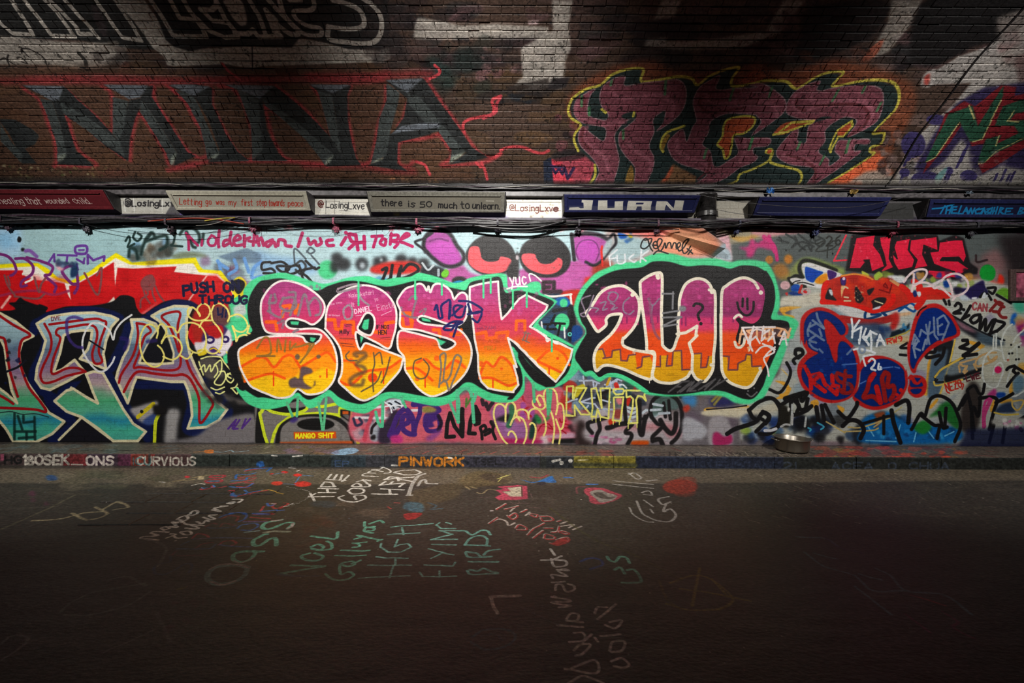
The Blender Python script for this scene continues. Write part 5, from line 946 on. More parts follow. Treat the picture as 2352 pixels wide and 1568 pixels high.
def finish(c, amt=.10, big=.10, seed=0):
    H, Wd = c.h, c.w
    c.a *= (1 + (tile(N_FINE, seed, H + seed, 0, Wd) - .5) * amt * 1.3 + (tile(N_BIG, seed, H + seed, 0, Wd) - .5) * big)[..., None]
    st = tile(N_STREAK, 0, H, 0, Wd)
    c.a *= (1 - .10 * np.clip((st - .62) * 6, 0, 1))[..., None]
    np.clip(c.a, 0.012, 1, out=c.a)

wall_ground(); creature(); red_flash(); left_letters(); bottom_strip(); behind_right(); right_end()
between(); big_letters(); two_up()
def over_letters():
    c = W
    c.text('ON', "A: 2020,1055 2150,1045", 21, 6, '1a1c40', jit=.2); c.text('THROUG', "A: 1800,1165 2230,1160", 17, 5.5, '1a1c40', jit=.25)
    for s, l in (("F: 270,880 320,1000", 0), ("F: 370,830 360,1000", 0), ("F: 555,880 590,1120", 0), ("F: 625,840 600,1120", 0), ("F: 1300,830 1340,920", 0)):
        c.line(s, 6, '68b48c', 1, False)
    c.line("g: 780,190 770,620|650,360 690,540 740,620|1110,90 1150,200|1980,170 2060,360 2140,540|2120,20 2150,200 2130,540", 7, '64b894', 1.2, False)
    c.line("h: 0,130 20,700|40,130 110,100 190,100 240,160 270,300 300,700|340,180 300,320", 8, '64b894', 1.4); c.line("h: 1370,0 1390,330|1630,120 1640,560|1690,130 1660,500", 7, '64b48c', 1.2)
    c.line("h: 170,280 160,420|240,280 180,380", 5, '5c7c44', 2)
    c.line("C: 1180,595 1240,580 1225,630 1180,670 1145,655 1160,600 1200,580 1230,660 1250,690|1250,640 1290,635 1280,605 1255,625 1265,665 1300,660 1335,600 1310,580 1290,620 1310,690 1340,670 1360,620 1370,665 1390,620 1410,620 1420,665 1440,620 1460,625 1465,670 1500,640 1490,615 1470,640 1490,690 1530,660 1555,610 1535,600 1515,660 1530,710 1560,700 1590,650|1560,670 1610,715|1570,720 1600,680", 3, '2a2a2a', 1); c.line("C: 1260,720 1300,690 1390,715", 3, '2a2a2a', 1)
    for s in ("C: 860,740 870,820|860,740 930,680|860,770 920,750", "C: 930,730 940,800 1000,790 1000,720", "C: 1080,720 1040,760 1080,790 1100,780", "C: 1150,680 1140,790|1210,690 1150,740 1190,780"):
        c.line(s, 4, 'd4d8dc', 1.4, rough=.3)
    c.line("C: 795,650 790,700 800,820", 5, 'c83c38', 2, rough=.3)
over_letters(); band_paint()
_l = W.a.mean(2, keepdims=True)
W.a = np.clip(_l + (W.a - _l) * 1.14, .02, 1) ** 1.18      # fresh spray paint is strong in colour
finish(W)

# ------------------------------------------------------------------ the paint on the vault
for _k, _x, _y in (('i', 1290, 140), ('j', 1700, 140), ('k', 0, 0), ('l', 450, 0), ('m', 0, 150), ('n', 700, 150), ('o', 600, 1060), ('p', 1050, 1060), ('q', 300, 1060)):
    CROP[_k] = (_x, _y, 2352 / 450)
V = Canvas(-8.8, 8.8, -.03, 3.0, 230, map_vault, '4a3a32')

def vault_paint():
    c = V
    # old grimy brick with rubbed-off layers
    rg = random.Random(3)
    for x0, y0, x1, y1, n, cols, lo, hi in ((-100, -40, 2460, 160, 160, ['3a2f2c', '2c2628', '4c3c38', '2a2a2c', '54423e', '33282a'], 14, 50), (880, 0, 2400, 160, 90, ['2a2224', '4a3634', '1f1c1e', '5c4446', '302a2c'], 10, 34),
                                            (880, 150, 1340, 430, 40, ['5a4430', '4c3a2a', '624a34', '3f3226'], 16, 44), (-60, 140, 900, 430, 60, ['54402e', '4a3828', '5c3430', '443022'], 16, 46), (1900, 60, 2400, 420, 60, ['4c3c38', '6a5652', '3a2e2c', '7c6864', '2c2626'], 10, 30)):
        for _ in range(n):
            r = rg.uniform(lo, hi); x = rg.uniform(x0, x1); y = rg.uniform(y0, y1)
            t = np.linspace(0, 6.283, 8, endpoint=False)
            q = np.stack([x + r * 1.3 * np.cos(t) * np.array([rg.uniform(.6, 1.3) for _ in t]), y + r * .6 * np.sin(t) * np.array([rg.uniform(.6, 1.2) for _ in t])], 1)
            c.poly(q, rg.choice(cols), 5, True, rg.uniform(.4, .9), rg.choice([0, .3, .45]))
    w = 'aaa49c'
    # large faint white letters of an older coat, centre and right
    c.poly("X: 952,60 960,40 1060,58 1140,55 1260,62 1262,88 1100,88 1000,90 950,88", w, 3, False, .9, .15); c.poly("X: 1268,0 1316,0 1306,60 1312,110 1296,150 1290,190 1240,206 1190,210 1180,200 1200,170 1196,110 1230,92 1270,70", w, 3, False, .9, .2)
    c.poly("X: 1230,160 1300,150 1292,205 1220,206", w, 4, False, .7, .3); c.poly("X: 1200,172 1150,162 1140,172 1150,178 1200,180", '4c3826', 3, False)
    c.poly("X: 1212,48 1238,46 1236,56 1214,57", 'b09898', 2, False)
    c.poly("X: 1520,0 1566,0 1540,60 1530,95 1640,90 1700,80 1760,70 1800,0 1850,0 1790,76 1700,112 1560,114 1480,106 1490,80", w, 5, False, .75, .25)
    c.poly("X: 2046,0 2120,0 2090,60 2040,120 1990,140 2010,100 2040,50", w, 4, False, .75, .15); c.poly("X: 2030,90 2010,130 1980,140 2000,110", 'b85c44', 4, alpha=.8)
    c.poly("X: 1440,60 1560,40 1600,70 1480,90", '2a2224', 6); c.poly("X: 1860,20 2040,0 2000,80 1900,130 1820,140 1840,90", '1f1b1c', 8, alpha=.9); c.poly("X: 2130,0 2352,-20 2400,60 2230,110 2150,150 2090,130", '191718', 10)
    c.poly("X: 2352,60 2480,0 2560,300 2480,430 2050,424 2090,330 2190,240 2230,190 2130,196 2120,180 2200,130 2260,110", 'aaa6a2', 4, False, .9, .12); c.poly("X: 2290,40 2420,0 2420,130 2300,160", '9c928c', 8, False, .7, .3)
    c.blobs(2300, 80, 2352, 150, 14, 8, 18, ['8c6c6c', '6c5654', '7c7472'], 5, .6, 201, .3)
    c.poly("X: 2330,130 2420,100 2420,180 2340,190", '6c5452', 6, False, .7, .3)
    c.poly("X: 2126,168 2150,160 2140,198 2114,196", 'b8b2ae', 4); c.poly("X: 2124,176 2136,170 2132,194 2122,192", 'b45048', 4)
    c.blobs(1820, 110, 1990, 200, 20, 8, 20, ['5c3428', '6c4034', '3c2a28', '2c2424'], 4, .7, 202, .3)
    c.blobs(1760, 0, 1830, 130, 16, 8, 20, ['3c3032', '6a5252', '543e40'], 4, .6, 204, .3); c.blobs(980, 100, 1110, 210, 30, 10, 24, ['20302e', '283836', '1c2422', '2c3c3a'], 8, .55, 205); c.blobs(1100, 110, 1180, 180, 16, 4, 12, ['7c5c5c', '6c4a4c', '886868'], 2, .7, 206, .45)
    c.poly("X: 1100,215 1180,195 1260,180 1264,196 1240,240 1160,236 1090,228", '2c2624', 4, False, .8); c.poly("X: 1270,180 1310,176 1300,200 1250,214", '2a2628', 3, False)
    c.blobs(1130, 200, 1270, 235, 20, 6, 18, ['1f1e20', '4c3c2c', '322a26', '20242a'], 2, .9, 207, .1, .5)
    c.blobs(1280, 240, 1330, 400, 26, 6, 16, ['6c4048', '8c4c58', '3c2a2c', '2a2224', '7c5c5c'], 2, .8, 208, .3)
    c.poly("X: 1262,366 1300,360 1330,356 1370,376 1390,432 1256,432", 'ee4a5e', 3, False, .95, .05); c.poly("X: 1290,372 1360,360 1380,420 1330,424", 'a04a58', 4, True, .8, .35); c.poly("X: 1248,370 1266,360 1272,432 1250,432", '232a3c', 2, False); c.poly("X: 1270,352 1330,346 1340,362 1280,370", '2a2628', 3, alpha=.8)
    c.line("X: 1266,380 1276,398 1284,386 1292,400 1296,384|1268,382 1290,384", 6, '38284c', 1.5, False); c.line("X: 1296,385 1304,410 1318,386", 7, '38284c', 2, False)
    # black and white block letters, top left
    c.poly("X: -200,-60 300,-60 336,40 360,80 420,96 440,116 300,112 180,92 40,88 -200,70", '242424', 2, False)
    c.poly("X: -200,66 30,84 100,92 150,96 250,98 268,116 270,140 262,150 220,160 190,158 120,150 70,148 -200,150", '9a948c', 3, False, .9, .12); c.blobs(200, 100, 280, 150, 20, 6, 16, ['4c4440', '7c746c', '3a3432', '8c8680'], 2, .7, 211, .4)
    c.poly("X: 264,0 332,0 352,30 372,60 392,100 420,112 470,112 560,106 660,108 680,88 740,96 800,112 870,116 894,110 898,134 880,142 760,146 600,152 580,158 520,148 400,152 384,150 376,130 350,110 330,80 300,40", 'a09a92', 2.5, False, 1, .06)
    c.poly("X: 332,-40 880,-60 896,40 892,90 880,112 800,112 740,96 690,84 670,110 560,106 480,108 440,118 400,108 380,90 360,40", '232324', 2, False)
    c.blobs(840, 0, 950, 150, 24, 12, 30, ['302a2a', '3a302e', '2a2628'], 6, .8, 213, .2)
    ol = 'a29c94'
    c.line("k: -40,230 30,300 150,400 390,420 350,330 120,-20|290,0 450,200 620,430 890,440 690,160 540,0|620,20 730,130 910,320 950,410 1090,410|780,0 900,140 1040,290 1180,450|1140,0 1240,130 1380,340 1470,450 1690,490 1600,320 1380,0", 10, ol, 1.5, False)
    c.line("k: 1810,0 1930,180 2080,430 2352,440|2040,0 2160,220 2352,240|2200,0 2300,160 2352,220", 11, ol, 1.5, False)
    c.line("l: 0,230 80,340 120,440 0,440|60,110 190,120 250,60 240,0|60,110 200,250 360,270|20,230 160,370 350,450 500,440 470,380 350,230 260,40", 11, ol, 1.5, False)
    c.poly("l: 330,0 530,0 600,170 610,270 580,310 520,300 430,200", ol, 2); c.line("l: 470,400 620,410 690,360 750,440 1020,440|640,0 760,200 840,420|840,120 940,380 1020,430", 11, ol, 1.5, False)
    c.poly("l: 820,100 880,130 1000,270 1000,440 930,330", ol, 2); c.line("l: 870,0 1000,140 1200,340|990,310 1140,410 1230,380 1060,180 1000,0", 12, ol, 1.5)
    c.line("l: 1120,0 1260,0|1410,0 1420,70 1370,120 1180,140 1220,240 1350,310 1490,340 1500,420 1400,430 1290,400 1190,320", 10, ol, 1.5)
    c.line("l: 1640,0 1800,40 1960,120 2020,250 1980,330 1800,350 1590,320|1590,320 1600,470 1830,510 2060,520 2180,470 2230,330 2210,180 2120,60 2000,-20", 11, ol, 1.5)
    c.poly("k: 1100,60 1200,120 1280,360 1260,440 1150,300", '3c3234', 4, alpha=.8)
    c.line("k: 260,640 260,590 320,580 420,620 520,690 560,780 640,940|260,600 340,680|0,720 60,700 110,790 40,840|100,660 90,720 200,790|200,700 250,690 330,760 260,740", 3, '2a2624', 1.5)
    c.line("l: 675,560 680,850", 2.5, '2c2c34', 1, False); c.line("k: 950,640 1020,720 1040,800 1080,830", 8, '2a2826', 2); c.poly("k: 700,790 900,840 1000,780 1060,820 1340,780 1420,760 1400,860 1000,900", '24211f', 5)
    # MINA: dark chiselled capitals with red glow
    c.poly("X: -200,160 300,150 400,165 600,160 880,158 950,165 980,190 960,250 1080,370 1090,420 -200,420", '5a3c2c', 10, False, .6)
    R = '8c3034'
    for s in ("m: 0,190 700,180 1240,200|1200,170 1900,200 2352,220|2352,1190 2100,1220", "l: 0,980 500,960 900,980|1380,930 2000,960 2300,880", "n: 40,140 900,160|0,1200 600,1200 1000,1260 1300,1270", "X: 60,186 200,180 420,186 600,182 760,180 880,176 940,170 990,168"):
        c.line(s, 16, R, 14, alpha=.7)
    RL = 'a83a40'
    gl = ["m: 280,280 480,430 580,700 660,920 680,1150 650,1220", "m: 780,280 1000,480 1180,640 1340,790 1340,360 1230,260", "m: 800,600 900,930 1000,1070 1150,1200 700,1200", "m: 790,600 1000,720 1240,920 1480,1110", "m: 1650,560 1580,850 1560,1140|1660,560 1830,800 1980,1050 2020,1190", "m: 1840,260 1820,400 1980,600 2130,850 2280,1050 2352,1090|2040,260 2200,400 2352,700",
          "I: 1030,580 1040,660 1110,800 1220,980 1330,1060 1400,1040 1370,920 1300,760 1200,640 1130,580", "I: 1430,600 1430,700 1500,850 1580,1000 1670,1080 1710,1040 1700,900 1650,720 1570,600 1480,580", "I: 1790,720 1830,900 1900,1040 1960,1080|1800,720 2000,860 2180,1040 2200,1120|1130,1150 1400,1090 1700,1085 1960,1090 2200,1110", "I: 1870,590 2060,740 2240,960|2110,590 2180,700 2240,920", "n: 550,250 490,400 520,650 570,900 610,1120 700,1190 800,1120 850,900 890,700 970,450 980,260", "n: 1230,470 1180,650 1130,740 1280,720 1440,680 1350,560 1240,470", "n: 1620,830 1400,880 1150,920 1120,1050 1140,1180 1240,1210 1300,1160|1620,830 1700,950 1770,1040 1740,1130 1640,1200 1900,1190 2200,1150 2352,1060", "n: 1450,150 1560,320 1700,520 1900,800 2100,1060 2230,1110"]
    for s in gl: c.line(s, 8, RL, 8, alpha=.85)
    K, D_, S = '2b2e2f', '434949', '626870'
    for s in ("m: 0,640 180,650 400,780 470,850 420,950 300,1000 350,1060 440,1180 260,1180 200,1000 100,800 0,680", "m: 260,240 480,260 780,260 940,420 1180,640 1400,880 1550,420 1680,400 1740,260 1840,240 1820,370 2000,660 2250,1040 2352,1090 2080,1210 2120,1040 1960,780 1720,440 1620,640 1560,880 1540,1150 1280,980 960,700 760,560 840,800 920,1030 1130,1210 680,1190 780,1060 720,700 620,420",
              "I: 1130,575 1320,570 1430,590 1430,700 1520,900 1600,1020 1680,1085 1400,1095 1480,1010 1400,800 1310,650", "I: 1510,575 1850,580 1990,690 2160,850 2290,1030 2250,680 2100,580 2340,575 2349,1110 2200,1120 2250,1040 1960,800 1770,680 1800,880 1880,1040 1940,1085 1700,1085 1770,1000 1740,760 1640,600", "n: 60,230 560,240 490,400 510,640 570,950 620,1120 680,1195 250,1215 340,1080 0,760 0,560 330,880 430,1060 400,700 330,400 190,340", "n: 970,180 1430,160 1600,420 1800,680 2000,980 2200,1110 1740,1190 1940,1050 1600,790 1300,870 1120,920 1110,1180 1240,1270 760,1200 940,1120 1000,860 1080,780 1190,620 1230,400"):
        c.poly(s, K, 2, False)
    for s in ("m: 0,680 120,900 280,1080 250,1170 150,1060 0,900", "m: 480,400 620,420 720,700 800,1060 690,1160 680,950 580,640", "m: 720,440 960,560 1240,760 1440,920 1500,1100 1200,900 760,580", "m: 1350,380 1540,430 1480,780 1420,900 1350,820", "m: 1690,420 1740,460 1960,780 2130,1060 2050,1200 2010,1080 1840,800 1680,560", "m: 2100,290 2340,380 2352,560 2200,400",
              "I: 1210,600 1310,650 1400,850 1480,1030 1400,1080 1350,860", "I: 1600,600 1740,670 1770,900 1770,1010 1700,1080 1690,850", "I: 1770,660 1960,790 2250,1040 2190,1110 2060,940 1790,710", "I: 2140,610 2240,640 2290,1030 2230,930", "n: 190,330 320,370 400,780 435,1060 340,880 280,620", "n: 0,770 350,1080 240,1200 180,1040 0,860", "n: 980,210 1140,330 1120,460 1030,780 980,1080 790,1190 860,900 890,650 980,420", "n: 1230,330 1380,380 1640,700 1930,1040 1740,1180 1760,1020 1610,800 1440,680 1250,470"):
        c.poly(s, D_, 2, False)
    for s in ("m: 280,240 770,250 700,420 620,420", "m: 1240,230 1780,240 1680,390 1550,410", "m: 2050,230 2352,235 2352,370 2280,350", "I: 1140,575 1420,580 1310,640", "I: 1520,570 1850,580 1750,665", "I: 2090,575 2340,575 2240,625", "n: 70,230 550,235 340,330", "n: 975,175 1420,155 1230,330", "n: 1020,840 1160,730 1420,690 1640,690 1600,760 1300,810"):
        c.poly(s, S, 2, False)
    c.poly("n: 1020,830 1160,800 1600,750 1500,830 1120,920 1010,930", K, 2, False)
    for s in ("m: 700,1080 800,1060 760,1130 690,1160", "m: 2060,1100 2120,1040 2080,1190 2040,1190", "n: 260,1130 350,1070 290,1180 240,1200", "n: 790,1180 860,1130 950,1110 920,1140", "n: 1760,1100 1930,1040 1850,1110 1740,1170", "I: 1410,1060 1480,1030 1450,1070"):
        c.poly(s, '8c9488', 3, False)
    c.line("n: 1560,0 1620,60 1600,110 1500,160|2352,370 2250,420 2270,520 2240,590 2100,620 1950,660 1900,720 1920,820|2352,1060 2250,1120|2120,1170 2160,1250 2190,1370|1340,1160 1440,1200 1500,1310|2060,1170 2110,1220", 7, 'c2454c', 2.5)
    c.line("X: 1150,345 1170,338 1200,338 1225,348 1245,352 1260,346", 7, 'c2454c', 3); c.line("X: 1150,222 1140,240 1138,258 1110,272", 7, 'b0404a', 3); c.line("l: 320,770 400,860 540,970", 7, 'a83a40', 4)
    c.blobs(0, 380, 260, 416, 70, 1.2, 4, ['8c7c50', 'a09468', '4c5a30', 'c0b890', '3c3420'], 1.2, .7, 221); c.blobs(900, 410, 1010, 428, 10, 3, 9, ['a87040', '9c6848', 'b88058'], 2, .8, 222)
    # maroon wild-style piece with yellow edge on an orange glow
    c.poly("X: 1300,240 1340,190 1420,150 1500,140 1560,165 1680,160 1740,140 1800,165 1900,140 1990,150 2090,190 2100,250 2060,330 2040,360 1960,432 1540,432 1700,300 1600,200 1360,230 1330,300", '8c4a30', 12, True, .75, .1)
    c.poly("X: 1700,432 1766,378 1800,396 1840,410 1840,436", 'f07444', 3, False); c.poly("X: 1880,432 1960,380 2020,350 2050,400 1980,436", 'ea7048', 8, False); c.poly("j: 1280,1470 1500,1330 1700,1300 1850,1400 1800,1480", 'a8a096', 8, False, .9, .1)
    c.blobs(1720, 400, 1830, 432, 16, 6, 14, ['b87858', 'cc6c48', '986850'], 3, .6, 223, 0, .4); c.poly("i: 1170,1460 1300,1240 1500,1330 1620,1400 1600,1480", '7c5c40', 4, alpha=.9); c.poly("i: 1200,1450 1290,1260 1340,1300 1260,1440", 'b4583c', 4)
    c.poly("j: 0,260 120,130 250,110 260,250", '9c4a34', 5, alpha=.8); c.blobs(2000, 190, 2090, 250, 10, 8, 16, ['7c4634', '8c4c38', '5c382c'], 5, .8, 225); c.blobs(2020, 300, 2120, 420, 40, 5, 14, ['3c3030', '8c7470', '2a2424', '6c5654', 'a08c88'], 2, .75, 226, .2)
    T = '273434'
    c.poly("i: 100,570 140,440 240,350 300,330 480,270 600,170 800,100 960,90 950,220 1000,270 1200,230 1450,200 1600,250 1640,310 1760,200 1950,110 2130,80 2050,210 2060,300 2200,310 j: 280,270 420,250 560,260 680,340 900,200 1060,150 1200,150 1100,310 1450,250 1700,240 1850,290 1920,420 1850,600 1620,860 1720,880 1660,1020 1560,1060 1560,1110 1600,1130 1060,1470 900,1500 i: 2200,1470 1900,1500 1780,1490 1600,1470 1620,1390 1340,1230 1240,1400 1130,1480 600,1490 330,1480 410,1250 230,1080 170,950 180,860 250,780 130,680", T, 3, False)
    yl = 'c4b84c'
    c.line("i: 330,1480 400,1380 400,1250|200,1080 150,960 160,870 230,770 110,680 80,580 140,440 290,340 460,290 600,170 800,100 980,100 950,220 1000,250 1200,220 1400,190 1560,210 1630,290 1760,190 1950,110 2130,80 2050,200 2060,300 2352,260 j: 280,240 420,240 560,250 680,330 900,200 1060,140 1240,140 1110,300 1450,240 1700,230 1850,270 1910,400 1860,580 1600,860 1730,870 1680,1000 1570,1030 1560,1090 1600,1120 1300,1320 1060,1460|700,1480 740,1400 690,1310 420,1240 360,1200 370,1120 310,1090 350,1060 390,1090 340,1200 150,1300 0,1360 i: 2100,1440 1950,1500", 6, yl, 2)
    M, P, D = '7c4450', 'a0606e', '642e34'
    for s in ("i: 150,600 180,470 300,380 400,340 340,420 310,560 330,660 520,710 560,640 480,540 460,400 520,280 660,200 760,190 760,300 1000,260 1200,240 1400,230 1490,330 1480,520 1380,680 1150,840 1220,740 1240,600 1100,700 1110,850 1050,1020 1110,1170 1080,1330 1000,1480 880,1480 880,1280 760,1130 690,1000 700,860 820,760 880,700 760,730 640,880 660,1040 690,1200 640,1400 600,1480 400,1480 450,1330 380,1180 230,1020 200,900 250,790 330,850 500,960 520,800 300,760 190,700",
              "i: 1580,480 1650,330 1800,220 1900,180 1850,320 1900,350 2060,330 2352,320 j: 100,290 280,280 450,380 550,500 500,640 150,890 250,740 200,660 i: 2300,640 2000,630 1840,690 1780,740 1760,860 1690,1000 1780,1080 1840,1270 2000,1200 2120,1100 2080,920 2230,930 j: 90,930 350,930 330,1020 170,1040 160,1110 210,1150 150,1220 0,1280 i: 1980,1400 1770,1480 1600,1480 1740,1350 1400,1220 1290,1080 1290,960 1450,820 1500,970 1570,800 1620,720 1600,620",
              "j: 560,620 580,480 700,340 950,240 920,340 980,360 1100,330 1450,290 1660,320 1720,420 1690,620 1600,760 1300,910 1380,780 1390,700 1240,680 1030,820 1020,960 940,1090 1060,1180 1070,1260 1200,1160 1140,1080 1180,960 1300,950 1540,940 1530,1000 1390,1000 1370,1080 1430,1110 900,1480 790,1490 900,1300 600,1240 450,1150 460,1040 640,840 700,830 690,960 790,980 820,790 900,720 700,690"):
        c.poly(s, M, 2); c.line(s, 2.4, 'b08890', 1.5, closed=True, alpha=.7)
    for s in ("i: 190,480 160,600 260,700 480,760 760,740", "i: 600,360 700,440 960,430 1150,410 1280,450 1340,540 1330,660", "i: 1740,400 1800,490 2000,510 2300,480", "j: 0,500 300,500 440,560 430,660", "j: 660,420 650,540 760,600 1100,500 1400,480 1540,520 1590,640 1500,800", "j: 860,380 860,470 1000,510 1200,480 1400,470 1560,560", "i: 300,800 260,950 380,1050 520,1170 560,1300", "i: 800,980 900,1080 1060,1200 1070,1320", "i: 1380,950 1400,1080 1560,1180 1720,1220 1760,1300", "j: 520,1130 740,1180 900,1260", "i: 2200,960 2200,1100 2140,1200", "j: 1360,960 1300,1080 1250,1160"):
        c.line(s, 9, P, 5, alpha=.75)
    for s in ("i: 220,420 280,460 260,560", "i: 260,800 250,960 350,1060", "i: 1660,450 1680,560 1800,620 2200,560", "j: 680,440 680,540 780,600", "j: 900,540 1200,520 1450,540 1540,650 1480,780 1300,900", "j: 560,1130 760,1190 900,1300 880,1460", "i: 1780,1120 1760,1300 1640,1420"):
        c.line(s, 6, D, 3, alpha=.8)
    for s in ("j: 830,820 950,680 1100,680 900,740", "i: 740,640 880,610 880,700 740,690"): c.poly(s, T, 2)
    c.poly("i: 1940,800 2000,700 2200,660 2320,680 2300,780 2200,860 2070,900 2040,1060 2010,1140 1960,1180 1930,1060 1860,1000 1920,920", 'b05030', 2); c.line("i: 1940,790 2000,700 2200,660 2320,690 2290,790 2180,870 2070,890 2040,1020 2010,1140 1960,1170 1930,1060 1870,1000 1930,900 1940,790", 5, yl, 1.5)
    c.poly("j: 1170,830 1340,720 1340,800 1240,900 1170,910", 'b05030', 1.5, False); c.line("j: 1340,720 1350,780 1240,910 1180,910 1100,1050 1090,1100 1070,1050 1170,830 1330,725", 5, yl, 1.5, False)
    c.poly("j: 400,880 550,740 880,720 640,830 540,880", 'b05030', 2); c.line("j: 400,885 540,860 860,740 880,720 620,740 480,850", 6, yl, 1.5, False); c.poly("i: 760,1470 820,1260 860,1300 860,1470", '8c6a34', 2); c.line("i: 1220,1090 1190,1020 1250,870 1470,780", 6, yl, 2)
    c.poly("i: 1220,1080 1200,1000 1260,880 1300,900 1250,1000", '8c6c30', 2); c.line("i: 480,580 530,620|860,660 870,620", 6, yl, 1.5); c.dot("j: 350,1085", 5, 'b85030')
    for s in ("j: 380,320 350,430", "j: 1180,350 1110,480", "j: 1500,310 1470,380", "j: 150,920 110,1060", "j: 1310,950 1270,1100", "j: 720,980 680,1060", "j: 1010,1140 960,1240", "j: 1690,500 1640,600", "i: 1250,240 1240,400", "i: 2060,340 2020,470", "i: 740,830 740,930", "i: 2290,920 2250,1060", "i: 1740,1060 1710,1160", "i: 240,420 240,540", "i: 330,560 330,650", "i: 600,240 590,290"):
        c.line(s, 6, '4c8458', 2.5, alpha=.85)
    # green letters with red shade and violet splashes, right edge
    vi, gr, rd = '3c3462', '28523e', '7c2028'
    c.poly("X: 2100,386 2170,270 2200,236 2260,200 2310,196 2420,180 2420,400 2352,390 2300,380 2250,404 2230,380 2226,340 2208,318 2170,370 2118,404", '342c50', 6, False)
    for x, y, rx, ry in ((2127, 415, 36, 22), (2078, 396, 12, 10), (2098, 332, 28, 30), (2180, 392, 9, 9), (2150, 275, 22, 12), (2208, 430, 11, 8), (2225, 404, 20, 14)): c.oval(x, y, rx, ry, vi, 1.5)
    for s, l in (("X: 2090,350 2100,340", 26), ("X: 2225,330 2216,344", 40), ("X: 2178,395 2184,396", 22), ("X: 2250,420 2290,400 2310,390 2330,395 2320,400", 26), ("X: 2075,400", 14)): c.drips(s, l, l + 6, 6, vi, dx=-.45)
    c.poly("X: 2120,400 2172,262 2215,232 2240,244 2300,196 2335,200 2330,220 2420,200 2420,250 2352,300 2420,310 2420,350 2352,340 2290,380 2256,398 2248,380 2260,330 2232,336 2212,284 2180,330", rd, 2, False)
    c.poly("X: 2124,374 2180,262 2234,242 2246,290 2306,196 2304,220 2256,320 2228,326 2204,280 2148,362", gr, 1.5, False); c.poly("X: 2352,228 2420,210 2420,240 2330,262 2318,278 2420,272 2420,310 2352,322 2290,350 2256,376 2246,370 2264,320 2300,310 2290,330 2340,306 2330,290 2284,288 2304,244", gr, 1.5, False)
    c.line("X: 2204,282 2148,362 2128,372|2300,230 2256,320 2234,326|2226,242 2238,274|2352,318 2290,346 2260,374 2248,376|2294,312 2288,334|2330,254 2314,278 2340,280", 3.4, 'b0a870', 1, False)
    c.poly("X: 2150,404 2175,384 2170,400 2150,430", '6c9494', 3); c.blobs(2190, 330, 2330, 430, 20, 4, 9, ['a89c98', '8c8480', 'b8a8a8'], 2, .4, 228, .3)
    c.poly("X: 1980,412 2050,410 2480,420 2480,440 1980,434", '8c8880', 3, False, .8, .2); c.poly("X: -200,404 2480,424 2480,446 -200,430", '2c2826', 4, False, .75)
vault_paint(); finish(V, .18, .22, 300)
# pits and crumbs of old brick
_m = np.clip((tile(N_FINE, 40, V.h + 40, 9, V.w + 9) * .5 + tile(N_MID, 0, V.h, 0, V.w) * .5 - .63) * 12, 0, 1)
V.a *= (1 - .55 * _m)[..., None]

# ------------------------------------------------------------------ the paint on road, kerb and footway
G = Canvas(-8.8, 8.8, 1.2, 6.26, 240, map_road, '38342f')
CROP['r'] = (0, 1010, 4.704)

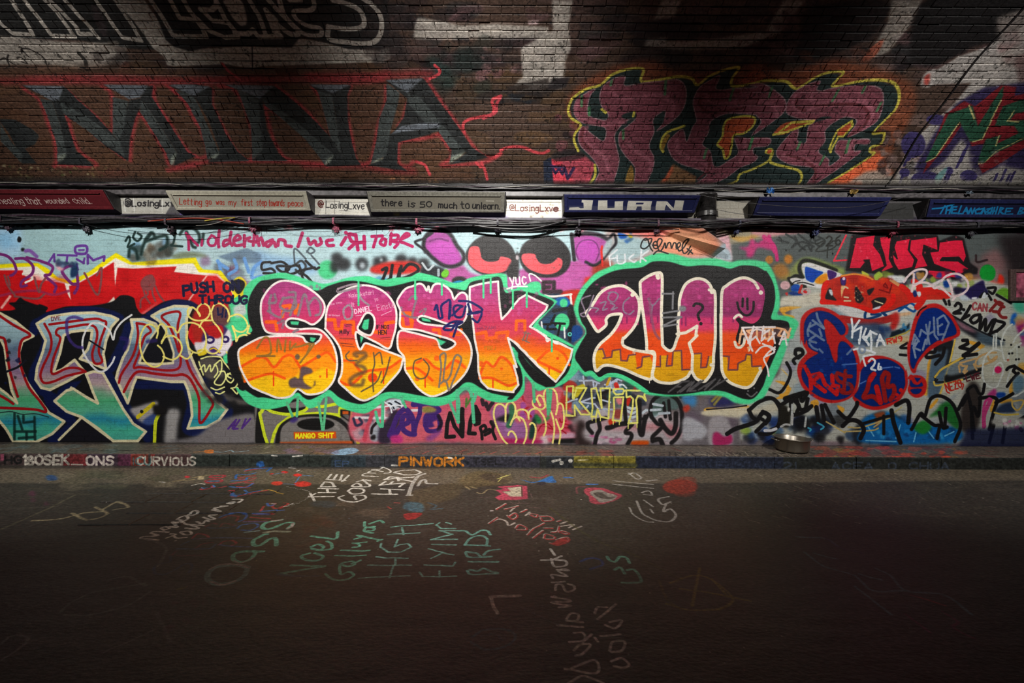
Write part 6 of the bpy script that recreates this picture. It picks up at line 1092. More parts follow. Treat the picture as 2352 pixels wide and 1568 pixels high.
def ground_paint():
    c = G
    c.map = map_road; c.strip(1.2, KERB_Y)
    rg = random.Random(12)
    for _ in range(260):
        x, y = rg.uniform(-200, 2550), 1085 + 480 * rg.random() ** 1.8
        c.line(np.array([(x, y), (x + rg.uniform(20, 90), y + rg.uniform(-6, 6)), (x + rg.uniform(60, 160), y + rg.uniform(-14, 14))]), rg.uniform(3, 14), rg.choice(['48443a', '322e2a', '565048', '2c2a27', '444038', '4e483c', '3c3c38']), 8, alpha=rg.uniform(.2, .55), rough=.35)
    c.poly("X: -300,1074 2700,1078 2700,1100 1500,1110 800,1112 -300,1108", '6c6252', 10, False, .8, .15); c.blobs(120, 1080, 420, 1120, 30, 12, 40, ['6c6654', '5c5846', '746c58', '50503c'], 6, .5, 301, .3, .25)
    c.poly("p: 20,220 200,120 400,120 640,170 600,260 300,300 100,320", '6c5a36', 10, alpha=.55, rough=.3); c.poly("p: 280,160 420,140 520,200 640,230 520,250 320,210", '4c4034', 6, alpha=.8)
    c.poly("o: 1750,420 1900,330 2352,260 2352,420 1950,560 1980,700 1900,620", '5c4e34', 10, alpha=.5, rough=.3); c.blobs(700, 1150, 900, 1190, 16, 10, 30, ['5c4a3c', '4c3c30', '6a5a4c'], 5, .5, 303, .4, .3); c.blobs(680, 1185, 760, 1260, 14, 10, 26, ['54281f', '4a2820', '5a3024'], 8, .45, 304, .3, .4)
    c.poly("o: 600,480 850,470 880,540 640,540", '2c3c48', 8, alpha=.7, rough=.2)
    # red and blue: FOO FIGHTERS
    r, b = 'a83c44', '3c68a8'
    c.line("q: 840,340 880,345 1000,320 1140,295|1000,320 980,290|960,170 1110,160 1110,185 970,190 960,170|900,230 980,210 1080,215 1080,240 940,255 900,230", 7, r, 1.2); c.line("q: 850,310 880,330 1000,300|990,280 1010,300|920,235 1060,230", 4, '4c78b8', 1.2)
    c.line("q: 1210,380 1240,430 1450,385 1650,350|1180,360 1250,355|1200,265 1370,235 1480,215|1250,320 1430,310|1380,250 1470,260 1380,300 1280,300|1290,190 1490,165|1380,110 1600,70|1300,210 1500,195", 6, r, 1.2)
    c.line("q: 1205,390 1230,420 1440,375 1580,350|1370,350 1400,375|1190,300 1290,310 1400,300 1470,260|1210,230 1370,215 1400,190|1260,200 1280,150 1400,150 1500,130|1370,100 1450,80 1690,70|1560,20 1560,60|1640,110 1690,70", 5.5, b, 1.2); c.poly("q: 1205,380 1240,380 1280,430 1230,425", b, 1.5); c.line("q: 1570,355 1650,345 1720,360 1830,385", 4, 'b08c3c', 1)
    c.oval(2065, 268, 105, 34, 'd2302c', 1.5, crop='q'); c.oval(1758, 258, 72, 25, 'd2382e', 1.5, crop='q'); c.oval(1848, 122, 42, 13, 'd2302c', 1, crop='q'); c.oval(2005, 158, 54, 17, 'd2302c', 1, crop='q'); c.oval(1695, 145, 26, 10, 'b83430', 1, crop='q'); c.oval(680, 180, 32, 13, 'c0343a', 1, crop='q')
    c.line("q: 1700,150 1840,125|2030,175 1980,250|1830,265 1980,272|2060,160 2190,170", 3.4, '5c7ca4', 1)
    rg2 = random.Random(4)
    for s in ("q: 1880,300 1980,320 2100,345 2150,370 2120,430 2050,480 1960,510 1900,520", "q: 1100,210 1200,200", "q: 1620,200 1660,210"):
        p = smooth(pts(s), False, 12)
        for k in range(0, len(p), 2): c.dot(p[k:k + 1] + rg2.uniform(-1, 1), 1.1, 'd0ccc4', .8)
    c.poly("q: 810,170 880,170 885,210 805,215", 'b8a884', 1, False); c.line("q: 510,240 700,200 940,160|560,230 760,215", 5, '9c8c60', 2.5, alpha=.8); c.line("q: 735,285 780,275 830,262 890,270", 4, 'dcd8cc', 1.5, rough=.2); c.line("q: 1900,70 1980,75|2000,110 2025,100|345,240 410,250", 4, 'd8d4cc', 1)
    w = 'd2cec4'
    c.line("q: 330,945 140,925 150,905 330,890 240,860 300,840 450,850|400,820 370,800 420,785 470,800 400,825|470,780 560,790 500,735 560,745|540,750 590,730 700,760|560,700 640,720 690,690 660,660 590,680 560,705|690,650 760,600 810,615 760,650 700,655", 6.5, w, 1.2)
    c.line("q: 430,920 540,880 480,870|520,900 560,920 670,910|600,850 700,835 730,870 660,880 600,855|660,800 740,810 820,800 720,760 880,770|790,720 860,750 900,710 940,720|870,670 960,700 1010,690 940,650 1030,640|980,590 1080,610 1000,570 1060,560 1160,545 1080,545|1160,510 1220,515 1240,490 1160,500|1230,460 1340,460 1290,495", 6, w, 1.2); c.dot("q: 540,948", 3, w)
    c.line("o: 570,420 870,415|590,380 640,470|650,380 620,400|690,370 890,370|690,320 920,325|790,320 800,370|720,300 890,300|720,290 760,240 850,250 880,300|790,210 1010,225|840,150 790,210|910,155 870,210|970,160 950,215|1050,165 970,240", 6, w, 1.1, False)
    c.line("o: 990,405 930,430 1000,470 1130,480 1250,440 1230,405 1120,410 1140,450|1040,350 1100,320 1220,330 1220,370 1100,385 1040,350|1120,300 1090,290 1150,260 1200,290 1120,300 1290,300 1300,270|1150,240 1240,220 1310,230|1220,215 1280,270", 6, w, 1.1)
    c.line("o: 1400,180 1220,170 1260,140 1370,140 1280,130 1370,105 1460,120|1330,95 1420,95 1470,70 1550,110 1540,135 1480,140", 4.6, w, 1.1); c.line("o: 1400,45 1460,65", 9, w, 1, taper=.6)
    c.line("o: 1330,385 1630,390|1440,325 1710,340|1540,330 1550,390|1420,280 1720,260|1420,280 1490,240|1540,270 1580,240|1720,260 1660,300|1480,215 1830,185|1490,215 1540,185 1640,190 1650,230|1650,210 1820,240|1600,130 1700,105 1850,100 1920,130 1860,160 1720,160 1600,135", 6.4, w, 1.1, False)
    c.line("o: 1960,145 1880,180 1820,260 1790,330 1770,400", 9, 'b4b0a8', 1.5, alpha=.85); c.line("o: 1880,290 1920,230 1970,220 1990,260 2110,265|1750,405 1810,400", 7, 'aca8a0', 1.5)
    # SUPERSONIC in fading red and blue, then OASIS, NOEL, GALLAGHER'S, HIGH FLYING BIRDS in chalk green
    for s, cl, al in (("q: 280,1270 300,1340 420,1350 560,1280 680,1220 740,1250 700,1330", '2c3c68', .7), ("q: 270,1300 320,1230 470,1200 480,1140", '2c3c60', .6), ("q: 500,1120 540,1080|560,1130 900,1125", '6c2830', .6), ("q: 560,1050 780,1050 960,1040 1020,990|690,965 610,1000", '38507c', .8), ("q: 780,1040 860,990 980,970", '8c2c34', .7), ("q: 740,920 800,870 900,880 930,920 800,930", '98303a', .9), ("q: 760,930 1000,920 1160,915 1460,920", '4c5c8c', .7), ("q: 900,780 980,740 1040,750|1080,780 1120,740 1260,770", '88343c', .6), ("q: 920,790 1000,800 1200,790 1280,760", '384c70', .6),
                      ("q: 1070,670 1140,640 1300,620 1390,640 1370,690 1300,720", '3c5c9c', .9), ("q: 1090,690 1180,650 1290,660 1270,710", '94343a', .7), ("q: 1060,1000 1120,960 1220,950 1270,980 1200,1010", '98303a', .9), ("q: 1070,1000 1200,1015 1440,1020", '3c5488', .8), ("q: 1280,800 1340,760 1480,740 1530,770 1450,820 1330,820", '3c64a4', .9), ("q: 1360,715 1640,715|1480,635 1720,630|1440,670 1670,685", 'a0383c', .9), ("q: 1360,720 1640,720|1470,630 1660,635", '4c68a0', .8), ("q: 1640,530 1680,500 1740,510 1700,550 1760,570 1890,510 1840,500", 'b03c40', 1), ("q: 1640,510 1660,540 1720,530|1560,590 1600,605 1840,580", '3c68b0', 1), ("q: 1560,600 1600,545", 'a83c40', 1)):
        c.line(s, 6, cl, 2, alpha=al)
    c.line("q: 1690,515 1740,515|1900,520 1950,500|1840,540 1900,530", 4, 'd0ccc4', 1.5); c.line("q: 1370,850 1460,840 1540,830", 6, '8cb0b0', 2)
    t = '6cb499'
    c.line("q: 1410,1270 1280,1240 1100,1250 980,1290 920,1370 960,1440 1080,1470 1240,1440 1360,1370 1400,1290", 13, '6a8c88', 2, rough=.22); c.line("q: 1420,1270 1250,1230 1060,1240 950,1290|960,1440 1100,1475 1260,1430", 6, 'a09a96', 2, rough=.35)
    c.line("q: 1560,1075 1350,1075 1240,1110 1240,1180 1330,1200 1430,1170 1490,1110 1500,1080 1590,1075", 10, t, 1.6, rough=.1); c.line("q: 1240,1190 1330,1210 1480,1150", 4, 'b4aca8', 1.5)
    c.line("q: 1750,1000 1740,920 1660,930 1560,1000 1480,1000 1480,940 1590,880 1640,870", 10, t, 1.8, rough=.12); c.line("q: 1600,850 1740,835 1910,835", 8, 'a0a890', 1.6, rough=.1); c.line("q: 1890,800 1950,740 1870,730 1720,790 1620,810 1580,780 1640,730 1810,695", 10, t, 1.8, rough=.08); c.line("q: 1950,740 1930,780 1890,800|1700,710 1810,695", 7, 'c0b4ac', 1.5)
    c.line("o: 360,1240 760,1250|760,1250 240,1340|230,1340 370,1365|640,1095 740,1130 710,1170 610,1185 500,1160 490,1120 580,1095|600,1020 680,990 750,1020 700,1055 610,1035|610,1040 720,1060 840,1040 840,980 790,950|600,890 880,920 920,840", 8, t, 1.5, rough=.06); c.line("o: 200,1350 420,1370 680,1370", 8, '30405c', 3, alpha=.8)
    c.line("o: 770,1340 860,1410 1000,1415 1110,1360 1050,1320 960,1350 940,1280|940,1280 960,1220 1090,1190 1120,1230 1040,1250 960,1230|1090,1220 1190,1180|890,1120 1080,1125 1250,1120|960,1060 1200,1065 1300,1060|1100,1020 1180,1010 1160,980 1100,970|1110,975 1260,960|1120,920 1200,900 1160,880 1400,930 1450,930 1400,950|1240,830 1340,820 1350,790 1260,790 1240,830 1340,850|1240,720 1250,780 1360,775|1300,740 1420,700 1470,725", 7, t, 1.4, rough=.06)
    c.line("o: 1170,1395 1400,1380 1780,1370|1280,1240 1800,1240|1540,1390 1590,1240|1610,1240 1610,1160|1380,1140 1500,1150 1760,1155|1440,980 1430,1020 1520,1080 1680,1080 1800,1020 1760,980 1660,990 1600,1020 1640,930|1520,870 1900,850|1560,780 1780,760 2060,740|1690,790 1710,870", 5.5, '78aea0', 1.4, False, rough=.1)
    c.line("o: 1900,1320 1940,1380 2340,1375|2140,1310 2140,1380|1960,1240 2300,1250 2330,1210|2010,1040 2180,1090 2310,1120|2180,1090 2040,1160|2050,990 2340,1000|2040,930 2352,930|2040,930 2300,870 2140,825|2140,825 2352,830|2140,730 2100,760 2160,800 2330,800|2220,730 2280,750", 5.5, '78aea0', 1.4, False, rough=.1)
    c.line("p: 120,1310 180,1350 480,1340 420,1320 320,1280 250,1310 150,1300|140,1200 490,1205|100,1090 150,1150 410,1140 300,1150 230,1100 110,1080|320,1120 380,1070 510,1055|90,1000 390,1010|100,990 160,920 280,890 360,930 350,1010|0,830 100,830 180,880 280,830 360,830 400,880", 7, '6ca698', 1.5, rough=.1)
    # heart with crown, heart, red and white scrawl, names
    c.poly("p: 460,340 560,330 480,300 720,280 840,290 850,450 700,460 500,460 450,430 530,390", 'b44058', 2, False); c.poly("p: 540,360 640,350 600,310 770,295 780,420 640,420 600,390", 'c0b49c', 2, False); c.line("p: 600,310 775,295 780,420|540,360 640,350", 3, '5c4038', 1.2, False)
    c.poly("p: 1530,330 1600,310 1760,320 1900,370 1980,410 1880,470 1720,510 1600,490 1580,420 1530,380", 'a03c4c', 2); c.poly("p: 1610,350 1720,335 1800,370 1920,410 1850,470 1720,490 1660,440 1600,390", '8c847c', 2); c.poly("p: 1640,380 1740,370 1800,420 1900,420 1820,450 1700,430", '4c4440', 2); c.line("p: 1440,380 1440,310 1560,300", 5, '7c3c44', 2, alpha=.7)
    for s in ("p: 470,570 580,505", "p: 570,570 730,530|690,550 640,600", "p: 600,650 660,690 720,660 690,620 620,660", "p: 380,740 480,670|400,730 500,690 590,720 620,770 690,740", "p: 760,610 830,575|820,650 870,605", "p: 880,620 960,640 940,670 870,640", "p: 990,660 1100,660 1150,700 1040,715 1000,680", "p: 1200,720 1240,705|1240,750 1320,720", "p: 700,800 740,760 820,790 820,820 720,820", "p: 840,880 920,800", "p: 910,920 1030,830|1020,830 960,880", "p: 940,790 1040,740", "p: 1040,800 1140,800", "p: 1130,850 1200,840 1220,780", "p: 1220,840 1290,870 1340,860 1260,835 1220,850", "p: 1040,920 1060,870 1160,900 1160,930 1060,930", "p: 1110,980 1200,1000 1330,960 1320,910 1190,940|1250,780 1400,760 1340,800|1390,820 1490,780"):
        c.line(s, 5.5, 'b0a49a', 1.4); c.line(pts(s.split('|')[0]) + (1.5, 1), 4, '982c30', 1.6)
    c.dot("p: 415,590", 5, 'c0b4b0', 1.5); c.poly("p: 1140,980 1300,920 1330,960 1220,1010", '98302f', 2)
    for s in ("p: 360,470 500,500|400,430 280,430|700,500 870,500|830,540 1000,560|880,380 900,430", "p: 640,480 680,510 740,500 740,470"): c.line(s, 2.6, '7c5c5c', 1.2, alpha=.6)
    c.poly("p: 760,210 900,240 1000,220 1130,170 1160,200 1190,245 1100,250 980,240 900,255", '2e6cb0', 2); c.line("p: 880,180 1000,190 1090,155", 5, 'a04048', 2); c.line("p: 1290,190 1380,190|1560,270 1680,270", 7, '3c6cb0', 2); c.line("p: 490,240 530,200 480,205 600,160 540,185 640,155", 3, 'c8c070', 1, False); c.oval(1010, 260, 60, 20, '2c2c34', 3, crop='p')
    c.line("p: 100,300 150,330|160,300 230,320|240,370 300,380 380,330 460,340", 5, 'a8946c', 2, alpha=.7)
    c.poly("o: 1720,500 1780,480 1930,500 1950,590 1850,600 1710,560", '3f6474', 4, alpha=.8, rough=.3); c.poly("o: 1720,620 1930,615 1850,680 1740,690", '9c2a2c', 2); c.line("o: 2000,490 2100,530 2040,570 2170,560", 6, '3c5460', 3, alpha=.8)
    for s in ("o: 1520,540 1560,560", "o: 1600,490 1660,495"): c.line(s, 5, '94403c', 2)
    g = 'aaa6a0'
    c.line("p: 2060,140 2160,210 2210,190 2130,140 2060,150|1870,230 2352,275|1870,270 2352,320|2220,370 2300,350 2340,400 2240,390|2240,460 2300,500 2352,540|2070,550 2120,640 2260,710 2352,720|2320,570 2352,610", 5, g, 2, alpha=.85, rough=.1)
    c.line("X: 1486,1104 1508,1102|1462,1150 1480,1182 1530,1198 1552,1184 1540,1168 1524,1174 1530,1156|1536,1140 1512,1146 1522,1158 1540,1152", 6, g, 2, alpha=.85); c.oval(1562, 1118, 40, 17, '8c3024', 4, .85, .1); c.poly("X: 1552,1100 1596,1098 1594,1136 1550,1136", '8c3426', 5, alpha=.5)
    # grey chalk lettering running to the front
    w2 = 'c8c4bc'
    c.line("p: 1120,1050 1170,1120|1010,1185 1140,1180 1250,1135|1130,1170 1160,1250 1230,1260 1310,1240 1300,1190 1180,1180|1200,1300 1340,1310 1270,1290 1220,1320 1320,1380 1140,1360 1150,1400|1140,1450 1290,1440|1180,1540 1190,1480 1260,1480 1310,1560 1400,1540 1400,1490 1330,1470", 7, w2, 1.6, rough=.08)
    c.line("M: 1480,1060 1560,1050 1430,1030 1560,1020 1430,990|1450,985 1460,990|1530,1140 1560,1100 1610,1110 1600,1150 1530,1150 1640,1160|1470,1180 1640,1190|1580,1230 1640,1230 1650,1280 1550,1290|1700,1240 1640,1290|1580,1350 1620,1310 1690,1310 1640,1370 1590,1385|1520,1470 1730,1500 1720,1410 1560,1470|1540,1568 1640,1520 1780,1568", 7, w2, 1.8, rough=.12)
    c.line("M: 1740,1140 1800,1090 1860,1040|1720,1100 1740,1060 1800,1060|1790,1180 1860,1200 1900,1150 1820,1160|1760,1250 1890,1240|1820,1350 1840,1290 1920,1290 1900,1350 1830,1360|1830,1420 1900,1400 1950,1440 1910,1460 1850,1450|1720,1260 1740,1290", 7, w2, 1.8, rough=.12)
    c.line("M: 1020,990 1220,985|1025,990 1040,1050 1070,1100", 9, w2, 1.8, rough=.08); c.line("M: 1220,1060 1330,1110 1480,1180", 4, '4a5054', 2, alpha=.7)
    c.line("p: 1800,1140 1830,1180 1900,1200 1950,1140 2030,1150 2070,1220|1890,1300 1960,1270 2010,1340|2040,1300 2130,1300 2210,1430 2100,1450 1980,1450", 8, '6cae98', 1.8, rough=.1)
    for s, cl, al in (("p: 1480,1200 1600,1160 1720,1180 1740,1240 1600,1290", '2c4080', .9), ("M: 890,1290 980,1340 1120,1320 1190,1260 1140,1210 980,1210 900,1260", '3a5c6c', .95), ("M: 960,1250 1060,1240 1100,1280", '30404c', .8), ("M: 1700,880 1900,930", '3c2028', .7), ("N: -60,1040 100,1080 300,1070 380,1000 230,870 100,850 -40,900", '7c7230', .8), ("N: 160,800 140,900 110,1050|240,870 350,990|30,940 200,960 500,1020", '7c7430', .8), ("M: 1420,400 1700,600 2000,720 2300,880", '40401f', .5), ("M: 2150,880 2200,1000 2300,1080", '5c5420', .6),
                      ("N: 810,590 1000,600 1080,650|860,690 1000,790 1200,850 1320,950 1560,950|930,700 1080,740|1200,920 1300,1000 1440,1110|1340,800 1440,850 1540,950 1800,980 1980,1110|1230,840 1380,880", '54747e', .85), ("N: 1580,980 1680,1010 1800,1050", '8c3034', .8), ("N: 1540,1110 1700,1230|1790,1090 1890,1160 1860,1200 2000,1270", '6c2a44', .8), ("N: 1000,590 1100,660 1250,700", '342a48', .6),
                      ("L: 950,600 1080,640 1110,690 1060,780", '6a6a68', .6), ("L: 410,1090 460,1040 600,970 800,930 970,900|430,1110 600,1110 850,1050 1000,960|720,880 860,860 980,920", '68706a', .6), ("L: 0,1310 80,1250 180,1260 160,1310 0,1420", '7c7c7a', .6), ("L: 1050,1100 1140,1290|700,1360 1040,1210", '6a6a66', .6), ("L: 0,540 300,410 500,310", '6c6850', .6), ("L: 220,480 400,470 560,430 700,420|480,430 600,480 720,440 640,390|680,410 780,360 860,390 760,410", 'a89c78', .8), ("L: 1190,940 1240,930", '5c5420', .7), ("M: 300,900 200,960 0,950|600,1000 750,950 780,870", '4a4844', .4)):
        c.line(s, 7, cl, 3, alpha=al, rough=.12)
    c.poly("L: 310,180 370,180 380,210 320,210", '2c4a78', 3); c.blobs(60, 1130, 110, 1160, 4, 4, 8, ['5c2c44'], 4, .6, 311); c.blobs(380, 1380, 480, 1480, 6, 6, 14, ['4c2030'], 6, .5, 312)
    rg = random.Random(8)
    for _ in range(420):
        x, y = rg.uniform(-100, 2450), 1082 + 460 * rg.random() ** 2.6
        c.dot(np.array([[x, y]]), rg.uniform(.6, 2), rg.choice(['a49c90', '8c8478', 'c0bab0', '746c60', '8c5c50', '5c6c7c']), .8, rg.uniform(.4, .9))
    for _ in range(70):
        x, y = rg.uniform(1650, 2420), 1085 + 130 * rg.random() ** 1.5
        c.line(np.array([(x, y), (x + rg.uniform(8, 26), y + rg.uniform(2, 9))]), rg.uniform(2, 4), rg.choice(['8c8474', '746c5c', '6a6656']), 1.5, alpha=.6)
    # kerb face
    c.map = map_kerb; c.strip(KERB_Y, KERB_Y + PAVE_Z)
    c.poly("X: -400,1040 2760,1050 2760,1082 -400,1074", '2e302e', 2, False)
    for x0, x1, cl in ((0, 140, '4c3c3c'), (140, 200, '7c2c30'), (200, 270, '40303c'), (270, 320, '5c2c44'), (300, 340, '7c3428'), (345, 356, '94302c'), (356, 440, '4c3434'), (440, 760, '2c322e'), (760, 840, '2e3a42'), (840, 1010, '36363c'), (1060, 1240, '34323e'), (1255, 1318, '26282c'), (1318, 1460, '7c7028'), (1462, 1800, '23283a'), (1800, 2400, '242624')):
        c.poly("X: %d,1042 %d,1042 %d,1080 %d,1080" % (x0, x1, x1, x0), cl, 2, False, .9)
    c.line("X: 1320,1066 1460,1068", 9, '44442c', 5, False)
    c.text('HG', "r: 50,255 220,255", 17, 5, '201f20', jit=.1); c.text('180SEK', "r: 250,268 740,268", 21, 6, 'c0b8ac'); c.line("r: 770,265 890,268", 3, 'c0b8ac'); c.text('ONS', "r: 930,270 1220,275", 21, 5.5, 'c8bcb4'); c.text('CURVIOUS', "r: 1480,270 2110,278", 19, 4.4, 'b8b0a4'); c.text('ICU', "r: 1430,270 1620,270", 16, 3, '2c7078', alpha=.6)
    c.poly("r: 0,150 40,150 40,220 0,230", 'a05068', 2, False)
    c.text('PINWORK', "g: 1080,1320 2230,1320", 18, 5.4, 'c87a28'); c.line("g: 2250,1240 2320,1290", 7, '20242c'); c.text('TSEL', "h: 300,1460 780,1460", 14, 3.6, '201f24'); c.line("g: 940,1320 1040,1322|1960,1180 2020,1190", 4, 'c8c4bc'); c.line("X: 672,1048 694,1046|624,1046 636,1047|668,1072 682,1073", 3, 'c4c0b8'); c.dot("h: 1880,1430 2040,1390", 5, 'b8b4ac'); c.line("h: 1720,1400 1850,1370", 6, 'b0aca4', taper=.5); c.line("h: 2180,1380 2352,1370", 3, 'b8ac84'); c.poly("X: 590,1062 604,1060 606,1076 590,1076", '2c60a4', 2); c.text('EP', "X: 770,1072 800,1072", 14, 2.5, '3c5070')
    for t, x0, x1 in (('2L', 1850, 1796), ('ACEA', 1910, 2004), ('O', 2042, 2058), ('CHUA', 2088, 2180)): c.text(t, "X: %d,1078 %d,1078" % (min(x0, x1), max(x0, x1)), 16, 4.4, '3a4250', alpha=.8)
    c.text('MENTENBEANE', "X: 1560,1076 1790,1078", 16, 4, '2c3448', alpha=.7)
    # footway
    c.map = map_pave; c.strip(KERB_Y + PAVE_Z, 6.26)
    rg = random.Random(21)
    c.poly("X: -400,1012 2760,1020 2760,1056 -400,1046", '5a5148', 1, False)
    for _ in range(420):
        x, y = rg.uniform(-300, 2600), rg.uniform(1016, 1052)
        d = 1 if x > 1176 else -1
        pal = ['7c7468', '4a443e', '645a50', '3f3a36', '6c6a5c'] + (['6c7a80', '56686c', '5c4a4c'] if x < 560 else ['7a6058', '7c6870', '8c4c44', '7c5c40'] if x < 1400 else ['4c4440', '5c3a36', '6c3c38', '3a3634'])
        c.line(np.array([(x, y), (x + d * rg.uniform(8, 40), y + rg.uniform(1, 7))]), rg.uniform(3, 10), rg.choice(pal), 2, alpha=rg.uniform(.3, .8), rough=.25)
    c.poly("X: 470,1034 488,1032 490,1040 472,1040", 'd0742c', 2); c.line("X: 446,1038 488,1036", 5, 'a87038', 2); c.line("X: 492,1037 512,1038 530,1034 540,1038 570,1035", 4, '94b0bc', 1.2); c.poly("X: 760,1040 780,1032 810,1028 824,1034 808,1042 776,1044", '84a8c4', 2)
    for x in range(840, 1240, 26): c.line("X: %d,%d %d,%d" % (x, 1042, x + 14, 1036 + rg.randint(0, 6)), 4, 'a84c44', 1.8, alpha=.75)
    c.blobs(1330, 1032, 1420, 1046, 10, 6, 16, ['7c3c38', '6c3c34', '8c4840'], 3, .7, 321, .2, .4); c.blobs(640, 1026, 760, 1042, 12, 8, 20, ['8c5c38', '746080', '7c5c64'], 3, .5, 322, .2, .3)
    for t, x0, x1 in (('SINCERELY', 1500, 1800),): c.text(t, "X: %d,1047 %d,1049" % (x0, x1), 9, 4, '2a2624', alpha=.7)
    c.blobs(1860, 1024, 2230, 1052, 50, 6, 22, ['8c3430', '7c3c34', 'a0503c', '9c7438', '5c3230', 'a83c34'], 2, .7, 323, .25, .3); c.blobs(2060, 1036, 2220, 1050, 10, 6, 14, ['c84a30', 'b84830'], 2, .8, 324, .2, .3); c.blobs(-300, 1018, 300, 1045, 26, 8, 26, ['566a70', '3c4c4c', '6c7478'], 2, .5, 325, .2, .25)
    for _ in range(60):
        x = rg.uniform(1540, 1830); c.line(np.array([(x, rg.uniform(1036, 1046)), (x + rg.uniform(8, 18), rg.uniform(1042, 1049))]), 2.5, rg.choice(['8c8478', 'a09888', '2c2624']), 1.2, alpha=.6)
    c.poly("X: -400,1008 2760,1018 2760,1027 -400,1018", '2e2a2a', 5, False, .7)
ground_paint(); finish(G, .35, .25, 500)

# ------------------------------------------------------------------ materials
def nodes(name):
    m = bpy.data.materials.new(name); m.use_nodes = True
    nt = m.node_tree
    return m, nt, nt.nodes['Principled BSDF']
def math_(nt, op, a, b=None):
    n = nt.nodes.new('ShaderNodeMath'); n.operation = op
    for i, v in enumerate((a, b)):
        if v is None: continue
        if isinstance(v, (int, float)): n.inputs[i].default_value = v
        else: nt.links.new(v, n.inputs[i])
    return n.outputs[0]
def bump(nt, b, scale, strength, dist=.004, stretch=(1, 1, 1)):
    tc = nt.nodes.new('ShaderNodeNewGeometry')
    mp = nt.nodes.new('ShaderNodeMapping'); mp.inputs['Scale'].default_value = stretch
    nt.links.new(tc.outputs['Position'], mp.inputs[0])
    nz = nt.nodes.new('ShaderNodeTexNoise'); nz.inputs['Scale'].default_value = scale; nz.inputs['Detail'].default_value = 5
    nt.links.new(mp.outputs[0], nz.inputs[0])
    bp = nt.nodes.new('ShaderNodeBump'); bp.inputs['Strength'].default_value = strength; bp.inputs['Distance'].default_value = dist
    nt.links.new(nz.outputs[0], bp.inputs['Height']); nt.links.new(bp.outputs[0], b.inputs['Normal'])
    return nz
def painted(name, canvas, mode, rough, bscale, bstr, mul=1.0, spec=.5, stretch=(1, 1, 1), grain=0):
    m, nt, b = nodes(name)
    im = nt.nodes.new('ShaderNodeTexImage'); im.image = canvas if isinstance(canvas, bpy.types.Image) else canvas.image(name)
    im.extension = 'EXTEND'
    if mode in ('wall', 'vault'):
        g = nt.nodes.new('ShaderNodeNewGeometry'); sp = nt.nodes.new('ShaderNodeSeparateXYZ'); cb = nt.nodes.new('ShaderNodeCombineXYZ')
        nt.links.new(g.outputs['Position'], sp.inputs[0])
        c = W if mode == 'wall' else V
        u = math_(nt, 'MULTIPLY', math_(nt, 'SUBTRACT', sp.outputs[0], c.x0), c.res / c.w)
        if mode == 'wall':
            v = math_(nt, 'MULTIPLY', math_(nt, 'SUBTRACT', sp.outputs[2], c.y0), c.res / c.h)
        else:
            ph = math_(nt, 'ARCTAN2', math_(nt, 'SUBTRACT', sp.outputs[1], VY), math_(nt, 'SUBTRACT', sp.outputs[2], VZ))
            s = math_(nt, 'MULTIPLY', math_(nt, 'SUBTRACT', PHI0, ph), VR)
            v = math_(nt, 'MULTIPLY', math_(nt, 'SUBTRACT', s, c.y0), c.res / c.h)
        nt.links.new(u, cb.inputs[0]); nt.links.new(v, cb.inputs[1]); nt.links.new(cb.outputs[0], im.inputs[0])
    col = im.outputs[0]
    if mul != 1:
        mx = nt.nodes.new('ShaderNodeMix'); mx.data_type = 'RGBA'; mx.blend_type = 'MULTIPLY'; mx.inputs[0].default_value = 1
        nt.links.new(col, mx.inputs[6]); mx.inputs[7].default_value = (mul, mul * .97, mul * .93, 1); col = mx.outputs[2]
    b.inputs['Roughness'].default_value = rough; b.inputs['Specular IOR Level'].default_value = spec
    nz = bump(nt, b, bscale, bstr, .006, stretch)
    if grain:
        rp = nt.nodes.new('ShaderNodeValToRGB'); e = rp.color_ramp.elements
        e[0].position, e[1].position = .36, .66; e[0].color = [1 - grain] * 3 + [1]; e[1].color = [1 + grain] * 3 + [1]
        mx = nt.nodes.new('ShaderNodeMix'); mx.data_type = 'RGBA'; mx.blend_type = 'MULTIPLY'; mx.inputs[0].default_value = 1
        nt.links.new(nz.outputs[0], rp.inputs[0]); nt.links.new(col, mx.inputs[6]); nt.links.new(rp.outputs[0], mx.inputs[7]); col = mx.outputs[2]
    nt.links.new(col, b.inputs['Base Color'])
    return m
def plain(name, col, rough=.5, metal=0, bscale=40, bstr=.25, vary=.25, spec=.5):
    m, nt, b = nodes(name)
    c = hexc(col); lin = [(x / 12.92 if x <= .04045 else ((x + .055) / 1.055) ** 2.4) for x in c]
    nz = bump(nt, b, bscale, bstr, .003)
    rp = nt.nodes.new('ShaderNodeValToRGB')
    rp.color_ramp.elements[0].color = [x * (1 - vary) for x in lin] + [1]; rp.color_ramp.elements[1].color = [min(x * (1 + vary), 1) for x in lin] + [1]
    rp.color_ramp.elements[0].position = .35; rp.color_ramp.elements[1].position = .65
    nt.links.new(nz.outputs[0], rp.inputs[0]); nt.links.new(rp.outputs[0], b.inputs['Base Color'])
    b.inputs['Roughness'].default_value = rough; b.inputs['Metallic'].default_value = metal; b.inputs['Specular IOR Level'].default_value = spec
    return m

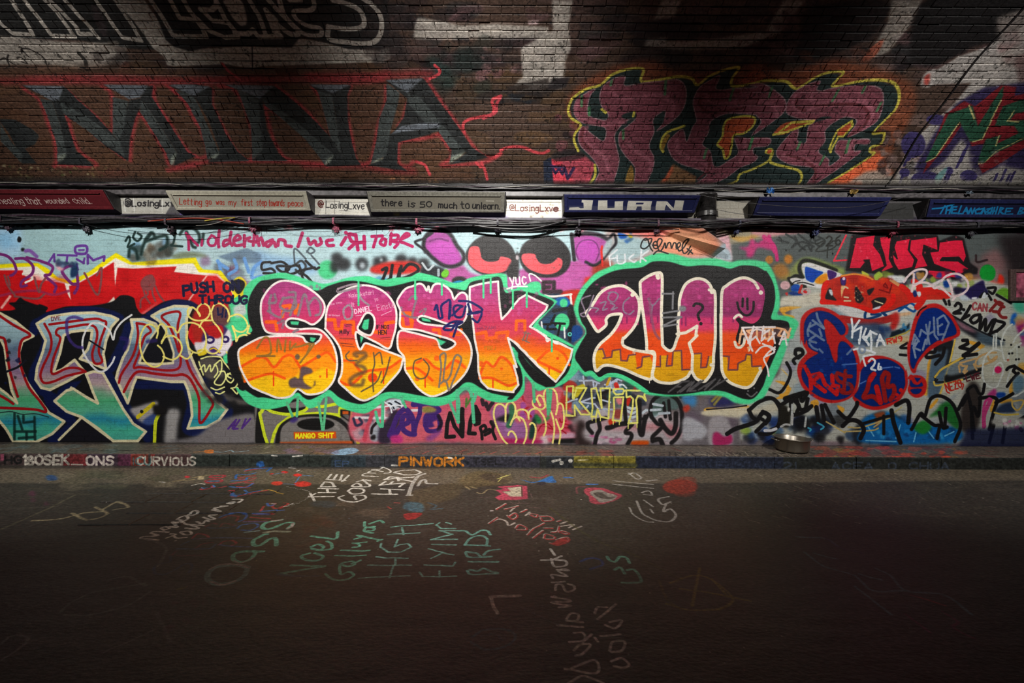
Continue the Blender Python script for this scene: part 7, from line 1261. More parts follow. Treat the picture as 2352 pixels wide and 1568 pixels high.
# ------------------------------------------------------------------ object helpers
def link(name, mesh, parent=None, mat=None, **kw):
    o = bpy.data.objects.new(name, mesh); C.objects.link(o)
    if mat and not mesh.materials: mesh.materials.append(mat)
    if parent is not None: o.parent = parent
    for k, v in kw.items(): o[k] = v
    return o
def mesh(verts, faces, mat=None, uv=None, smooth_=False):
    me = bpy.data.meshes.new('mesh')
    me.from_pydata([tuple(map(float, v)) for v in verts], [], faces)
    if uv is not None:
        l = me.uv_layers.new(name='UVMap')
        vi = np.empty(len(me.loops), np.int32); me.loops.foreach_get('vertex_index', vi)
        l.data.foreach_set('uv', np.asarray(uv, np.float32)[vi].ravel())
    if smooth_: me.polygons.foreach_set('use_smooth', [True] * len(me.polygons))
    if mat: me.materials.append(mat)
    me.update()
    return me
def thing(name, loc, label, cat, group=None):
    o = bpy.data.objects.new(name, None); C.objects.link(o); o.location = loc; o.empty_display_size = .1
    o['label'] = label; o['category'] = cat
    if group: o['group'] = group
    return o
def box_v(x0, x1, y0, y1, z0, z1):
    return ([(x, y, z) for x in (x0, x1) for y in (y0, y1) for z in (z0, z1)],
            [(0, 1, 3, 2), (4, 6, 7, 5), (0, 4, 5, 1), (2, 3, 7, 6), (0, 2, 6, 4), (1, 5, 7, 3)])
def bevel(me, w, seg=2):
    bm = bmesh.new(); bm.from_mesh(me)
    bmesh.ops.bevel(bm, geom=bm.edges[:], offset=w, segments=seg, affect='EDGES', profile=.5)
    bm.to_mesh(me); bm.free(); return me
def lathe(prof, n=40, a0=0, a1=2 * math.pi):
    full = abs(a1 - a0 - 2 * math.pi) < 1e-6
    k = n if full else n + 1
    v = [(r * math.cos(a0 + (a1 - a0) * i / n), r * math.sin(a0 + (a1 - a0) * i / n), z) for i in range(k) for r, z in prof]
    m = len(prof); f = []
    for i in range(n):
        a, b = i * m, ((i + 1) % k) * m
        for j in range(m - 1): f.append((a + j, b + j, b + j + 1, a + j + 1))
    return v, f
def tube(path, r, n=7, cap=True):
    P = [Vector(p) for p in path]; v = []; f = []
    up = Vector((0, 0, 1)) if abs((P[-1] - P[0]).normalized().z) < .9 else Vector((1, 0, 0))
    for i, p in enumerate(P):
        t = (P[min(i + 1, len(P) - 1)] - P[max(i - 1, 0)]).normalized()
        a = t.cross(up)
        a = a.normalized() if a.length > 1e-5 else Vector((0, 1, 0))
        b = a.cross(t); rr = r[i] if isinstance(r, (list, tuple)) else r
        for k in range(n):
            c, s = math.cos(2 * math.pi * k / n), math.sin(2 * math.pi * k / n)
            v.append(p + a * c * rr + b * s * rr)
    for i in range(len(P) - 1):
        for k in range(n): f.append((i * n + k, i * n + (k + 1) % n, (i + 1) * n + (k + 1) % n, (i + 1) * n + k))
    if cap: f += [tuple(range(n)), tuple(range((len(P) - 1) * n, len(P) * n))[::-1]]
    return v, f

# ------------------------------------------------------------------ the tunnel: wall, vault, road, kerb, footway
M_WALL = painted('paint_wall', W, 'wall', .45, 55, .45, 1, .22, (1, 1, 2.2), .10)
M_WALLJ = painted('paint_wall_joint', bpy.data.images['paint_wall'], 'wall', .5, 60, .4, .96, .22)  # joint copy of the paint, slightly darkened for recess shade and dirt
M_VAULT = painted('paint_vault', V, 'vault', .6, 38, .7, 1, .3, (1, 1, 1.6), .30)
M_VAULTJ = painted('paint_vault_joint', bpy.data.images['paint_vault'], 'vault', .75, 60, .6, .7, .2)  # vault joints: paint colour darkened for dirt and the shade in the recesses
M_GROUND = painted('paint_ground', G, 'uv', .5, 34, .35, 1, .35, (.8, 1.5, 1), .42)
M_FAR = plain('far_brick', '3a322c', .8, bscale=6, bstr=.6)

SP_L, SP_H, JT = .218, .069, .007
def brick_parts(L, H, D, ch=.0035):
    a, b = L / 2, H / 2
    v = [(-a, D, -b), (a, D, -b), (a, D, b), (-a, D, b), (-a, ch, -b), (a, ch, -b), (a, ch, b), (-a, ch, b), (-a + ch, 0, -b + ch), (a - ch, 0, -b + ch), (a - ch, 0, b - ch), (-a + ch, 0, b - ch)]
    f = [(8, 9, 10, 11)] + [(4 + i, 4 + (i + 1) % 4, 8 + (i + 1) % 4, 8 + i) for i in range(4)] + [(i, (i + 1) % 4, 4 + (i + 1) % 4, 4 + i) for i in range(4)]
    return np.array(v), f
def lay(items, shapes, parent, mat, pick, name):
    """items: (kind, origin, rotation about X); the picked ones become bricks of their own, the rest one mesh"""
    sv, sf, n = [], [], 0
    shared = {}
    for k, (kind, o, rx, tilt) in enumerate(items):
        v, f = shapes[kind]
        if k in pick:
            if kind not in shared: shared[kind] = mesh(v, f, mat)
            ob = bpy.data.objects.new('brick', shared[kind]); C.objects.link(ob); ob.parent = parent
            ob.location = o; ob.rotation_euler = (rx, 0, tilt)
            continue
        c, s = math.cos(rx), math.sin(rx)
        q = v.copy(); q[:, 1] += q[:, 0] * tilt
        y, z = q[:, 1] * c - q[:, 2] * s, q[:, 1] * s + q[:, 2] * c
        sv.append(np.stack([q[:, 0], y, z], 1) + o); sf += [tuple(i + n for i in t) for t in f]; n += len(v)
    if sv: link(name, mesh(np.vstack(sv), sf, mat), parent, kind='stuff')

rg = random.Random(77)
# back wall
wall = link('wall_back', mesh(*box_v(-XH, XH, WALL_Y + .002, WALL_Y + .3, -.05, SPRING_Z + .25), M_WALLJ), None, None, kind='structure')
shapes = {'s': brick_parts(SP_L, SP_H, .03, .0012), 'h': brick_parts(.1055, SP_H, .03, .0012)}
items, z, row = [], PAVE_Z + SP_H / 2 + .004, 0
while z < SPRING_Z:
    x = -XH + (.17 if row % 2 else 0); k = 0
    while x < XH - .2:
        kind = 'sh'[k % 2]; L = SP_L if kind == 's' else .1055
        items.append((kind, np.array((x + L / 2, WALL_Y + rg.uniform(-.0012, .0014), z)), 0.0, rg.uniform(-.006, .006)))
        x += L + JT; k += 1
    z += SP_H + JT; row += 1
rx_, rz_ = None, None
def px_of(o):
    y = o[1]; xc, zc = o[0] / y, (o[2] - CAMZ) / y
    c, s = _ca, _sa
    return 1176 + FPX * (xc * c + zc * s), 775 - FPX * (-xc * s + zc * c)
def gap(p):
    return 452 < p[1] < 500 and any(a < p[0] < b for a, b in ((278, 405), (720, 850), (1160, 1296), (1650, 1722), (2010, 2100)))
sc_ = []
for i, it in enumerate(items):
    p = px_of(it[1])
    if not (0 < p[0] < 2352): continue
    sc_.append(((0 if gap(p) else 1), abs(p[0] - 1176) + 2.2 * abs(p[1] - 780), i))
pick = set(i for _, _, i in sorted(sc_)[:298])
lay(items, shapes, wall, M_WALL, pick, 'brick_field')

# vault
def vp(phi, r=VR): return VY + r * math.sin(phi), VZ + r * math.cos(phi)
N = 72
v, f = [], []
for i in range(N + 1):
    y, z = vp(PHI0 + .004 - (2 * PHI0 + .008) * i / N, VR + .008)
    y2, z2 = vp(PHI0 + .004 - (2 * PHI0 + .008) * i / N, VR + .3)
    v += [(-XH, y, z), (XH, y, z), (-XH, y2, z2), (XH, y2, z2)]
for i in range(N):
    a = i * 4
    f += [(a, a + 1, a + 5, a + 4), (a + 2, a + 6, a + 7, a + 3)]
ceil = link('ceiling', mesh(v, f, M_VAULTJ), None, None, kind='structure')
shapes = {'s': brick_parts(SP_L, SP_H - .001, .035, .004)}
items = []; s = SP_H / 2 + .004; row = 0; vis = []
while s < 3.0:
    phi = PHI0 - s / VR
    x = -XH + (.1125 if row % 2 else 0)
    while x < XH - .22:
        d = rg.gauss(0, .0022)
        if rg.random() < .012: d = -.014
        if rg.random() < .05: d += .004
        y, z = vp(phi, VR - d)
        o = np.array((x + SP_L / 2, y, z))
        items.append(('s', o, math.pi / 2 - phi, rg.uniform(-.012, .012)))
        p = px_of(o)
        if 10 < p[0] < 2342 and p[1] > 6: vis.append((y, len(items) - 1))
        x += SP_L + JT
    s += SP_H + .008; row += 1
pick = set(i for _, i in sorted(vis)[:298])
lay(items, shapes, ceil, M_VAULT, pick, 'brick_field')

# far side of the tunnel, behind the camera
link('wall_front', mesh(*box_v(-XH, XH, VY - (WALL_Y - VY) - .3, VY - (WALL_Y - VY), -.05, SPRING_Z + .25), M_FAR), None, None, kind='structure')

# road
GU = lambda x, t: ((x - G.x0) * G.res / G.w, (t - G.y0) * G.res / G.h)
nx, ny = 240, 110
X = np.linspace(-XH, XH, nx + 1); Y = np.concatenate([np.linspace(VY - (WALL_Y - VY), 1.4, 12)[:-1], np.linspace(1.4, KERB_Y, ny - 10)])
rr = np.random.default_rng(5)
hh = (rr.random((len(Y), len(X))) - .5) * .005 + .003 * np.sin(X[None, :] * 2.1 + 1) * np.cos(Y[:, None] * 1.7)
hh[-1] = 0
v = [(x, y, float(hh[j, i])) for j, y in enumerate(Y) for i, x in enumerate(X)]
uv = [GU(x, y) for y in Y for x in X]
f = [(j * (nx + 1) + i, j * (nx + 1) + i + 1, (j + 1) * (nx + 1) + i + 1, (j + 1) * (nx + 1) + i) for j in range(len(Y) - 1) for i in range(nx)]
floor = link('floor', mesh(v, f, M_GROUND, uv, True), None, None, kind='structure')
# the few paving slabs that show through at the left
def slab(name, parent, x0, x1, y0, y1, z0, z1, ch=.006):
    v = [(x0, y0, z0), (x1, y0, z0), (x1, y1, z0), (x0, y1, z0), (x0, y0, z1 - ch), (x1, y0, z1 - ch), (x1, y1, z1 - ch), (x0, y1, z1 - ch), (x0 + ch, y0 + ch, z1), (x1 - ch, y0 + ch, z1), (x1 - ch, y1 - ch, z1), (x0 + ch, y1 - ch, z1)]
    f = [(8, 9, 10, 11)] + [(4 + i, 4 + (i + 1) % 4, 8 + (i + 1) % 4, 8 + i) for i in range(4)] + [(i, (i + 1) % 4, 4 + (i + 1) % 4, 4 + i) for i in range(4)]
    return link(name, mesh(v, f, M_GROUND, [GU(p[0], p[1]) for p in v]), parent)
for r, (y0, y1, xs) in enumerate(((3.74, 3.97, -3.55), (3.985, 4.24, -3.36), (4.255, 4.475, -3.83), (4.49, 4.66, -3.62))):
    for k in range(3 if r else 2):
        slab('paving_slab', floor, xs + k * .43, xs + k * .43 + .418, y0, y1, -.03, .007 + rg.uniform(0, .003))
# kerb of separate stones
kerb = link('kerb', mesh(*box_v(-XH, XH, KERB_Y + .02, KERB_Y + .14, -.05, PAVE_Z - .012), M_FAR), None, None, kind='structure')
x = -XH
while x < XH - .1:
    L = rg.uniform(.86, 1.02); a, b = x + .003, min(x + L, XH) - .003
    dz = rg.uniform(-.003, .002); dy = rg.uniform(-.003, .003)
    prof = [(KERB_Y + dy, -.03), (KERB_Y + dy, .03), (KERB_Y + dy, PAVE_Z - .016 + dz), (KERB_Y + dy + .005, PAVE_Z - .004 + dz), (KERB_Y + dy + .016, PAVE_Z + dz), (KERB_Y + .145, PAVE_Z + dz)]
    tt = [KERB_Y - .03, KERB_Y + .03, KERB_Y + PAVE_Z - .014, KERB_Y + PAVE_Z - .003, KERB_Y + PAVE_Z + .014, KERB_Y + PAVE_Z + .145]
    v = [(xx, y, z) for xx in (a, b) for y, z in prof] + [(xx, KERB_Y + .145, -.03) for xx in (a, b)]
    uv = [GU(xx, t) for xx in (a, b) for t in tt] + [GU(a, 5.7), GU(b, 5.7)]
    f = [(i, 6 + i, 7 + i, i + 1) for i in range(5)] + [(0, 1, 2, 3, 4, 5, 12), (6, 13, 11, 10, 9, 8, 7)]
    link('kerb_stone', mesh(v, f, M_GROUND, uv), kerb)
    x += L
nx = 200
X = np.linspace(-XH, XH, nx + 1); Y = np.linspace(KERB_Y + .148, WALL_Y + .02, 9)
hh = (rr.random((len(Y), len(X))) - .5) * .005; hh[-1] = 0
v = [(x, y, PAVE_Z + float(hh[j, i])) for j, y in enumerate(Y) for i, x in enumerate(X)]
uv = [GU(x, PAVE_Z + y) for y in Y for x in X]
f = [(j * (nx + 1) + i, j * (nx + 1) + i + 1, (j + 1) * (nx + 1) + i + 1, (j + 1) * (nx + 1) + i) for j in range(len(Y) - 1) for i in range(nx)]
link('footway', mesh(v, f, M_GROUND, uv, True), None, None, kind='structure')

# rails along the wall above the paint
M_RAIL = plain('rail_grey', '4a4648', .45, bscale=18, bstr=.4, vary=.5)
M_LEDGE = plain('ledge_plum', '423a4c', .5, bscale=14, bstr=.5, vary=.5)
M_DARK = plain('dark_soot', '262426', .6, bscale=20, bstr=.5)
rail_z0, rail_z1 = 3.392, 3.456
link('trim_1', bevel(mesh(*box_v(-XH, XH, 5.955, WALL_Y + .005, rail_z0, rail_z1), M_RAIL), .006), None, None, kind='structure')
link('trim_2', bevel(mesh(*box_v(-XH, XH, 5.945, WALL_Y + .005, 3.05, 3.112), M_LEDGE), .006), None, None, kind='structure')
link('trim_3', bevel(mesh(*box_v(-XH, XH, 5.975, WALL_Y + .005, 3.50, 3.535), M_DARK), .005), None, None, kind='structure')

# ------------------------------------------------------------------ sign boxes
def sign_box(tl, tr, br, bl, inset, label, cols, paint=None, yt=5.79, yb=5.93):
    """corners of the front as seen in the photograph; the front leans out at the top"""
    TL, TR = on_depth(*tl, yt), on_depth(*tr, yt); BL, BR = on_depth(*bl, yb), on_depth(*br, yb)
    zt = (TL.z + TR.z) / 2; zb = (BL.z + BR.z) / 2
    TL.z = TR.z = zt; BL.z = BR.z = zb
    base = Vector(((TL.x + TR.x) / 2, WALL_Y, zb))
    root = thing('sign_box', base, label, 'sign')
    casing, framec, panelc = cols
    yb2 = WALL_Y - .002
    P = [TL, TR, BR, BL]
    n = (BR - TR).cross(TL - TR).normalized()
    if n.y > 0: n = -n
    off = lambda q, d: q + n * d
    e = lambda q: q - base
    bx = [(BL.x, BR.x), (TL.x, TR.x)]
    # casing: top, underside, two ends, back
    cv = [e(TL), e(TR), e(BR), e(BL)] + [e(Vector((q.x, yb2, q.z))) for q in (TL, TR)] + [e(Vector((q.x, yb2, q.z - .03))) for q in (BR, BL)]
    cf = [(0, 4, 5, 1), (3, 2, 6, 7), (0, 3, 7, 4), (1, 5, 6, 2), (4, 7, 6, 5)]
    o = link('casing', mesh(cv, cf, casing), root)
    # end caps: thin plates with a lip
    for a, b, s in ((TL, BL, -1), (TR, BR, 1)):
        th = .012 * s
        q = [a, b, Vector((b.x, yb2, b.z - .03)), Vector((a.x, yb2, a.z))]
        w = [e(k + Vector((.0005 * s, 0, 0))) for k in q] + [e(k + Vector((th, 0, 0))) for k in q]
        link('end_cap', mesh(w, [(0, 1, 2, 3), (4, 7, 6, 5), (0, 4, 5, 1), (1, 5, 6, 2), (2, 6, 7, 3), (3, 7, 4, 0)], casing), root)
    # raised frame round the front
    ux = (TR - TL).normalized(); uy = (TL - BL); hgt = uy.length
    it, ir, ib, il = inset
    Iq = [TL + ux * il, TR - ux * ir, BR - ux * ir * .8, BL + ux * il * .8]
    dv = (BL - TL).normalized()
    Iq = [Iq[0] + dv * it, Iq[1] + dv * it, Iq[2] - dv * ib, Iq[3] - dv * ib]
    fv = [e(off(q, .001)) for q in P] + [e(off(q, .014)) for q in P] + [e(off(q, .014)) for q in Iq] + [e(off(q, .001)) for q in Iq]
    ff = []
    for i in range(4):
        j = (i + 1) % 4
        ff += [(i, j, 4 + j, 4 + i), (4 + i, 4 + j, 8 + j, 8 + i), (8 + i, 8 + j, 12 + j, 12 + i)]
    link('front_frame', bevel(mesh(fv, ff, framec), .0025, 1), root)
    # panel set into the frame, its own raised bead along the top
    pq = [e(off(q, .004)) for q in Iq]
    c2 = sum((p for p in pq), Vector()) / 4
    back = [p - n * .003 for p in pq]
    link('panel', mesh(pq + back, [(0, 3, 2, 1), (0, 1, 5, 4), (1, 2, 6, 5), (2, 3, 7, 6), (3, 0, 4, 7)], paint or panelc, [(0, 1), (1, 1), (1, 0), (0, 0)] * 2), root)
    a, b = Iq[0] + dv * .004, Iq[1] + dv * .004
    link('bead', mesh(*tube([e(off(a + ux * .01, .012)), e(off(b - ux * .01, .012))], .006, 6), framec), root)
    for fx in (.12, .5, .88):
        t = TL.lerp(TR, fx)
        v, f = box_v(-.02, .02, -.012, .012, -.012, .012)
        v = [(p[0] + t.x - base.x, p[1] + (yt + .05) - base.y, p[2] + zt + .010 - base.z) for p in v]
        link('hanger', bevel(mesh(v, f, casing), .003, 1), root)
    # photo pixel -> panel coordinates, for the lettering
    pp = []
    for q in Iq:
        y = q.y; pp.append(px_of((q.x, y, q.z)))
    return root, pp

class PanelCanvas(Canvas):
    def __init__(self, corners, col, res=5):
        (self.xl, self.yt), (self.xr, self.ytr), (self.xrb, self.yb), (self.xlb, _) = corners
        self.w, self.h = int((self.xr - self.xl) * res), int((self.yb - self.yt) * res)
        self.res = res
        self.a = np.empty((self.h, self.w, 3), np.float32); self.a[:] = hexc(col); self.lim = (0, self.h)
    def tx(self, p):
        v = (p[:, 1] - self.yt) / (self.yb - self.yt)
        l = self.xl + (self.xlb - self.xl) * v; r = self.xr + (self.xrb - self.xr) * v
        return np.stack([(p[:, 0] - l) / (r - l) * self.w, (1 - v) * self.h], 1)

M_RED, M_CREAM, M_GREYB, M_NAVY = plain('box_red', '5c1c22', .4, vary=.2), plain('box_cream', 'aaa696', .4, vary=.15), plain('box_grey', '6c6a62', .35, vary=.25), plain('box_navy', '23264c', .35, vary=.25)
M_BOXD = plain('box_side_dark', '343234', .5, vary=.4)
def panel_mat(name, c, rough=.38): return painted(name, c, 'uv', rough, 60, .12, 1, .5)
def lettered(args, col, fn, name):
    root, pp = sign_box(*args)
    c = PanelCanvas(pp, col); fn(c); finish(c, .12, .12, 40)
    pm = panel_mat(name, c)
    for ch in root.children:
        if ch.name.startswith('panel'): ch.data.materials.clear(); ch.data.materials.append(pm)
    return root
def t1(c):
    c.line("Q: 0,205 1360,215", 1.6, '7c2a30', 1)
    c.text('healing', "Q: 10,345 330,345", 15, 1.5, 'c8b8b0', soft=.7, slant=-4); c.text('that', "Q: 370,345 560,345", 16, 1.5, 'c8b8b0', soft=.7, slant=-4)
    c.text('wounded', "Q: 610,335 930,335", 13, 1.5, 'b8a8a0', soft=.7, slant=-4); c.text('child.', "Q: 1010,335 1240,335", 14, 1.5, 'b8a8a0', soft=.7, slant=-4)
def t2(c):
    c.poly("R: 900,250 1180,240 1160,270 1000,262", '8c887c', 3, alpha=.7)
    r = 'a4362c'
    for t, s, h in (('Letting', "R: 190,350 490,365", 15), ('go', "R: 550,350 620,350", 14), ('was', "R: 690,355 800,355", 12), ('my', "R: 860,360 960,360", 13), ('first', "R: 1030,365 1180,368", 14), ('step', "R: 1235,365 1370,368", 15), ('towards', "R: 1400,370 1610,370", 15), ('peace', "R: 1660,370 1860,370", 14)):
        c.text(t, s, h, 1.7, r, soft=.7)
def t3(c):
    k = '201f20'
    for t, s, h in (('there', "S: 560,370 840,375", 15), ('is', "S: 920,390 1020,390", 15), ('50', "S: 1090,390 1240,385", 13), ('much', "S: 1340,390 1580,405", 14), ('to', "S: 1640,410 1750,405", 17), ('unlearn.', "S: 1800,400 2160,415", 15)):
        c.text(t, s, h, 2.6, k, soft=.7)
    c.line("S: 1980,295 2080,298", 2, 'a8a498', 1)
def t4(c):
    w = 'c8c4ba'
    for s in ("T: 1040,285 1195,290 1165,438 860,436 870,395 990,388 1020,405 1062,400 1060,325 1035,322", "T: 1265,292 1390,290 1385,400 1480,395 1490,305 1605,300 1590,438 1250,436", "T: 1670,295 1990,300 1965,440 1845,440 1850,375 1790,375 1760,440 1640,438", "T: 2050,300 2180,300 2280,400 2300,285 U: 68,290 40,440 T: 2270,440 2180,350 2150,438 2030,438"):
        c.poly(s, w, .6, False)
    c.poly("T: 1780,322 1880,322 1870,345 1775,345", '23264c', .6, False); c.line("T: 2190,310 2270,400|2180,330 2260,430", 2, 'd8d4cc', .8, False)
    c.poly("T: 860,370 U: 60,375 50,440 T: 860,438", '8a867c', 2, False, .25)
def t6(c):
    b = '1c7cb4'
    c.line("V: 1030,475 1060,430", 2, '9cb0b8', 1)
    c.line("V: 1090,410 1230,400 1400,345|1280,370 1220,480|1310,370 1290,485|1380,350 1340,480|1310,430 1360,425|1440,380 1390,380 1370,470 1440,470|1380,425 1430,420", 4, b, 1, False)
    c.line("V: 1500,370 1460,480 1520,480|1520,480 1570,390 1590,480|1545,440 1590,440|1600,480 1630,400 1650,480 1680,400|1740,400 1690,430 1700,480 1740,470|1720,420 1810,400 1740,500|1770,490 1810,400 1830,490|1850,410 1900,400 1840,450 1890,460 1840,490|1920,390 1890,490|1950,390 1920,490|1910,440 1950,440|1990,380 1960,490|2000,490 2030,390 2070,400 2020,440 2080,490|2190,400 2110,400 2090,490 2190,480|2100,445 2160,440|2300,390 2260,490|2300,390 2360,400 2290,440 2350,460 2260,490", 4, b, 1, False)
IN = (.045, .05, .03, .045)
lettered(((-120, 433), (237, 437), (263, 481), (-100, 478), (.04, .045, .035, .05), 'dark red sign box at the left edge reading healing that wounded child', (M_BOXD, M_RED, M_RED)), '541a20', t1, 'sign_red')
lettered(((381, 437), (703, 439), (714, 483), (406, 481), IN, 'cream sign box lettered in red, letting go was my first step', (M_BOXD, M_CREAM, M_CREAM)), 'a4a092', t2, 'sign_cream')
lettered(((843, 439), (1160, 441), (1158, 488), (853, 485), IN, 'grey sign box with black words there is so much to unlearn', (M_BOXD, M_GREYB, M_GREYB)), '6a665c', t3, 'sign_grey')
lettered(((1296, 445), (1609, 448), (1594, 488), (1297, 486), (.035, .04, .03, .04), 'navy sign box with JUAN in big white letters', (M_BOXD, M_NAVY, M_NAVY)), '1c2046', t4, 'sign_juan')
lettered(((1744, 450), (2047, 454), (2020, 496), (1728, 494), (.04, .05, .04, .05), 'blank navy sign box to the right of the black pipe', (M_BOXD, M_NAVY, M_NAVY)), '20233e', lambda c: None, 'sign_blank')
lettered(((2136, 456), (2470, 460), (2450, 500), (2126, 497), (.04, .05, .04, .05), 'navy sign box with bright blue brush lettering at the right edge', (M_BOXD, M_NAVY, M_NAVY)), '1c1e3c', t6, 'sign_blue')

# ------------------------------------------------------------------ pipe, plaster flare, framed panel
M_PIPE = plain('pipe_black', '2a2828', .35, bscale=25, bstr=.35, vary=.4)
c0 = on_depth(1625, 500, 5.98)
pr = .115
root = thing('downpipe', (c0.x, 6.0, 2.80), 'thick black pipe coming down beside the JUAN sign box', 'pipe')
v, f = lathe([(pr, 0), (pr, .60), (pr + .012, .60), (pr + .012, .63), (pr * .6, .645)], 24, math.pi, 2 * math.pi)
link('pipe', mesh(v, f, M_PIPE, None, True), root)
v, f = lathe([(pr + .002, .0), (pr + .02, .0), (pr + .02, .06), (pr + .002, .06)], 24, math.pi, 2 * math.pi)
o = link('collar', mesh(v, f, M_PIPE), root); o.location = (0, 0, .34)
v, f = lathe([(pr + .002, .0), (pr + .012, .0), (pr + .012, .025), (pr + .002, .025)], 24, math.pi, 2 * math.pi)
o = link('strap', mesh(v, f, M_DARK), root); o.location = (0, 0, .22)
# sloping plaster that runs up to the pipe
q = [on_depth(*p, WALL_Y) for p in ((1490, 520), (1588, 524), (1650, 568), (1650, 577), (1640, 590), (1490, 560))]
dy = [0.004, .21, .21, .20, .004, .004]
v = [(p.x, WALL_Y - d, p.z) for p, d in zip(q, dy)] + [(p.x, WALL_Y + .004, p.z) for p in q]
link('trim_4', mesh(v, [(0, 5, 4), (0, 4, 3), (0, 3, 2), (0, 2, 1)] + [(i, (i + 1) % 6, 6 + (i + 1) % 6, 6 + i) for i in range(6)], M_WALL), None, None, kind='structure')
# framed panel at the right edge
M_FRAME = plain('frame_brown', '4c3a38', .5, vary=.3); M_PINK = plain('panel_pink', '94485c', .5, bscale=9, vary=.7)
a, b = on_depth(2321, 618, 6.0), on_depth(2430, 692, 6.0)
root = thing('framed_panel', ((a.x + b.x) / 2, WALL_Y, b.z), 'dark framed panel with blotchy pink face at the right edge', 'panel')
w, h, fw = b.x - a.x, a.z - b.z, .075
for x0, x1, z0, z1 in ((-w / 2, -w / 2 + fw, 0, h), (w / 2 - fw, w / 2, 0, h), (-w / 2 + fw, w / 2 - fw, h - .04, h), (-w / 2 + fw, w / 2 - fw, 0, .05)):
    link('frame_bar', bevel(mesh(*box_v(x0, x1, -.035, -.002, z0, z1), M_FRAME), .004), root)
link('panel', bevel(mesh(*box_v(-w / 2 + fw + .001, w / 2 - fw - .001, -.016, -.002, .051, h - .041), M_PINK), .003), root)

# ------------------------------------------------------------------ cables
M_CAB = [plain('cable_black', '1c1b1d', .3, bscale=30, bstr=.1, vary=.3), plain('cable_grey', '3a383a', .3, bscale=30, bstr=.1, vary=.4), plain('cable_plum', '3c2c38', .35, bscale=30, bstr=.1, vary=.4), plain('cable_navy', '20233c', .3, bscale=30, bstr=.1, vary=.3)]
M_WIRE = plain('wire_pale', '8c8880', .35, vary=.3)
M_CRED, M_CYEL = plain('cable_red', '8c3424', .4, vary=.2), plain('cable_yellow', 'b0a040', .4, vary=.2)
BR_X = [3, 185, 381, 574, 766, 957, 1143, 1330, 1512, 1699, 1883, 2061, 2245]
def cable(p, r, mat, label, group=None, y=5.92, cat='cable', sm=True, n=6):
    p = np.asarray(p, float)
    if sm: p = smooth(p, False, 6)
    yy = y if hasattr(y, '__len__') else [y] * len(p)
    P = [on_depth(a[0], a[1], yy[min(i, len(yy) - 1)] - (.085 * math.exp(-((a[0] - 1622) / 46) ** 2) if a[1] > 490 else 0)) for i, a in enumerate(p)]
    v, f = tube(P, r, n)
    o = link('cable', mesh(v, f, mat, None, True), None)
    o['label'] = label; o['category'] = cat
    if group: o['group'] = group
    return o
rg = random.Random(31)
slope = lambda x: (x - 1176) * .0065
LOW = 'black cable in the sagging bundle below the sign boxes'
LOWX = {2: ('plum coloured cable in the black bundle below the sign boxes', 2), 5: ('dark navy cable in the black bundle below the sign boxes', 3), 8: ('thin pale wire in the black bundle below the sign boxes', 9)}
for k in range(11):
    base = 502 + k * 1.35
    ph = rg.uniform(0, 6)
    P = []
    for x in range(-420, 2800, 48):
        s = 2.6 * math.sin(x * .0125 + ph) + 1.8 * math.sin(x * .031 + 2 * ph)
        P.append((x, base + slope(x) + s + (2.0 if 1100 < x < 1300 else 0)))
    la, mi = LOWX.get(k, (LOW, k % 2))
    cable(P, .005 if mi == 9 else rg.choice([.0075, .009, .011, .013]), M_WIRE if mi == 9 else M_CAB[mi], la, 'cables bundled below the sign boxes', 5.925 - .006 * (k % 4))
UP = 'thin dark cable lying along the foot of the vault'
for k in range(5):
    ph = rg.uniform(0, 6)
    P = [(x, 424.5 + k * 2.0 + slope(x) + 1.5 * math.sin(x * .021 + ph) + 1.2 * math.sin(x * .052 + 3 * ph)) for x in range(-420, 2800, 40)]
    cable(P, rg.choice([.005, .006, .008]), [M_CAB[0], M_CAB[0], M_WIRE, M_CAB[2], M_CAB[0]][k], {2: 'pale wire lying among dark cables along the vault foot', 3: 'plum coloured cable lying along the foot of the vault'}.get(k, UP), 'thin cables along the foot of the vault', 5.95 - .005 * k)
cable([(560, 514), (500, 504), (450, 501), (400, 503), (340, 508)], .009, M_CRED, 'short red painted cable under the cream sign box', None, 5.893)
cable([(540, 500), (515, 501), (490, 504), (470, 507)], .007, M_CYEL, 'yellow cable end with bare tip below the cream sign box', None, 5.885)
cable([(548, 498), (520, 505), (485, 515), (450, 518)], .004, M_WIRE, 'pale wire slanting down under the cream sign box', None, 5.885)
cable([(190, 513), (230, 523), (290, 534), (380, 538), (460, 537), (560, 519), (600, 515)], .0035, M_CAB[0], 'long thin wire loop hanging over the pale blue paint', None, 5.93)
cable([(280, 517), (340, 524), (420, 527), (470, 523)], .003, M_CAB[0], 'short thin wire loop hanging above the longer loop at left', None, 5.935)
cable([(620, 518), (690, 530), (760, 531), (830, 520), (880, 514)], .003, M_CAB[0], 'thin wire sagging over the pale paint below cream box', None, 5.93)
cable([(1085, 517), (1130, 523), (1200, 526), (1240, 522), (1300, 506)], .014, M_CAB[0], 'thick black cable drooping over the left painted eye', None, 5.88)
cable([(1140, 528), (1200, 533), (1260, 527), (1330, 524), (1420, 525), (1560, 527)], .006, M_CAB[0], 'lowest black cable crossing above the two painted eyes', None, 5.90)
cable([(1560, 514), (1600, 521), (1640, 522), (1690, 517), (1730, 509), (1800, 507), (1880, 510)], .011, M_CAB[0], 'glossy black cable sagging below the black pipe', None, 5.84)
cable([(1600, 509), (1680, 505), (1760, 502), (1830, 508), (1900, 511)], .007, M_CAB[1], 'grey cable arching below the blank navy sign box', None, 5.83)
cable([(1600, 446), (1680, 461), (1760, 470), (1850, 476), (1950, 476), (2030, 464), (2120, 442)], .0032, M_CAB[1], 'thin wire draped across the blank navy sign box', None, 5.74)
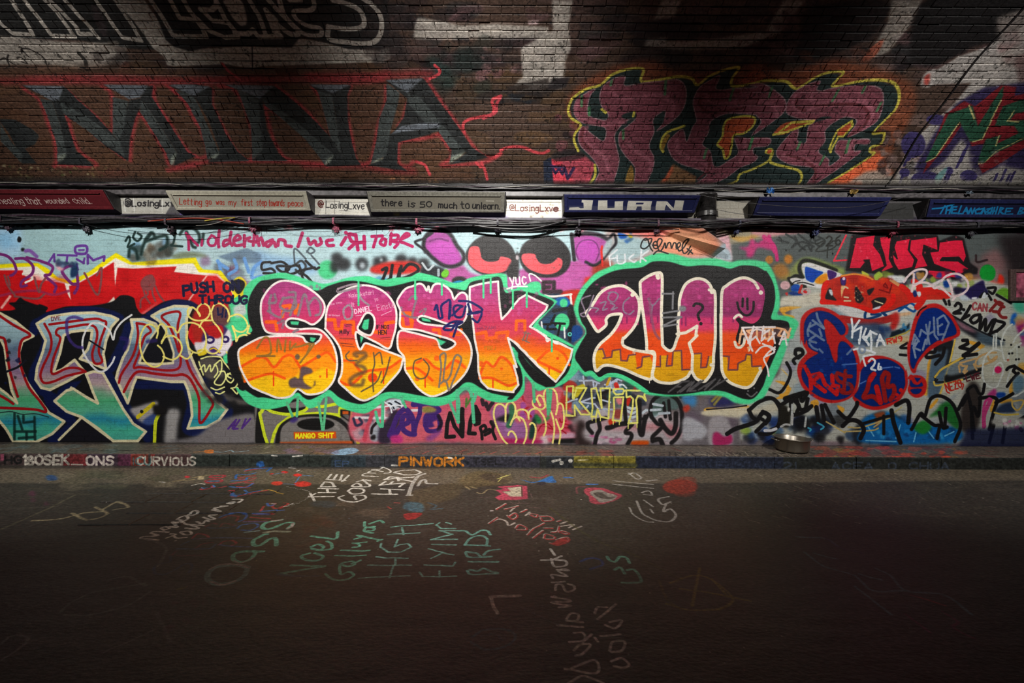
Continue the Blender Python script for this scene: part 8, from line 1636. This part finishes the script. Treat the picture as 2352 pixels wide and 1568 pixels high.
cable([(1640, 480), (1700, 491), (1780, 497)], .003, M_CAB[0], 'thin wire crossing the pale bricks beside the black pipe', None, 5.80)
cable([(1640, 436), (1710, 441), (1780, 445), (1850, 441)], .004, M_WIRE, 'pale wire lying on the rail over the blank navy box', None, 5.86)
for xa, la in ((905, 'thin hair of wire hanging under the grey sign box, left one'), (1268, 'tangle of thin wire hanging over the right painted eye')):
    P = [(xa, 505), (xa - 6, 522), (xa - 14, 536), (xa - 26, 543)] if xa < 1000 else [(1275, 505), (1262, 524), (1250, 534), (1238, 532), (1248, 524), (1264, 532), (1276, 520)]
    cable(P, .002, M_CAB[0], la, None, 5.94, 'wire')
# the cable that climbs the vault at the right
xk = on_depth(2041, 426, 6.0).x
P = []
for i in range(40):
    ph = PHI0 - .01 - (.46 * i / 39)
    y, z = vp(ph, VR - .012)
    P.append((xk + .012 * math.sin(i * .5), y, z))
P = [Vector((xk - .10, 5.93, 3.545)), Vector((xk - .04, 5.95, 3.56))] + P
v, f = tube(P, .009, 8)
o = link('cable', mesh(v, f, M_CAB[0], None, True)); o['label'] = 'black cable climbing the brick vault beside the green letters'; o['category'] = 'cable'

# ------------------------------------------------------------------ brackets clogged with paint
cols = ['3a2834', '34303a', '3c2c34', '7c3c50', '8c4458', '8c3c54', '2c2834', '302a34', '4c2c3c', '20264c', '23294c', '702c3c', '2a2a30']
near = ['left edge', 'red sign box', 'bricks beside the cream box', 'cream sign box', 'bricks right of the cream box', 'grey sign box', 'right end of the grey box', 'JUAN sign box left half', 'JUAN sign box right half', 'pipe, just to its right', 'blank navy box', 'right end of the blank box', 'blue lettered box']
ordn = ['first', 'second', 'third', 'fourth', 'fifth', 'sixth', 'seventh', 'eighth', 'ninth', 'tenth', 'eleventh', 'twelfth', 'thirteenth']
for i, px in enumerate(BR_X):
    p = on_depth(px, 508 + slope(px) + (4 if i in (1, 2) else 0), 5.90)
    root = thing('cable_bracket', (p.x, WALL_Y, p.z - .03), 'paint-clogged cable bracket under the %s, %s from the left' % (near[i], ordn[i]), 'bracket', 'paint-clogged cable brackets')
    m = plain('bracket_%d' % i, cols[i], .5, bscale=70, bstr=.8, vary=.5)
    r2 = random.Random(i)
    link('back_plate', bevel(mesh(*box_v(-.022, .022, -.028, -.001, -.06, .05), m), .004, 1), root)
    # hooked strap that carries the cables
    S_ = [(0, -.02, -.02), (0, -.09, -.024), (0, -.145, -.02), (0, -.152, .01), (0, -.15, .05), (0, -.12, .062)]
    v = []
    for y_, z_ in [(s[1], s[2]) for s in S_]: v += [(-.012, y_, z_), (.012, y_, z_), (.012, y_ + .004, z_ + .006), (-.012, y_ + .004, z_ + .006)]
    f = []
    for a in range(len(S_) - 1):
        for c_ in range(4): f.append((a * 4 + c_, a * 4 + (c_ + 1) % 4, a * 4 + 4 + (c_ + 1) % 4, a * 4 + 4 + c_))
    f += [(0, 3, 2, 1), tuple(len(v) - 4 + k for k in range(4))]
    link('strap', mesh(v, f, m), root)
    # crust of old paint hanging off it
    bm = bmesh.new(); bmesh.ops.create_icosphere(bm, subdivisions=3, radius=1)
    for vv in bm.verts:
        d = .75 + .55 * r2.random()
        if vv.co.z < -.3: d *= 1 + .5 * r2.random()
        vv.co = Vector((vv.co.x * .034 * d, vv.co.y * .022 * d - .05, vv.co.z * .046 * d - .045))
    me = bpy.data.meshes.new('mesh'); bm.to_mesh(me); bm.free(); me.materials.append(m)
    link('paint_crust', me, root)
    for s in (-1, 1):
        l = r2.uniform(.04, .08)
        link('wire_tie', mesh(*tube([(s * .012, -.06, -.04), (s * .03, -.075, -.06), (s * (.03 + l * .4), -.085, -.06 - l * .5)], [.003, .0025, .0015], 5), m), root)
    v, f = lathe([(0, 0), (.009, 0), (.009, .007), (0, .009)], 6)
    o = link('bolt', mesh(v, f, M_RAIL), root); o.rotation_euler = (math.pi / 2, 0, 0); o.location = (0, -.028, .03)

# ------------------------------------------------------------------ litter on the rail
def scrap(px, py, y, mat, label, sx, sz, seed):
    p = on_depth(px, py, y); r2 = random.Random(seed)
    nx, nz = 7, 6; v = []
    for j in range(nz + 1):
        for i in range(nx + 1):
            v.append((p.x + (i / nx - .5) * sx + r2.uniform(-.1, .1) * sx / 3, y + r2.uniform(-.018, .018), p.z + (j / nz - .5) * sz + r2.uniform(-.12, .12) * sz + .25 * sz * math.sin(i * 1.3 + seed)))
    f = [(j * (nx + 1) + i, j * (nx + 1) + i + 1, (j + 1) * (nx + 1) + i + 1, (j + 1) * (nx + 1) + i) for j in range(nz) for i in range(nx)]
    me = mesh(v, f, mat)
    o = link('plastic_scrap', me); o['label'] = label; o['category'] = 'litter'
    md = o.modifiers.new('thick', 'SOLIDIFY'); md.thickness = .003
    return o
scrap(1770, 438, 5.90, plain('scrap_blue', '3c74b4', .35, vary=.3), 'crumpled blue plastic scrap on the rail over the blank navy box', .10, .06, 2)
scrap(1962, 440, 5.90, plain('scrap_brown', '8c7440', .35, vary=.3), 'yellowish brown scrap caught in the cables above the blank box', .09, .05, 5)
scrap(2228, 442, 5.90, plain('scrap_pale', '7c8894', .35, vary=.3), 'small pale scrap caught above the blue lettered sign box', .08, .03, 8)

# ------------------------------------------------------------------ metal pan on the footway
M_STEEL, nt, b = nodes('steel')
b.inputs['Base Color'].default_value = (.30, .27, .23, 1); b.inputs['Metallic'].default_value = .9; b.inputs['Roughness'].default_value = .34
bump(nt, b, 14, .25, .003, (4, 4, .3))
root = thing('cooking_pan', (3.53, 5.75, PAVE_Z + .003), 'dented wide metal pan standing on the footway under the black tags', 'pan')
R_, H_ = .197, .158
prof = [(0, .004), (R_ * .8, .004), (R_ * .93, .012), (R_ * .965, .03), (R_, H_ - .006), (R_ + .012, H_ - .002), (R_ + .013, H_ + .003), (R_ + .004, H_ + .004), (R_ - .004, H_ - .004), (R_ * .955, .034), (R_ * .9, .018), (0, .012)]
v, f = lathe(prof, 56)
r2 = random.Random(3)
v = [(x * (1 + .02 * math.sin(3 * math.atan2(y, x) + 1)), y * (1 + .02 * math.sin(2 * math.atan2(y, x))), z + (.010 * (x / R_) * -1 if z > .1 else 0)) for x, y, z in v]
link('body', mesh(v, f, M_STEEL, None, True), root)
ring = [((R_ + .012) * (1 + .02 * math.sin(3 * t + 1)) * math.cos(t), (R_ + .012) * (1 + .02 * math.sin(2 * t)) * math.sin(t), H_ + .002 - .010 * math.cos(t)) for t in np.linspace(0, 2 * math.pi, 49)]
link('rim', mesh(*tube(ring, .005, 6, False), M_STEEL, None, True), root)
for s in (-1, 1):
    hx = s * (R_ + .004)
    P = [(hx, -.055, H_ - .022), (hx + s * .035, -.05, H_ - .014), (hx + s * .048, 0, H_ - .010), (hx + s * .035, .05, H_ - .014), (hx, .055, H_ - .022)]
    h = link('handle', mesh(*tube(smooth(P, False, 5), .006, 6), M_STEEL, None, True), root)
    for yy in (-.055, .055):
        link('rivet', mesh(*tube([(hx - s * .004, yy, H_ - .022), (hx + s * .006, yy, H_ - .022)], .009, 8), M_STEEL), h)
